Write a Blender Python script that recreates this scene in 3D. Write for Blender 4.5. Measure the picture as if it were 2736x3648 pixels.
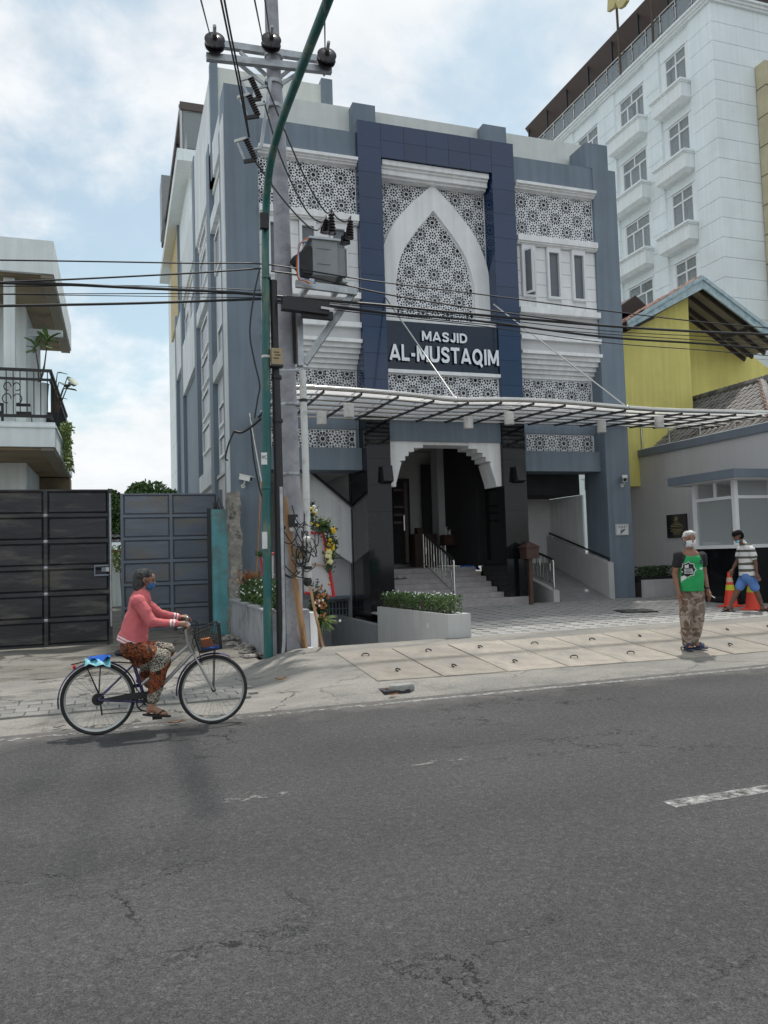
import bpy, bmesh, math, random
import numpy as np
from mathutils import Vector, Matrix, geometry, noise
random.seed(7); rng=np.random.default_rng(7)
for o in list(bpy.data.objects): bpy.data.objects.remove(o)
scene=bpy.context.scene; col=scene.collection
R=math.radians
# ---------------------------------------------------------------- camera
PW,PH,FPX=2736.0,3648.0,2770.0           # photograph size and focal length in its pixels
YAW,PITCH,ROLL=R(18.85),R(3.17),R(-1.765)
CAM=Vector((0,0,1.65))
cf=Vector((math.sin(YAW)*math.cos(PITCH),math.cos(YAW)*math.cos(PITCH),math.sin(PITCH)))
cr0=Vector((math.cos(YAW),-math.sin(YAW),0)); cu0=cr0.cross(cf)
cr=math.cos(ROLL)*cr0+math.sin(ROLL)*cu0; cu=-math.sin(ROLL)*cr0+math.cos(ROLL)*cu0
cd=bpy.data.cameras.new('camera'); cam=bpy.data.objects.new('camera',cd); col.objects.link(cam)
cd.sensor_fit='VERTICAL'; cd.sensor_height=24; cd.lens=24*FPX/PH; cd.clip_start=.05; cd.clip_end=5000
m=Matrix((cr,cu,-cf)).transposed().to_4x4(); m.translation=CAM; cam.matrix_world=m
scene.camera=cam
# ---------------------------------------------------------------- sky, sun, exposure
SUN_EL,SUN_AZ=R(70),R(37)                # azimuth measured from +Y (behind the mosque) towards +X
w=bpy.data.worlds.new('World'); scene.world=w; w.use_nodes=True
nt=w.node_tree; N=nt.nodes; L=nt.links; N.clear()
out=N.new('ShaderNodeOutputWorld'); bg=N.new('ShaderNodeBackground'); L.new(bg.outputs[0],out.inputs[0])
sky=N.new('ShaderNodeTexSky'); sky.sky_type='NISHITA'; sky.sun_disc=False; sky.sun_elevation=SUN_EL; sky.sun_rotation=SUN_AZ
sky.air_density=1.0; sky.dust_density=1.6; sky.ozone_density=1.6
bg.inputs[1].default_value=.125
tc=N.new('ShaderNodeTexCoord'); sep=N.new('ShaderNodeSeparateXYZ'); L.new(tc.outputs['Generated'],sep.inputs[0])
def wm(op,a,b=None,c=None):
    n=N.new('ShaderNodeMath'); n.operation=op
    for i,v in enumerate((a,b,c)):
        if v is None: continue
        if isinstance(v,(int,float)): n.inputs[i].default_value=v
        else: L.new(v,n.inputs[i])
    return n.outputs[0]
zz=wm('ADD',wm('MAXIMUM',sep.outputs[2],0.0),.42)
cb=N.new('ShaderNodeCombineXYZ'); L.new(wm('DIVIDE',sep.outputs[0],zz),cb.inputs[0]); L.new(wm('DIVIDE',sep.outputs[1],zz),cb.inputs[1])
cb.inputs[2].default_value=10.1
def wnoise(scale,detail,rough,dist=0):
    n=N.new('ShaderNodeTexNoise'); n.inputs['Scale'].default_value=scale; n.inputs['Detail'].default_value=detail
    n.inputs['Roughness'].default_value=rough; n.inputs['Distortion'].default_value=dist; L.new(cb.outputs[0],n.inputs['Vector']); return n.outputs['Fac']
n1=wnoise(1.9,10,.55,.25); n2=wnoise(6.0,8,.6,.2)
cov=wm('ADD',wm('MULTIPLY',n1,.8),wm('MULTIPLY',n2,.2))
mr=N.new('ShaderNodeMapRange'); mr.interpolation_type='SMOOTHSTEP'; L.new(cov,mr.inputs[0])
mr.inputs[1].default_value=.42; mr.inputs[2].default_value=.56; mr.inputs[3].default_value=.30; mr.inputs[4].default_value=1.0
shade=N.new('ShaderNodeMapRange'); L.new(n2,shade.inputs[0]); shade.inputs[1].default_value=.3; shade.inputs[2].default_value=.68; shade.inputs[3].default_value=.91; shade.inputs[4].default_value=1.06
CL=7.9
cc=N.new('ShaderNodeMix'); cc.data_type='RGBA'; cc.blend_type='MULTIPLY'; cc.inputs[0].default_value=1
cc.inputs[6].default_value=(CL*.955,CL*.985,CL*1.01,1); L.new(shade.outputs[0],cc.inputs[7])
mx=N.new('ShaderNodeMix'); mx.data_type='RGBA'; L.new(mr.outputs[0],mx.inputs[0]); tint=N.new('ShaderNodeMix'); tint.data_type='RGBA'; tint.blend_type='MULTIPLY'; tint.inputs[0].default_value=1; tint.inputs[7].default_value=(1.18,1.36,1.16,1); L.new(sky.outputs[0],tint.inputs[6]); L.new(tint.outputs[2],mx.inputs[6]); L.new(cc.outputs[2],mx.inputs[7])
L.new(mx.outputs[2],bg.inputs[0])
ld=bpy.data.lights.new('sun','SUN'); ld.energy=3.3; ld.angle=R(2.0); ld.color=(1,.96,.9)
sun=bpy.data.objects.new('sun',ld); col.objects.link(sun)
sd=Vector((math.sin(SUN_AZ)*math.cos(SUN_EL),math.cos(SUN_AZ)*math.cos(SUN_EL),math.sin(SUN_EL)))
sun.rotation_euler=sd.to_track_quat('Z','Y').to_euler(); sun.location=sd*40
vs=scene.view_settings; vs.view_transform='Standard'; vs.look='None'; vs.exposure=0.0; vs.gamma=1; vs.use_curve_mapping=False
scene.render.resolution_x=768; scene.render.resolution_y=1024
# ---------------------------------------------------------------- pixel -> place (the distance comes from the surface named)
def ray(x,y): return cf+cr*((x-PW/2)/FPX)-cu*((y-PH/2)/FPX)
def fy(x,y,Y): d=ray(x,y); return CAM+d*(Y/d.y)
def fx(x,y,X): d=ray(x,y); return CAM+d*(X/d.x)
def gz(x,y,z=0): d=ray(x,y); return CAM+d*((z-CAM.z)/d.z)
# ---------------------------------------------------------------- mesh helpers
class MB:
    def __init__(s): s.v=[]; s.f=[]; s.mi=[]; s.sm=[]; s.cm=0
    def add(s,v,f,smooth=False):
        b=len(s.v); s.v+= [tuple(p) for p in v]; s.f+=[tuple(b+i for i in q) for q in f]; s.mi+=[s.cm]*len(f); s.sm+=[smooth]*len(f); return s
    def box(s,x0,x1,y0,y1,z0,z1):
        if x0>x1:x0,x1=x1,x0
        if y0>y1:y0,y1=y1,y0
        if z0>z1:z0,z1=z1,z0
        return s.add([(x0,y0,z0),(x1,y0,z0),(x1,y1,z0),(x0,y1,z0),(x0,y0,z1),(x1,y0,z1),(x1,y1,z1),(x0,y1,z1)],
            [(0,3,2,1),(4,5,6,7),(0,1,5,4),(1,2,6,5),(2,3,7,6),(3,0,4,7)])
    def obox(s,c,ax,ay,az,hx,hy,hz):   # oriented box: centre, unit axes, half sizes
        c=Vector(c); ax,ay,az=Vector(ax)*hx,Vector(ay)*hy,Vector(az)*hz
        return s.add([c+ax*i+ay*j+az*k for k in(-1,1) for i,j in((-1,-1),(1,-1),(1,1),(-1,1))],
            [(0,3,2,1),(4,5,6,7),(0,1,5,4),(1,2,6,5),(2,3,7,6),(3,0,4,7)])
    def bbox(s,x0,x1,y0,y1,z0,z1,b=.01):  # box with chamfered top edges
        s.add([(x0,y0,z0),(x1,y0,z0),(x1,y1,z0),(x0,y1,z0),(x0,y0,z1-b),(x1,y0,z1-b),(x1,y1,z1-b),(x0,y1,z1-b),
               (x0+b,y0+b,z1),(x1-b,y0+b,z1),(x1-b,y1-b,z1),(x0+b,y1-b,z1)],
            [(0,3,2,1),(0,1,5,4),(1,2,6,5),(2,3,7,6),(3,0,4,7),(4,5,9,8),(5,6,10,9),(6,7,11,10),(7,4,8,11),(8,9,10,11)]); return s
    def bar(s,p,q,w,h=None,up=(0,0,1)):   # rectangular bar from p to q
        p,q=Vector(p),Vector(q); d=(q-p); l=d.length; d=d/l; a=d.cross(Vector(up))
        if a.length<1e-4: a=d.cross(Vector((1,0,0)))
        a.normalize(); b=a.cross(d); return s.obox((p+q)/2,d,a,b,l/2,w/2,(h or w)/2)
    def tube(s,pts,r,n=8,caps=True,smooth=True):
        pts=[Vector(p) for p in pts]; k=len(pts); rs=list(r) if hasattr(r,'__len__') else [r]*k
        t0=(pts[1]-pts[0]).normalized(); a=t0.orthogonal().normalized(); V=[]; Fs=[]
        for i in range(k):
            t=(pts[min(i+1,k-1)]-pts[max(i-1,0)])
            t=t.normalized() if t.length>1e-9 else t0
            a=(a-t*a.dot(t)); a=a.normalized() if a.length>1e-6 else t.orthogonal().normalized(); b=t.cross(a)
            for j in range(n): th=2*math.pi*j/n; V.append(pts[i]+(a*math.cos(th)+b*math.sin(th))*rs[i])
        for i in range(k-1):
            for j in range(n): Fs.append((i*n+j,i*n+(j+1)%n,(i+1)*n+(j+1)%n,(i+1)*n+j))
        s.add(V,Fs,smooth)
        if caps: s.add(V[:n],[tuple(range(n-1,-1,-1))]); s.add(V[-n:],[tuple(range(n))])
        return s
    def lathe(s,prof,o=(0,0,0),ax=(0,0,1),n=12,smooth=True):  # prof: (radius, height)
        o=Vector(o); az=Vector(ax).normalized(); a=az.orthogonal().normalized(); b=az.cross(a); V=[];Fs=[]
        for r,h in prof:
            for j in range(n): th=2*math.pi*j/n; V.append(o+az*h+(a*math.cos(th)+b*math.sin(th))*r)
        for i in range(len(prof)-1):
            for j in range(n): Fs.append((i*n+j,i*n+(j+1)%n,(i+1)*n+(j+1)%n,(i+1)*n+j))
        Fs.append(tuple(range(n-1,-1,-1))); Fs.append(tuple(range((len(prof)-1)*n,len(prof)*n)))
        return s.add(V,Fs,smooth)
    def prism(s,poly,fn,t0,t1):  # poly: 2-D points (counter-clockwise), fn(u,v,t)->3-D
        n=len(poly); V=[fn(u,v,t0) for u,v in poly]+[fn(u,v,t1) for u,v in poly]
        return s.add(V,[tuple(range(n-1,-1,-1)),tuple(range(n,2*n))]+[(i,(i+1)%n,n+(i+1)%n,n+i) for i in range(n)])
    def sphere(s,c,r,nu=10,nv=7,sc=(1,1,1)):
        c=Vector(c); V=[];Fs=[]
        for i in range(nv+1):
            ph=math.pi*i/nv
            for j in range(nu): th=2*math.pi*j/nu; V.append(c+Vector((math.sin(ph)*math.cos(th)*r*sc[0],math.sin(ph)*math.sin(th)*r*sc[1],math.cos(ph)*r*sc[2])))
        for i in range(nv):
            for j in range(nu): Fs.append((i*nu+j,(i+1)*nu+j,(i+1)*nu+(j+1)%nu,i*nu+(j+1)%nu))
        return s.add(V,Fs,True)
    def quad(s,a,b,c,d): return s.add([a,b,c,d],[(0,1,2,3)])
    def cap(s,p,q,r0,r1,n=10,flat=1.0,fa=None):  # tapered capsule (for bodies)
        p,q=Vector(p),Vector(q); d=(q-p); l=d.length; t=d/l if l>1e-6 else Vector((0,0,1))
        if fa is not None: a=(Vector(fa)-t*Vector(fa).dot(t)).normalized()
        else: a=t.orthogonal().normalized()
        b=t.cross(a); V=[];Fs=[]; rings=[]
        for i in range(5): ph=math.pi/2*i/4; rings.append((p-t*r0*math.cos(ph),max(r0*math.sin(ph),r0*.02)))
        for i in range(5): ph=math.pi/2*(1-i/4); rings.append((q+t*r1*math.cos(ph),max(r1*math.sin(ph),r1*.02)))
        for c,r in rings:
            for j in range(n): th=2*math.pi*j/n; V.append(c+(a*math.cos(th)*flat+b*math.sin(th))*r)
        k=len(rings)
        for i in range(k-1):
            for j in range(n): Fs.append((i*n+j,i*n+(j+1)%n,(i+1)*n+(j+1)%n,(i+1)*n+j))
        Fs.append(tuple(range(n-1,-1,-1))); Fs.append(tuple(range((k-1)*n,k*n)))
        return s.add(V,Fs,True)
    def mesh(s,name,mats):
        me=bpy.data.meshes.new(name); me.from_pydata(s.v,[],s.f)
        for mm in (mats if isinstance(mats,(list,tuple)) else [mats]): me.materials.append(mm)
        me.polygons.foreach_set('use_smooth',s.sm); me.polygons.foreach_set('material_index',s.mi); me.update()
        if any(s.sm):
            try: me.set_sharp_from_angle(angle=R(42))
            except Exception: pass
        return me
    def build(s,name,mats,parent=None): return link(name,s.mesh(name,mats),parent)
def link(name,data,parent=None):
    o=bpy.data.objects.new(name,data); col.objects.link(o)
    if parent is not None: o.parent=parent
    return o
def tag(o,label=None,cat=None,group=None,kind=None):
    if label: o['label']=label
    if cat: o['category']=cat
    if group: o['group']=group
    if kind: o['kind']=kind
    return o
def thing(name,label,cat,group=None): return tag(link(name,None),label,cat,group)
def seat(root):   # put the Empty at the base of its thing (children keep their place)
    bpy.context.view_layer.update()
    pts=[c.matrix_world@Vector(b) for c in root.children_recursive if c.type=='MESH' for b in c.bound_box]
    if not pts: return root
    lo=Vector((min(p.x for p in pts),min(p.y for p in pts),min(p.z for p in pts))); hi=Vector((max(p.x for p in pts),max(p.y for p in pts),0))
    c=Vector(((lo.x+hi.x)/2,(lo.y+hi.y)/2,lo.z))-root.location
    root.location=root.location+c
    for ch in root.children: ch.matrix_parent_inverse=Matrix.Translation(-root.location)
    return root
def struct(o): o['kind']='structure'; return o
def copytree(o,parent=None):
    c=o.copy(); col.objects.link(c); c.parent=parent
    if parent is not None: c.matrix_parent_inverse=o.matrix_parent_inverse.copy()
    for ch in o.children: copytree(ch,c)
    return c
def lerp(a,b,t): return a+(b-a)*t
def smooth_path(pts,n=6):
    pts=[Vector(p) for p in pts]; o=[]
    for i in range(len(pts)-1):
        p0,p1,p2,p3=pts[max(i-1,0)],pts[i],pts[i+1],pts[min(i+2,len(pts)-1)]
        for k in range(n):
            t=k/n; o.append(.5*((2*p1)+(p2-p0)*t+(2*p0-5*p1+4*p2-p3)*t*t+(3*p1-p0-3*p2+p3)*t**3))
    return o+[pts[-1]]
# ---------------------------------------------------------------- materials
MATS={}
def NT(m): return m.node_tree.nodes,m.node_tree.links
def mat(name,c,rough=.6,metal=0,var=.12,scale=3.0,bump=0,bscale=None,spec=.5,streak=0,dirt=None,dirt_amt=0,dirt_scale=1.2,rand=0,coat=0,stretch=(1,1,1),space='Object'):
    m=bpy.data.materials.new(name); m.use_nodes=True; n,l=NT(m); b=n['Principled BSDF']
    b.inputs['Roughness'].default_value=rough; b.inputs['Metallic'].default_value=metal; b.inputs['Specular IOR Level'].default_value=spec
    b.inputs['Coat Weight'].default_value=coat
    tc=n.new('ShaderNodeTexCoord'); mp=n.new('ShaderNodeMapping'); mp.inputs['Scale'].default_value=stretch; l.new(tc.outputs[space],mp.inputs[0])
    def noi(s,d=6,r=.6):
        t=n.new('ShaderNodeTexNoise'); t.inputs['Scale'].default_value=s; t.inputs['Detail'].default_value=d; t.inputs['Roughness'].default_value=r; l.new(mp.outputs[0],t.inputs[0]); return t.outputs['Fac']
    def mul(a,fac_sock,lo,hi):
        r=n.new('ShaderNodeMapRange'); l.new(fac_sock,r.inputs[0]); r.inputs[1].default_value=.3; r.inputs[2].default_value=.7; r.inputs[3].default_value=lo; r.inputs[4].default_value=hi
        x=n.new('ShaderNodeMix'); x.data_type='RGBA'; x.blend_type='MULTIPLY'; x.inputs[0].default_value=1; l.new(a,x.inputs[6]); l.new(r.outputs[0],x.inputs[7]); return x.outputs[2]
    rgb=n.new('ShaderNodeRGB'); rgb.outputs[0].default_value=(*c,1); cur=rgb.outputs[0]
    if var: cur=mul(cur,noi(scale),1-var,1+var)
    if rand:
        oi=n.new('ShaderNodeObjectInfo'); r=n.new('ShaderNodeMapRange'); l.new(oi.outputs['Random'],r.inputs[0]); r.inputs[3].default_value=1-rand; r.inputs[4].default_value=1+rand
        x=n.new('ShaderNodeMix'); x.data_type='RGBA'; x.blend_type='MULTIPLY'; x.inputs[0].default_value=1; l.new(cur,x.inputs[6]); l.new(r.outputs[0],x.inputs[7]); cur=x.outputs[2]
    if dirt is not None:
        r=n.new('ShaderNodeMapRange'); r.interpolation_type='SMOOTHSTEP'; l.new(noi(dirt_scale,8,.65),r.inputs[0]); r.inputs[1].default_value=.48; r.inputs[2].default_value=.68; r.inputs[4].default_value=dirt_amt
        x=n.new('ShaderNodeMix'); x.data_type='RGBA'; l.new(r.outputs[0],x.inputs[0]); l.new(cur,x.inputs[6]); x.inputs[7].default_value=(*dirt,1); cur=x.outputs[2]
    if streak:
        mp2=n.new('ShaderNodeMapping'); mp2.inputs['Scale'].default_value=(7,7,.35); l.new(tc.outputs[space],mp2.inputs[0])
        t=n.new('ShaderNodeTexNoise'); t.inputs['Scale'].default_value=1; t.inputs['Detail'].default_value=6; l.new(mp2.outputs[0],t.inputs[0]); cur=mul(cur,t.outputs['Fac'],1-streak,1+streak*.3)
    l.new(cur,b.inputs['Base Color'])
    if bump:
        bp=n.new('ShaderNodeBump'); bp.inputs['Strength'].default_value=1; bp.inputs['Distance'].default_value=bump; l.new(noi(bscale or scale*8,8),bp.inputs['Height']); l.new(bp.outputs[0],b.inputs['Normal'])
    MATS[name]=m; return m
def glassmat(name,c=(.9,.95,.95),alpha=.25,rough=.05):
    m=bpy.data.materials.new(name); m.use_nodes=True; n,l=NT(m); b=n['Principled BSDF']
    b.inputs['Base Color'].default_value=(*c,1); b.inputs['Roughness'].default_value=rough; b.inputs['Alpha'].default_value=alpha; b.inputs['Specular IOR Level'].default_value=.6
    return m
def ramp(n,l,src,stops,const=False):
    r=n.new('ShaderNodeValToRGB'); l.new(src,r.inputs[0]); e=r.color_ramp
    if const: e.interpolation='CONSTANT'
    while len(e.elements)<len(stops): e.elements.new(.5)
    for el,(p,c) in zip(e.elements,stops): el.position=p; el.color=(*c,1)
    return r.outputs[0]
# walls and paint
M_grey=mat('facade_blue_grey',(.180,.225,.272),.65,var=.09,scale=1.2,streak=.16,bump=.002,bscale=30)
M_white=mat('facade_white',(.87,.875,.875),.6,var=.05,scale=2,streak=.13)
M_lat=mat('lattice_white',(.84,.85,.87),.55,var=.03)
M_ltgrey=mat('plaster_light_grey',(.58,.58,.585),.7,var=.06,scale=2.5,bump=.003,bscale=18)
M_cream=mat('parapet_cream',(.66,.68,.64),.7,var=.06,streak=.08)
M_side=mat('side_wall_pale_grey',(.70,.73,.745),.7,var=.10,scale=.8,streak=.22,bump=.004,bscale=12)
M_navy=mat('navy_granite',(.006,.031,.092),.10,var=.15,scale=6,spec=.6,rand=.10,stretch=(.4,.4,4))
M_navyd=mat('sign_granite',(.010,.019,.040),.14,var=.15,scale=6,spec=.5,rand=.1)
M_black=mat('black_granite',(.007,.008,.010),.07,var=.2,scale=8,spec=.33,rand=.12)
M_porch=mat('porch_wall',(.58,.57,.565),.75,var=.05)
M_step=mat('step_terrazzo',(.34,.315,.315),.55,var=.16,scale=7,bump=.002,bscale=60)
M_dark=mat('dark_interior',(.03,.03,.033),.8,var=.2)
M_wood=mat('dark_wood',(.055,.022,.016),.4,var=.35,scale=5,stretch=(6,6,.6))
M_steel=mat('stainless_steel',(.50,.49,.47),.22,metal=1,var=.05,scale=9)
M_galv=mat('galvanised_steel',(.42,.44,.46),.45,metal=.75,var=.2,scale=7,dirt=(.25,.24,.22),dirt_amt=.5,dirt_scale=5)
M_conc=mat('pole_concrete',(.38,.38,.41),.85,var=.2,scale=4,bump=.006,bscale=25,dirt=(.25,.25,.275),dirt_amt=.7,dirt_scale=5,streak=.1)
M_green=mat('lamp_pole_green',(.011,.105,.10),.4,var=.2,scale=6,dirt=(.22,.24,.16),dirt_amt=.55,dirt_scale=3.2,stretch=(1,1,.35))
M_blackm=mat('black_metal',(.018,.018,.02),.5,var=.3,scale=5)
M_rubber=mat('black_rubber',(.014,.014,.015),.65,var=.2)
M_pvc=mat('white_pvc',(.66,.66,.64),.45,var=.06,scale=4,dirt=(.3,.3,.3),dirt_amt=.5,dirt_scale=6)
M_porc=mat('insulator_porcelain',(.022,.016,.02),.18,var=.2)
M_trafo=mat('transformer_grey',(.25,.265,.275),.45,var=.12,scale=5)
M_bamboo=mat('bamboo',(.42,.24,.12),.55,var=.25,scale=5,stretch=(3,3,.5))
M_wire=mat('cable_black',(.012,.012,.014),.55,var=.1)
M_hotel=mat('hotel_white',(.80,.87,.89),.7,var=.05,scale=.4,streak=.07,dirt=(.66,.71,.71),dirt_amt=.4,dirt_scale=.5)
M_hotelb=mat('hotel_trim',(.82,.87,.88),.7,var=.05,streak=.10)
M_brown=mat('brown_awning',(.10,.075,.07),.55,var=.08)
M_beige=mat('beige_stone',(.50,.45,.30),.7,var=.15,scale=1.5)
M_curtain=mat('curtain_grey',(.30,.33,.35),.85,var=.2,scale=9,stretch=(1,3,.2))
M_room=mat('room_dark',(.075,.08,.09),.7,var=.2)
M_backing=mat('screen_shade',(.12,.125,.14),.8,var=.2)  # dark sheets behind the screens, colour standing in for shade in the holes
M_glass=mat('window_glass',(.05,.06,.065),.05,var=0,spec=.8)
M_frost=mat('frosted_glass',(.13,.145,.16),.25,var=.1,scale=3)
M_fr=mat('window_frame_white',(.78,.79,.81),.45,var=.02)
M_yellow=mat('yellow_wall',(.71,.63,.19),.75,var=.06,scale=1.4,streak=.10,dirt=(.56,.48,.15),dirt_amt=.45,dirt_scale=1)
M_barge=mat('peeling_blue_board',(.42,.53,.56),.75,var=.15,scale=5,dirt=(.20,.33,.40),dirt_amt=.9,dirt_scale=6)
M_tile=mat('roof_tile_grey',(.15,.145,.14),.8,var=.3,scale=6,rand=.35,dirt=(.30,.27,.24),dirt_amt=.7,dirt_scale=4,bump=.004,bscale=40)
M_tiler=mat('roof_tile_red',(.22,.10,.07),.8,var=.3,scale=6,rand=.3,dirt=(.08,.06,.05),dirt_amt=.7,dirt_scale=4,bump=.004,bscale=40)
M_rafter=mat('rafter_wood',(.05,.04,.037),.75,var=.3)
M_soffit=mat('soffit_board',(.27,.24,.19),.8,var=.15,scale=1.5,dirt=(.15,.12,.09),dirt_amt=.5,dirt_scale=1.5)
M_annex=mat('annex_grey',(.50,.495,.50),.75,var=.05,scale=1.2,streak=.05,bump=.002)
M_annexd=mat('annex_dark_band',(.16,.19,.235),.6,var=.08)
M_gateb=mat('gate_black_paint',(.022,.023,.027),.42,var=.35,scale=2.2,dirt=(.10,.09,.078),dirt_amt=.75,dirt_scale=2.4,rand=.2,stretch=(.5,1,2),bump=.012,bscale=3.5)
M_gateg=mat('gate_grey_paint',(.15,.17,.205),.42,var=.18,scale=2,dirt=(.21,.175,.125),dirt_amt=.75,dirt_scale=1.3,rand=.14,stretch=(.5,1,2.2),bump=.010,bscale=3.5)
M_gategf=mat('gate_grey_frame',(.18,.205,.25),.5,var=.1)
M_turq=mat('turquoise_wall',(.15,.42,.46),.75,var=.15,scale=2.5,dirt=(.20,.22,.20),dirt_amt=.8,dirt_scale=1.5,streak=.2,bump=.006,bscale=12)
M_ruin=mat('broken_masonry',(.30,.28,.25),.95,var=.3,scale=7,bump=.04,bscale=14,dirt=(.05,.045,.04),dirt_amt=.9,dirt_scale=5)
M_lwall=mat('left_house_white',(.80,.86,.86),.7,var=.08,scale=1.3,streak=.12)
M_lsoff=mat('left_house_soffit',(.27,.21,.135),.8,var=.2,scale=1.2,dirt=(.12,.09,.06),dirt_amt=.7,dirt_scale=.9)
M_planter=mat('planter_grey',(.50,.50,.49),.75,var=.07,scale=2,streak=.07,bump=.002)
M_oldpl=mat('planter_weathered',(.36,.37,.39),.85,var=.16,scale=2.5,dirt=(.20,.20,.21),dirt_amt=.9,dirt_scale=2.2,bump=.006,bscale=20,streak=.15)
M_soil=mat('soil',(.035,.027,.02),.95,var=.4,scale=12,bump=.02,bscale=20)
def leafmat(name,c,c2):
    m=bpy.data.materials.new(name); m.use_nodes=True; n,l=NT(m); b=n['Principled BSDF']; b.inputs['Roughness'].default_value=.5
    tc=n.new('ShaderNodeTexCoord'); t=n.new('ShaderNodeTexNoise'); t.inputs['Scale'].default_value=9; t.inputs['Detail'].default_value=4; l.new(tc.outputs['Object'],t.inputs[0])
    l.new(ramp(n,l,t.outputs['Fac'],[(.35,c),(.65,c2)]),b.inputs['Base Color']); return m
M_leaf=leafmat('hedge_leaf',(.035,.085,.02),(.09,.16,.035)); M_leafd=leafmat('dark_leaf',(.02,.05,.02),(.05,.10,.03))
M_leafy=leafmat('light_leaf',(.12,.20,.05),(.24,.30,.09)); M_leafo=leafmat('orange_leaf',(.28,.09,.03),(.38,.18,.06)); M_fig=leafmat('fig_leaf',(.05,.12,.03),(.16,.24,.08))
M_petalw=mat('white_petal',(.75,.75,.72),.6,var=.05); M_petaly=mat('yellow_petal',(.75,.48,.03),.6,var=.15,scale=20); M_petalc=mat('cream_bloom',(.66,.60,.30),.6,var=.1)
M_bark=mat('bark',(.10,.075,.055),.9,var=.3,scale=8)
M_red=mat('red_satin',(.55,.02,.03),.5,var=.15); M_board=mat('board_white',(.55,.53,.55),.7,var=.06)
M_paper=mat('paper_white',(.75,.75,.73),.7,var=.05); M_ink=mat('ink_navy',(.02,.03,.09),.6,var=0); M_gold=mat('gold_print',(.30,.24,.08),.5,var=.1)
M_orange=mat('cone_orange',(.75,.055,.025),.5,var=.08); M_refl=mat('cone_yellow',(.62,.62,.03),.5,var=.05); M_reflw=mat('cone_pale_band',(.60,.42,.34),.5,var=.05)
M_copper=mat('copper_paint',(.075,.036,.028),.4,var=.2,scale=5); M_box=mat('tan_box',(.38,.29,.17),.6,var=.1); M_camw=mat('camera_white',(.72,.72,.70),.4,var=.03)
M_blue=mat('blue_cloth',(.012,.12,.55),.7,var=.1,scale=10); M_cyan=mat('cyan_bag',(.12,.42,.48),.5,var=.2,scale=10); M_orgpap=mat('orange_paper',(.75,.22,.07),.7,var=.06)
M_goldcl=mat('gold_mosaic',(.52,.40,.16),.6,var=.5,scale=14); M_letter=mat('letter_silver',(.78,.80,.84),.3,metal=.25,var=.06,scale=2); M_lside=mat('letter_edge_black',(.01,.01,.012),.4,var=0)
M_clear=glassmat('clear_glass',(.45,.5,.5),.30,.04); M_rail=glassmat('rail_glass',(.35,.40,.42),.45,.08)
M_leafdry=mat('dry_leaf',(.36,.17,.07),.8,var=.3,scale=20)

def translucent(name,c,a):
    m=bpy.data.materials.new(name); m.use_nodes=True; n,l=NT(m); b=n['Principled BSDF']; o=n['Material Output']
    t=n.new('ShaderNodeBsdfTranslucent'); t.inputs[0].default_value=(*c,1); x=n.new('ShaderNodeBsdfTransparent'); m1=n.new('ShaderNodeMixShader'); m1.inputs[0].default_value=a; l.new(x.outputs[0],m1.inputs[1]); l.new(t.outputs[0],m1.inputs[2])
    b.inputs['Base Color'].default_value=(*c,1); b.inputs['Roughness'].default_value=.15; m2=n.new('ShaderNodeMixShader'); m2.inputs[0].default_value=.10; l.new(m1.outputs[0],m2.inputs[1]); l.new(b.outputs[0],m2.inputs[2]); l.new(m2.outputs[0],o.inputs[0]); return m
M_canopyglass=translucent('canopy_glass',(.90,.89,.88),.34)
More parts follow.
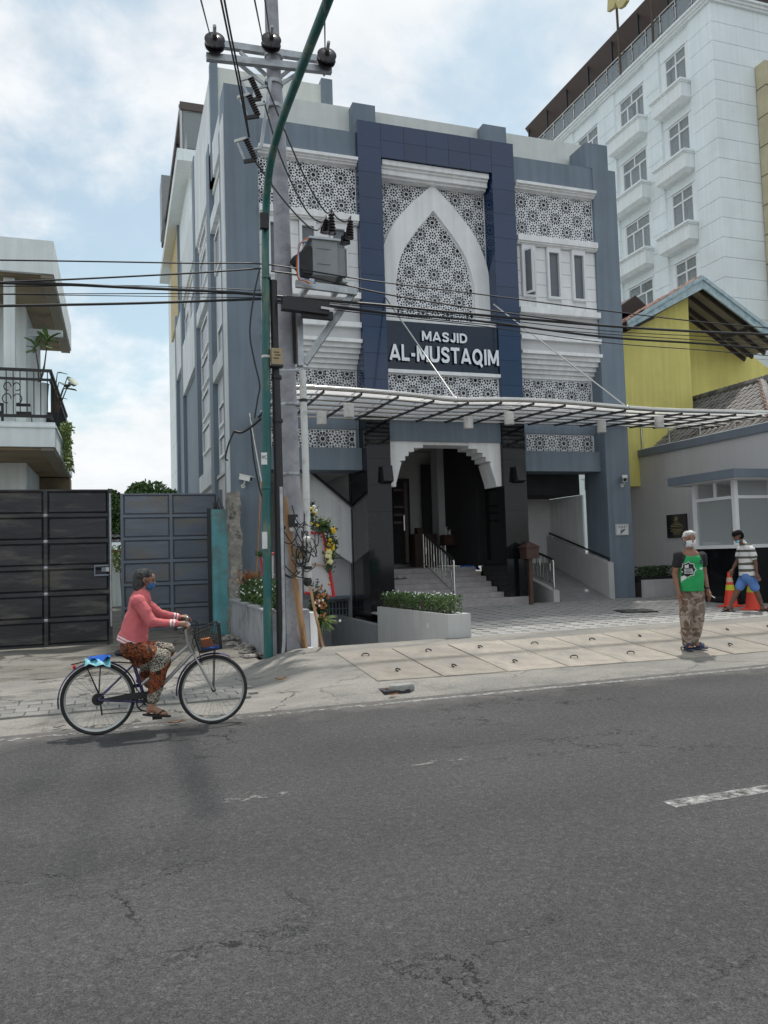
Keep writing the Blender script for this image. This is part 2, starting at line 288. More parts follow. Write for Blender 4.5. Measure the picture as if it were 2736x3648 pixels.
# ---------------------------------------------------------------- road
def asphalt():
    m=bpy.data.materials.new('asphalt'); m.use_nodes=True; n,l=NT(m); b=n['Principled BSDF']; b.inputs['Roughness'].default_value=.82; b.inputs['Specular IOR Level'].default_value=.3
    tc=n.new('ShaderNodeTexCoord')
    def noi(s,d=6,r=.6,dist=0):
        t=n.new('ShaderNodeTexNoise'); t.inputs['Scale'].default_value=s; t.inputs['Detail'].default_value=d; t.inputs['Roughness'].default_value=r; t.inputs['Distortion'].default_value=dist; l.new(tc.outputs['Object'],t.inputs[0]); return t.outputs['Fac']
    def mr(src,a,c,lo,hi,sm=False):
        r=n.new('ShaderNodeMapRange'); l.new(src,r.inputs[0]); r.inputs[1].default_value=a; r.inputs[2].default_value=c; r.inputs[3].default_value=lo; r.inputs[4].default_value=hi
        if sm: r.interpolation_type='SMOOTHSTEP'
        return r.outputs[0]
    def mm(op,a,c):
        x=n.new('ShaderNodeMath'); x.operation=op
        for i,v in enumerate((a,c)):
            if isinstance(v,(int,float)): x.inputs[i].default_value=v
            else: l.new(v,x.inputs[i])
        return x.outputs[0]
    def vor(s,feat='F1'):
        t=n.new('ShaderNodeTexVoronoi'); t.feature=feat; t.inputs['Scale'].default_value=s; l.new(tc.outputs['Object'],t.inputs[0]); return t
    v1=vor(150); v2=vor(60)
    sepc=n.new('ShaderNodeSeparateColor'); l.new(v1.outputs['Color'],sepc.inputs[0]); sep2=n.new('ShaderNodeSeparateColor'); l.new(v2.outputs['Color'],sep2.inputs[0])
    tone=mm('MULTIPLY',mm('MULTIPLY',mr(sepc.outputs[0],0,1,.62,1.38),mr(noi(.45,7,.65),.3,.7,.84,1.16)),mr(noi(22,7,.75),.3,.7,.68,1.32))
    sxx=n.new('ShaderNodeSeparateXYZ'); l.new(tc.outputs['Object'],sxx.inputs[0]); lane=mm('SINE',mm('MULTIPLY',mm('ADD',sxx.outputs[1],mr(noi(.25,3),.3,.7,-.35,.35)),3.7),0); tone=mm('MULTIPLY',tone,mr(mm('MULTIPLY',lane,mr(noi(.5,5),.35,.65,.3,1)),-1,1,.90,1.12))
    oil=mr(noi(1.7,7,.65),.60,.72,1,.80,True); tone=mm('MULTIPLY',tone,oil)
    stone=mr(sep2.outputs[1],.90,.97,0,1)                      # a few pale stones
    tone=mm('ADD',tone,mm('MULTIPLY',stone,.40))
    # cracks
    nd=n.new('ShaderNodeTexNoise'); nd.inputs['Scale'].default_value=2.2; nd.inputs['Detail'].default_value=12; nd.inputs['Roughness'].default_value=.68; l.new(tc.outputs['Object'],nd.inputs[0])
    va=n.new('ShaderNodeVectorMath'); va.operation='MULTIPLY_ADD'; l.new(nd.outputs['Color'],va.inputs[0]); va.inputs[1].default_value=(1.1,1.1,0); l.new(tc.outputs['Object'],va.inputs[2])
    mp=n.new('ShaderNodeMapping'); mp.inputs['Scale'].default_value=(.45,1.1,1); l.new(va.outputs[0],mp.inputs[0])
    vc=n.new('ShaderNodeTexVoronoi'); vc.feature='DISTANCE_TO_EDGE'; vc.inputs['Scale'].default_value=1.5; l.new(mp.outputs[0],vc.inputs[0])
    crack=mr(vc.outputs['Distance'],.0015,.0055,1,0); mask=mr(noi(.38,4),.50,.60,0,1,True); crack=mm('MULTIPLY',crack,mask)
    tone=mm('MULTIPLY',tone,mm('SUBTRACT',1,mm('MULTIPLY',crack,.6)))
    x=n.new('ShaderNodeMix'); x.data_type='RGBA'; x.blend_type='MULTIPLY'; x.inputs[0].default_value=1; x.inputs[6].default_value=(.069,.0675,.0685,1); l.new(tone,x.inputs[7])
    # dusty edge by the kerb (dust lies there) 
    sx=n.new('ShaderNodeSeparateXYZ'); l.new(tc.outputs['Object'],sx.inputs[0])
    edge=mm('MULTIPLY',mr(mm('ADD',sx.outputs[1],mr(noi(1.3,6),.3,.7,-.35,.35)),7.75,8.5,0,.75,True),mr(noi(5,8,.7),.35,.65,.3,1))
    y=n.new('ShaderNodeMix'); y.data_type='RGBA'; l.new(edge,y.inputs[0]); l.new(x.outputs[2],y.inputs[6]); y.inputs[7].default_value=(.20,.19,.175,1); l.new(y.outputs[2],b.inputs['Base Color'])
    bp=n.new('ShaderNodeBump'); bp.inputs['Distance'].default_value=.006; hs=mm('SUBTRACT',mm('ADD',v1.outputs['Distance'],mm('MULTIPLY',noi(60,4),.6)),mm('MULTIPLY',crack,1.5)); l.new(hs,bp.inputs['Height']); l.new(bp.outputs[0],b.inputs['Normal'])
    return m
M_asph=asphalt()
MB().add([(-200,-60,0),(200,-60,0),(200,8.5,0),(-200,8.5,0)],[(0,1,2,3)]).build('road',M_asph)
road=struct(bpy.data.objects['road'])
def paintmat(name,c,lo,hi):
    m=bpy.data.materials.new(name); m.use_nodes=True; n,l=NT(m); b=n['Principled BSDF']; b.inputs['Base Color'].default_value=(*c,1); b.inputs['Roughness'].default_value=.7
    tc=n.new('ShaderNodeTexCoord'); t=n.new('ShaderNodeTexNoise'); t.inputs['Scale'].default_value=11; t.inputs['Detail'].default_value=9; t.inputs['Roughness'].default_value=.75; l.new(tc.outputs['Object'],t.inputs[0])
    r=n.new('ShaderNodeMapRange'); l.new(t.outputs['Fac'],r.inputs[0]); r.inputs[1].default_value=lo; r.inputs[2].default_value=hi; l.new(r.outputs[0],b.inputs['Alpha']); return m
M_paint=paintmat('road_paint',(.40,.40,.385),.40,.66); M_paintw=paintmat('road_paint_worn',(.42,.41,.38),.48,.66); M_paintvw=paintmat('road_paint_ghost',(.30,.295,.28),.50,.72)
def line(name,x0,x1,y0,y1,m,seg=40):
    b=MB(); ws=[rng.uniform(-.007,.007,2) for _ in range(seg+1)]
    V=[]
    for i in range(seg+1): x=lerp(x0,x1,i/seg); V+=[(x,y0+ws[i][0],.004),(x,y1+ws[i][1],.004)]
    b.add(V,[(2*i,2*i+2,2*i+3,2*i+1) for i in range(seg)]); return b.build(name,m,road)
line('edge_line',2.7,30,8.24,8.34,M_paint,160); line('edge_line',-6,2.7,8.22,8.34,M_paintw,60)
p=gz(2375,2870); q=gz(2736,2806); line('centre_dash',p.x+.02,p.x+2.9,p.y-.06,p.y+.07,M_paint)
for a,b_ in (((1440,2728),(1700,2712)),((790,2858),(1075,2826))): p=gz(*a); q=gz(*b_); line('worn_dash',p.x,q.x,p.y-.05,p.y+.06,M_paintvw,12)
# base terrain around (the basement ramp is left open)
g=MB()
PX0,PX1,PY0,PY1=2.95,5.05,11.45,22.0
for x0,x1,y0,y1 in ((-400,400,22,1500),(-400,PX0,8.3,22),(PX1,400,8.3,22)): g.add([(x0,y0,-.06),(x1,y0,-.06),(x1,y1,-.06),(x0,y1,-.06)],[(0,1,2,3)])
g.add([(PX0,8.3,-.06),(PX1,8.3,-.06),(PX1,PY0,-.06),(PX0,PY0,-.06)],[(0,1,2,3)])
M_ground=mat('far_ground',(.16,.15,.13),.95,var=.2,scale=.3); struct(g.build('ground',M_ground))
# ---------------------------------------------------------------- pavement (one rough sheet from driveway to raised apron)
def sm(a,b,x): t=min(max((x-a)/(b-a),0),1); return t*t*(3-2*t)
def drive_z(x,y): return -.004+.016*min(max((y-8.42-.25*noise.noise(Vector((x*.8,1,2))))/.5,0),1)+.085*min(max((y-8.42)/3.6,0),1)
def pave_z(x,y):
    zf=lerp(.11,.055,min(max((x-3)/5,0),1))
    if y<9.08: z=lerp(-.012,zf,((y-8.42)/.66)**.8 if y>8.42 else 0)
    elif y<11.1: z=lerp(zf,.25,(y-9.08)/2.02)
    else: z=lerp(.25,.268,(y-11.1)/.65)
    s=sm(1.5,2.35+.25*noise.noise(Vector((x,y*.9,3))),x-.28*(y-9)*.2)
    return lerp(drive_z(x,y),z,s)
def old_dc():
    m=mat('dirty_concrete',(.36,.345,.315),.92,var=.3,scale=4.5,dirt=(.17,.165,.155),dirt_amt=.9,dirt_scale=2.3,bump=.02,bscale=16,space='Object'); return m
def dirtyconc(name,c,c2,stain,sc,crackw=.010,leftdark=0):
    m=bpy.data.materials.new(name); m.use_nodes=True; n,l=NT(m); b=n['Principled BSDF']; b.inputs['Roughness'].default_value=.92; b.inputs['Specular IOR Level'].default_value=.25
    tc=n.new('ShaderNodeTexCoord'); mp=n.new('ShaderNodeMapping'); mp.inputs['Scale'].default_value=(.55,1.15,1); l.new(tc.outputs['Object'],mp.inputs[0])
    def noi(s,d=8,r=.62,src=mp,dist=0):
        t=n.new('ShaderNodeTexNoise'); t.inputs['Scale'].default_value=s; t.inputs['Detail'].default_value=d; t.inputs['Roughness'].default_value=r; t.inputs['Distortion'].default_value=dist; l.new(src.outputs[0] if src is mp else src,t.inputs[0]); return t
    def mr(s,a,e,lo,hi):
        r=n.new('ShaderNodeMapRange'); r.interpolation_type='SMOOTHSTEP'; l.new(s,r.inputs[0]); r.inputs[1].default_value=a; r.inputs[2].default_value=e; r.inputs[3].default_value=lo; r.inputs[4].default_value=hi; return r.outputs[0]
    def mix(f,a,bc):
        x=n.new('ShaderNodeMix'); x.data_type='RGBA'; l.new(f,x.inputs[0]); l.new(a,x.inputs[6])
        if isinstance(bc,tuple): x.inputs[7].default_value=(*bc,1)
        else: l.new(bc,x.inputs[7])
        return x.outputs[2]
    def mm(op,a,e):
        x=n.new('ShaderNodeMath'); x.operation=op
        for i,v in enumerate((a,e)):
            if isinstance(v,(int,float)): x.inputs[i].default_value=v
            else: l.new(v,x.inputs[i])
        return x.outputs[0]
    rgb=n.new('ShaderNodeRGB'); rgb.outputs[0].default_value=(*c,1)
    cur=mix(mr(noi(sc*.6).outputs[0],.38,.62,0,1),rgb.outputs[0],c2)
    sx=n.new('ShaderNodeSeparateXYZ'); l.new(tc.outputs['Object'],sx.inputs[0])
    st=mr(noi(sc*1.3,10,.7,dist=.4).outputs[0],.50,.66,0,.9)
    if leftdark: st=mm('MULTIPLY',st,mr(sx.outputs[0],1.2,3.2,1,.55))
    cur=mix(st,cur,stain)
    fine=noi(55,6,.7,src=tc.outputs['Object']); x=n.new('ShaderNodeMix'); x.data_type='RGBA'; x.blend_type='MULTIPLY'; x.inputs[0].default_value=1; l.new(cur,x.inputs[6]); l.new(mr(fine.outputs[0],.25,.75,.72,1.25),x.inputs[7]); cur=x.outputs[2]
    nd=noi(2.5,11,.66,src=tc.outputs['Object']); va=n.new('ShaderNodeVectorMath'); va.operation='MULTIPLY_ADD'; l.new(nd.outputs['Color'],va.inputs[0]); va.inputs[1].default_value=(.6,.6,0); l.new(tc.outputs['Object'],va.inputs[2])
    vc=n.new('ShaderNodeTexVoronoi'); vc.feature='DISTANCE_TO_EDGE'; vc.inputs['Scale'].default_value=.9; l.new(va.outputs[0],vc.inputs[0]); ck=mm('MULTIPLY',mr(vc.outputs['Distance'],crackw*.4,crackw,1,0),mr(noi(.8,3).outputs[0],.46,.56,0,1))
    if leftdark: ck=mm('MULTIPLY',ck,mr(sx.outputs[0],1.5,2.6,1,.25))
    cur=mix(mm('MULTIPLY',ck,.8),cur,(.05,.048,.042)); l.new(cur,b.inputs['Base Color'])
    bp=n.new('ShaderNodeBump'); bp.inputs['Distance'].default_value=.016; h_=mm('SUBTRACT',mm('ADD',noi(18,8).outputs[0],mm('MULTIPLY',fine.outputs[0],.5)),mm('MULTIPLY',ck,1.2)); l.new(h_,bp.inputs['Height']); l.new(bp.outputs[0],b.inputs['Normal']); return m
M_dc=dirtyconc('dirty_concrete',(.285,.272,.245),(.22,.213,.197),(.13,.125,.115),1.7,.012,1)
b=MB(); xs=list(np.arange(-14,16.01,.1)); ys=[8.42+3.33*i/33 for i in range(34)]
V=[]
for x in xs:
    for y in ys:
        amp=.012 if x<2.4 else .005
        e_=min(max((y-8.42)/.35,0),1); V.append((x,y,pave_z(x,y)+amp*e_*noise.fractal(Vector((x*1.7,y*1.7,0)),1,2,4)-(.06 if y<8.43 else 0)))
ny=len(ys)
b.add(V,[(i*ny+j,(i+1)*ny+j,(i+1)*ny+j+1,i*ny+j+1) for i in range(len(xs)-1) for j in range(ny-1) if not(False)],True)
pav=struct(b.build('pavement',M_dc))
# left driveway further back
b=MB(); xs=list(np.arange(-14,2.11,.25)); ys=list(np.arange(11.75,30.1,.25)); ny=len(ys)
b.add([(x,y,drive_z(x,y)+.02*noise.fractal(Vector((x*1.3,y*1.3,5)),1,2,4)*(1 if y>11.8 else .4)) for x in xs for y in ys],[(i*ny+j,(i+1)*ny+j,(i+1)*ny+j+1,i*ny+j+1) for i in range(len(xs)-1) for j in range(ny-1)],True)
M_drive=dirtyconc('driveway_concrete',(.225,.215,.19),(.165,.155,.135),(.075,.07,.06),1.5,.02)
struct(b.build('driveway',M_drive))
# paving blocks by the driveway mouth
M_block=mat('paving_block',(.20,.195,.183),.9,var=.2,scale=5,rand=.18,bump=.006,bscale=30)
bl=MB().bbox(-.118,.118,-.098,.098,-.05,.02,.008).mesh('paving_block',M_block); k=0
for r_ in range(4):
    for c_ in range(24):
        x=-3.3+c_*.243+(r_%2)*.12; y=9.32+r_*.203
        if x>1.5: continue
        o=link('paving_block',bl,pav); o.location=(x,y,drive_z(x,y)+.006+random.uniform(-.006,.004)); o.rotation_euler=(random.uniform(-.02,.02),random.uniform(-.02,.02),random.uniform(-.02,.02))
# cover slabs with their lifting rings
M_slab=mat('cover_slab',(.29,.26,.222),.9,var=.24,scale=4,dirt=(.205,.20,.19),dirt_amt=1.0,dirt_scale=1.9,rand=.14,bump=.006,bscale=26)
jx=[2.95,3.82,4.73,5.65,6.56,7.48,8.38,9.3,10.2,11.1,12.0,12.9,13.8]
ring=MB().tube([(.05*math.cos(t),.03*math.sin(t),.012+.018*math.sin(t)) for t in np.linspace(-.3,math.pi+.5,12)],.009,6).mesh('lifting_ring',M_rubber)
for i in range(len(jx)-1):
    x0,x1=jx[i]+.012,jx[i+1]-.012; V=[]
    if i in (0,): x0+=.0
    for y in (9.12,11.06):
        for x in (x0,x1): V.append((x,y+random.uniform(-.02,.02)+.0,pave_z(x,y)+.012+random.uniform(-.003,.004)))
    cx=(x0+x1)/2; cy=10.09; cz=sum(v[2] for v in V)/4
    P=[Vector(v)-Vector((cx,cy,cz)) for v in V]; T=[P[0],P[1],P[3],P[2]]; Bm=[p_-Vector((0,0,.12)) for p_ in T]
    ins=[Vector((p_.x*.988,p_.y*.996,p_.z)) for p_ in T]; T2=[p_-Vector((0,0,.006)) for p_ in T]
    s=MB().add(Bm+T2+ins,[(0,3,2,1)]+[(a,(a+1)%4,4+(a+1)%4,4+a) for a in range(4)]+[(4+a,4+(a+1)%4,8+(a+1)%4,8+a) for a in range(4)]+[(8,9,10,11)]).build('cover_slab',M_slab,pav); s.location=(cx,cy,cz)
    if i<9:
        for yy in (9.55,10.62):
            o=link('lifting_ring',ring,s); o.location=(random.uniform(-.12,.04),yy-cy,(yy-cy)*.079+.004); o.rotation_euler=(0,0,random.uniform(-.9,.9))
# drain mouth (dark block for the hole's shade) and the loose concrete puck
d=MB(); d.box(2.88,3.2,8.62,8.95,-.03,.075); dr=d.build('drain_hole_shade',M_dark,pav)
p=MB(); prof=[(.155,0),(.165,.02),(.165,.055),(.15,.075),(.03,.078)]
pk=MB().lathe(prof,n=20); pk.v=[(x*1.0,y*.62,z+.004*noise.noise(Vector((x*20,y*20,z*20)))) for x,y,z in pk.v]
M_puck=mat('puck_concrete',(.30,.30,.28),.9,var=.2,scale=9,bump=.01,bscale=30,dirt=(.12,.12,.11),dirt_amt=.8,dirt_scale=9)
o=pk.build('concrete_puck',M_puck); o.location=(3.13,8.72,.05); o.rotation_euler=(-.03,0,.15); tag(o,'loose oval concrete cover lying on the kerb by a drain hole','drain cover')
# ---------------------------------------------------------------- mosque yard with octagon pavers
YF=17.2
def yard_z(y): return lerp(.262,.355,(y-11.75)/(YF-11.75))
YX0,YX1=5.42,14.2
b=MB(); b.add([(YX0,11.7,yard_z(11.7)-.03),(YX1,11.7,yard_z(11.7)-.03),(YX1,18.2,yard_z(18.2)-.03),(YX0,18.2,yard_z(18.2)-.03),(YX0,11.7,-.1),(YX1,11.7,-.1)],[(0,1,2,3),(4,5,1,0)])
M_joint=mat('paver_joint',(.085,.08,.072),.95,var=.2,scale=8); yard=struct(b.build('mosque_yard',M_joint))
M_pav=mat('octagon_paver',(.31,.305,.295),.88,var=.14,scale=9,rand=.11,dirt=(.22,.21,.20),dirt_amt=.6,dirt_scale=3,bump=.004,bscale=50)
M_pavd=mat('square_paver_dark',(.10,.10,.10),.88,var=.2,scale=9)
PT=.30; h=.145; c=.083
def octo(h,c): return [(h-c,-h),(h,-h+c),(h,h-c),(h-c,h),(-h+c,h),(-h,h-c),(-h,-h+c),(-h+c,-h)]
def pav_geo(mb,ox,oy,oz,sl):
    rings=[(octo(h,c),-.03),(octo(h,c),-.005),(octo(h-.007,c-.003),0)]
    V=[(ox+u,oy+v,oz+zz+v*sl) for pl,zz in rings for u,v in pl]
    mb.add(V,[(8*k+i,8*k+(i+1)%8,8*k+8+(i+1)%8,8*k+8+i) for k in range(2) for i in range(8)]+[tuple(range(16,24))])
sl=(yard_z(13)-yard_z(12)); tmp=MB(); pav_geo(tmp,0,0,0,0); pm=tmp.mesh('paver',M_pav)
cand=[(YX0+.16+i*PT,11.9+j*PT) for j in range(18) for i in range(29)]
cand=[(x,y) for x,y in cand if x<YX1-.1]
cand.sort(key=lambda q:q[0]*.323+q[1]*.946); rest=MB()
for k,(x,y) in enumerate(cand):
    if k<300:
        o=link('paver',pm,yard); o.location=(x,y,yard_z(y)+random.uniform(-.003,.004)); o.rotation_euler=(math.atan(sl)+random.uniform(-.01,.01),random.uniform(-.01,.01),0)
    else: pav_geo(rest,x,y,yard_z(y)+random.uniform(-.003,.004),sl)
tag(rest.build('far_pavers',M_pav,yard),kind='stuff')
sq=MB(); r_=c*1.0-.012
for x,y in cand: X,Y=x+PT/2,y+PT/2; sq.add([(X,Y-r_,yard_z(Y-r_)-.004),(X+r_,Y,yard_z(Y)-.004),(X,Y+r_,yard_z(Y+r_)-.004),(X-r_,Y,yard_z(Y)-.004)],[(0,1,2,3)])
tag(sq.build('square_infill',M_pavd,yard),kind='stuff')
# ---------------------------------------------------------------- mosque
K=17.2/15.6                                # survey units (front plane at 15.6) -> metres
qx=lambda x:x*K
qy=lambda y:y*K
qz=lambda z:1.65+(z-1.65)*K
mosque=thing('mosque_building','blue grey and white mosque with pointed arch lattice front and navy portal','mosque')
def Bx(name,m,x0,x1,y0,y1,z0,z1,parent=None): return MB().box(qx(x0),qx(x1),qy(y0),qy(y1),qz(z0),qz(z1)).build(name,m,parent or mosque)
GZ=.30  # ground at the walls
zq=lambda z:(z-1.65)/K+1.65              # metres -> survey units
G0=zq(.2)
# pilasters, fascia, blocks, parapets, tower
Bx('pilaster',M_grey,2.12,2.80,15.6,16.5,G0,10.82); Bx('pilaster',M_grey,10.90,11.55,15.6,16.5,G0,10.82)
Bx('fascia',M_grey,2.80,4.94,15.62,16.3,10.19,10.82); Bx('fascia',M_grey,8.72,10.90,15.62,16.3,10.19,10.82)
for x0,x1 in ((2.13,2.74),(10.74,11.36)): Bx('parapet_block',M_grey,x0,x1,15.61,16.3,10.82,11.44)
for x0,x1 in ((5.05,5.58),(8.27,8.88)): Bx('parapet_block',M_grey,x0,x1,16.1,16.55,10.7,11.79)
Bx('parapet',M_cream,2.74,11.3,16.4,16.6,10.5,11.84)
Bx('stair_tower',M_cream,2.22,5.0,17.85,21.5,10.5,13.2)
Bx('tower_pilaster',M_grey,2.12,2.30,17.8,18.0,10.5,13.27); Bx('tower_pilaster',M_grey,4.80,5.08,17.8,18.1,10.5,13.35)
Bx('roof_slab',M_cream,2.2,11.5,16.3,30,10.35,10.6)
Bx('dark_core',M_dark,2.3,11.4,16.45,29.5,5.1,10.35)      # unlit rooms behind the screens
# screens -----------------------------------------------------------------
def ccw(P): 
    s=sum(P[i][0]*P[(i+1)%len(P)][1]-P[(i+1)%len(P)][0]*P[i][1] for i in range(len(P))); return P if s>0 else P[::-1]
def teardrop(cx,cy,r,ang,pt=1.55,n=9):
    pts=[]
    for i in range(n):
        t=R(50)+R(260)*i/(n-1); pts.append((math.cos(t)*r,math.sin(t)*r))
    pts.append((r*pt,0)); ca,sa=math.cos(ang),math.sin(ang)
    return [(cx+u*ca-v*sa,cy+u*sa+v*ca) for u,v in pts]
def starp(cx,cy,R0,r0,n,rot=0): return [(cx+(R0 if i%2==0 else r0)*math.cos(rot+math.pi*i/n),cy+(R0 if i%2==0 else r0)*math.sin(rot+math.pi*i/n)) for i in range(2*n)]
def inside(poly,x,y):
    c=False; n=len(poly); j=n-1
    for i in range(n):
        xi,yi=poly[i]; xj,yj=poly[j]
        if (yi>y)!=(yj>y) and x<(xj-xi)*(y-yi)/(yj-yi)+xi: c=not c
        j=i
    return c
def unit_cell():
    """one cell (side 1) of the star screen: twelve-petal stars on the corners, eight-petal rosette in the middle"""
    H=[]; P=[]
    def free(u,v): return min([math.hypot((u-X+.5)%1-.5,(v-Y+.5)%1-.5)-r for X,Y,r in P] or [9])
    def put(poly,u,v,r,gap=.006):
        if free(u,v)<r+gap: return
        P.append((u%1,v%1,r)); H.append(([(x-math.floor(u),y-math.floor(v)) for x,y in poly]))
    put(starp(0,0,.126,.094,12),0,0,.124); put(starp(.5,.5,.078,.058,8),.5,.5,.074)
    for k in range(12): t=R(30)*k; r=.285; put(teardrop(r*math.cos(t),r*math.sin(t),.066,t+math.pi,1.75),r*math.cos(t),r*math.sin(t),.064)
    for k in range(8): t=R(45)*k; r=.178; put(teardrop(.5+r*math.cos(t),.5+r*math.sin(t),.058,t+math.pi,1.45),.5+r*math.cos(t),.5+r*math.sin(t),.056)
    for k in range(12): t=R(30)*k+R(15); r=.412; put(teardrop(r*math.cos(t),r*math.sin(t),.058,t,1.4),r*math.cos(t),r*math.sin(t),.056)
    for _ in range(60):     # fill what is left with small four-point openings, largest first
        best=max(((free(i/48,j/48),i/48,j/48) for i in range(48) for j in range(48)))
        if best[0]<.040: break
        r=min(best[0]-.008,.05); put(starp(best[1],best[2],r*1.12,r*.72,5,best[1]*6),best[1],best[2],r,.008)
    for k in range(12):
        t=R(30)*k+R(15); r=.196; H.append([((r+d)*math.cos(t+e),(r+d)*math.sin(t+e)) for d,e in ((-.035,0),(.024,-.085),(.024,.085))])
    return H
CELL=unit_cell()
def lattice_holes(x0,x1,z0,z1,ox,oz,a):
    out=[]; s2=math.sqrt(.5)*a; n=int(max(x1-x0,z1-z0)/a)+5
    for i in range(-n,n+1):
        for j in range(-n,n+1):
            X=ox+(i-j)*s2; Z=oz+(i+j)*s2
            if not(x0-2*a<X<x1+2*a and z0-2*a<Z<z1+2*a): continue
            for h_ in CELL:
                q=[(X+(u-v)*s2,Z+(u+v)*s2) for u,v in h_]
                if max(p[0] for p in q)>x0 and min(p[0] for p in q)<x1 and max(p[1] for p in q)>z0 and min(p[1] for p in q)<z1: out.append(q)
    return out
def screen(name,poly,yf,th,ox,oz,a,parent,rim=.03,mt=None):
    """a perforated plate: poly (x,z) outline, front at yf, thickness th"""
    poly=ccw(list(poly)); PP=np.array(poly); holes=lattice_holes(PP[:,0].min(),PP[:,0].max(),PP[:,1].min(),PP[:,1].max(),ox,oz,a)
    Q=np.array([q for h_ in holes for q in h_]); A=PP; Bq=np.roll(PP,-1,axis=0); D=Bq-A; L2=(D**2).sum(1)+1e-12
    W_=Q[:,None,:]-A[None]; t=np.clip((W_*D).sum(2)/L2,0,1); dist=np.sqrt(((W_-t[...,None]*D)**2).sum(2)).min(1)
    yi,yj=A[:,1],Bq[:,1]; cond=(yi[None]>Q[:,1:2])!=(yj[None]>Q[:,1:2]); xi=A[:,0]+D[:,0]*(Q[:,1:2]-yi)/np.where(abs(D[:,1])<1e-12,1e-12,D[:,1])
    ins=((cond&(Q[:,0:1]<xi)).sum(1)%2)==1; good=ins&(dist>rim*.45)
    V=[Vector(q) for q in poly]; FA=[list(range(len(poly)))]; k=0
    for h_ in holes:
        g=[q for i,q in enumerate(h_) if good[k+i]]; k+=len(h_)
        if len(g)==len(h_) or len(g)>=4: b0=len(V); V+=[Vector(q) for q in ccw(g)]; FA.append(list(range(b0,b0+len(g))))
    vo,eo,fo,ov,oe,of=geometry.delaunay_2d_cdt(V,[],FA,0,1e-6)
    cn={}
    for o_ in of:
        for i in o_: cn[i]=cn.get(i,0)+1
    F=[tuple(f) for f,o_ in zip(fo,of) if 0 in o_ and not any(i and cn[i]<70 for i in o_)]
    cnt={}
    for f in F:
        for i in range(3):
            e=tuple(sorted((f[i],f[(i+1)%3]))); cnt[e]=cnt.get(e,0)+1
    nv=len(vo); VV=[(p[0],yf,p[1]) for p in vo]+[(p[0],yf+th,p[1]) for p in vo]; FF=list(F)
    for f in F:
        for i in range(3):
            e=(f[i],f[(i+1)%3])
            if cnt[tuple(sorted(e))]==1: FF.append((e[1],e[0],e[0]+nv,e[1]+nv))
    return MB().add(VV,FF).build(name,mt or M_lat,parent)
rect=lambda x0,x1,z0,z1:[(x0,z0),(x1,z0),(x1,z1),(x0,z1)]
A_=.425*K
def steps(name,m,x0,x1,prof,yb):   # a moulding made of stacked ledges: prof rows (z0,z1,yfront)
    mb=MB()
    for z0,z1,yf in prof: mb.box(qx(x0),qx(x1),qy(yf),qy(yb),qz(z0),qz(z1))
    return mb.build(name,m,mosque)
def slot_window(cx,opened=False):
    x0,x1=qx(cx-.18),qx(cx+.18); z0,z1=qz(7.515),qz(8.735); y=qy(15.64)
    f=MB(); t=.05*K
    for a,b_,c_,d_ in ((x0,x0+t,z0,z1),(x1-t,x1,z0,z1),(x0+t,x1-t,z0,z0+t),(x0+t,x1-t,z1-.13,z1)): f.box(a,b_,y-.06,y+.06,c_,d_)
    w_=f.build('window',M_fr,mosque)
    if not opened: MB().box(x0+t,x1-t,y+.02,y+.035,z0+t,z1-.13).build('pane',M_frost,w_)
    else:
        MB().box(x0+t,x1-t,y+.05,y+.06,z0+t,z1-.13).build('dark_opening',M_room,w_)
        s=MB(); ax=Vector((math.cos(R(-62)),math.sin(R(-62)),0)); n_=Vector((-ax.y,ax.x,0)); W=x1-x0-2*t; c0=Vector((x0+t,y-.03,0))
        for u0,u1,v0,v1 in ((0,.05,z0+t,z1-.13),(W-.05,W,z0+t,z1-.13),(.05,W-.05,z0+t,z0+t+.05),(.05,W-.05,z1-.18,z1-.13)):
            s.obox(c0+ax*((u0+u1)/2)+Vector((0,0,(v0+v1)/2)),ax,n_,(0,0,1),(u1-u0)/2,.02,(v1-v0)/2)
        sh=s.build('casement',M_fr,w_)
        MB().obox(c0+ax*(W/2)+Vector((0,0,(z0+z1)/2-.04)),ax,n_,(0,0,1),W/2-.05,.006,(z1-z0)/2-.15).build('pane',M_frost,w_)
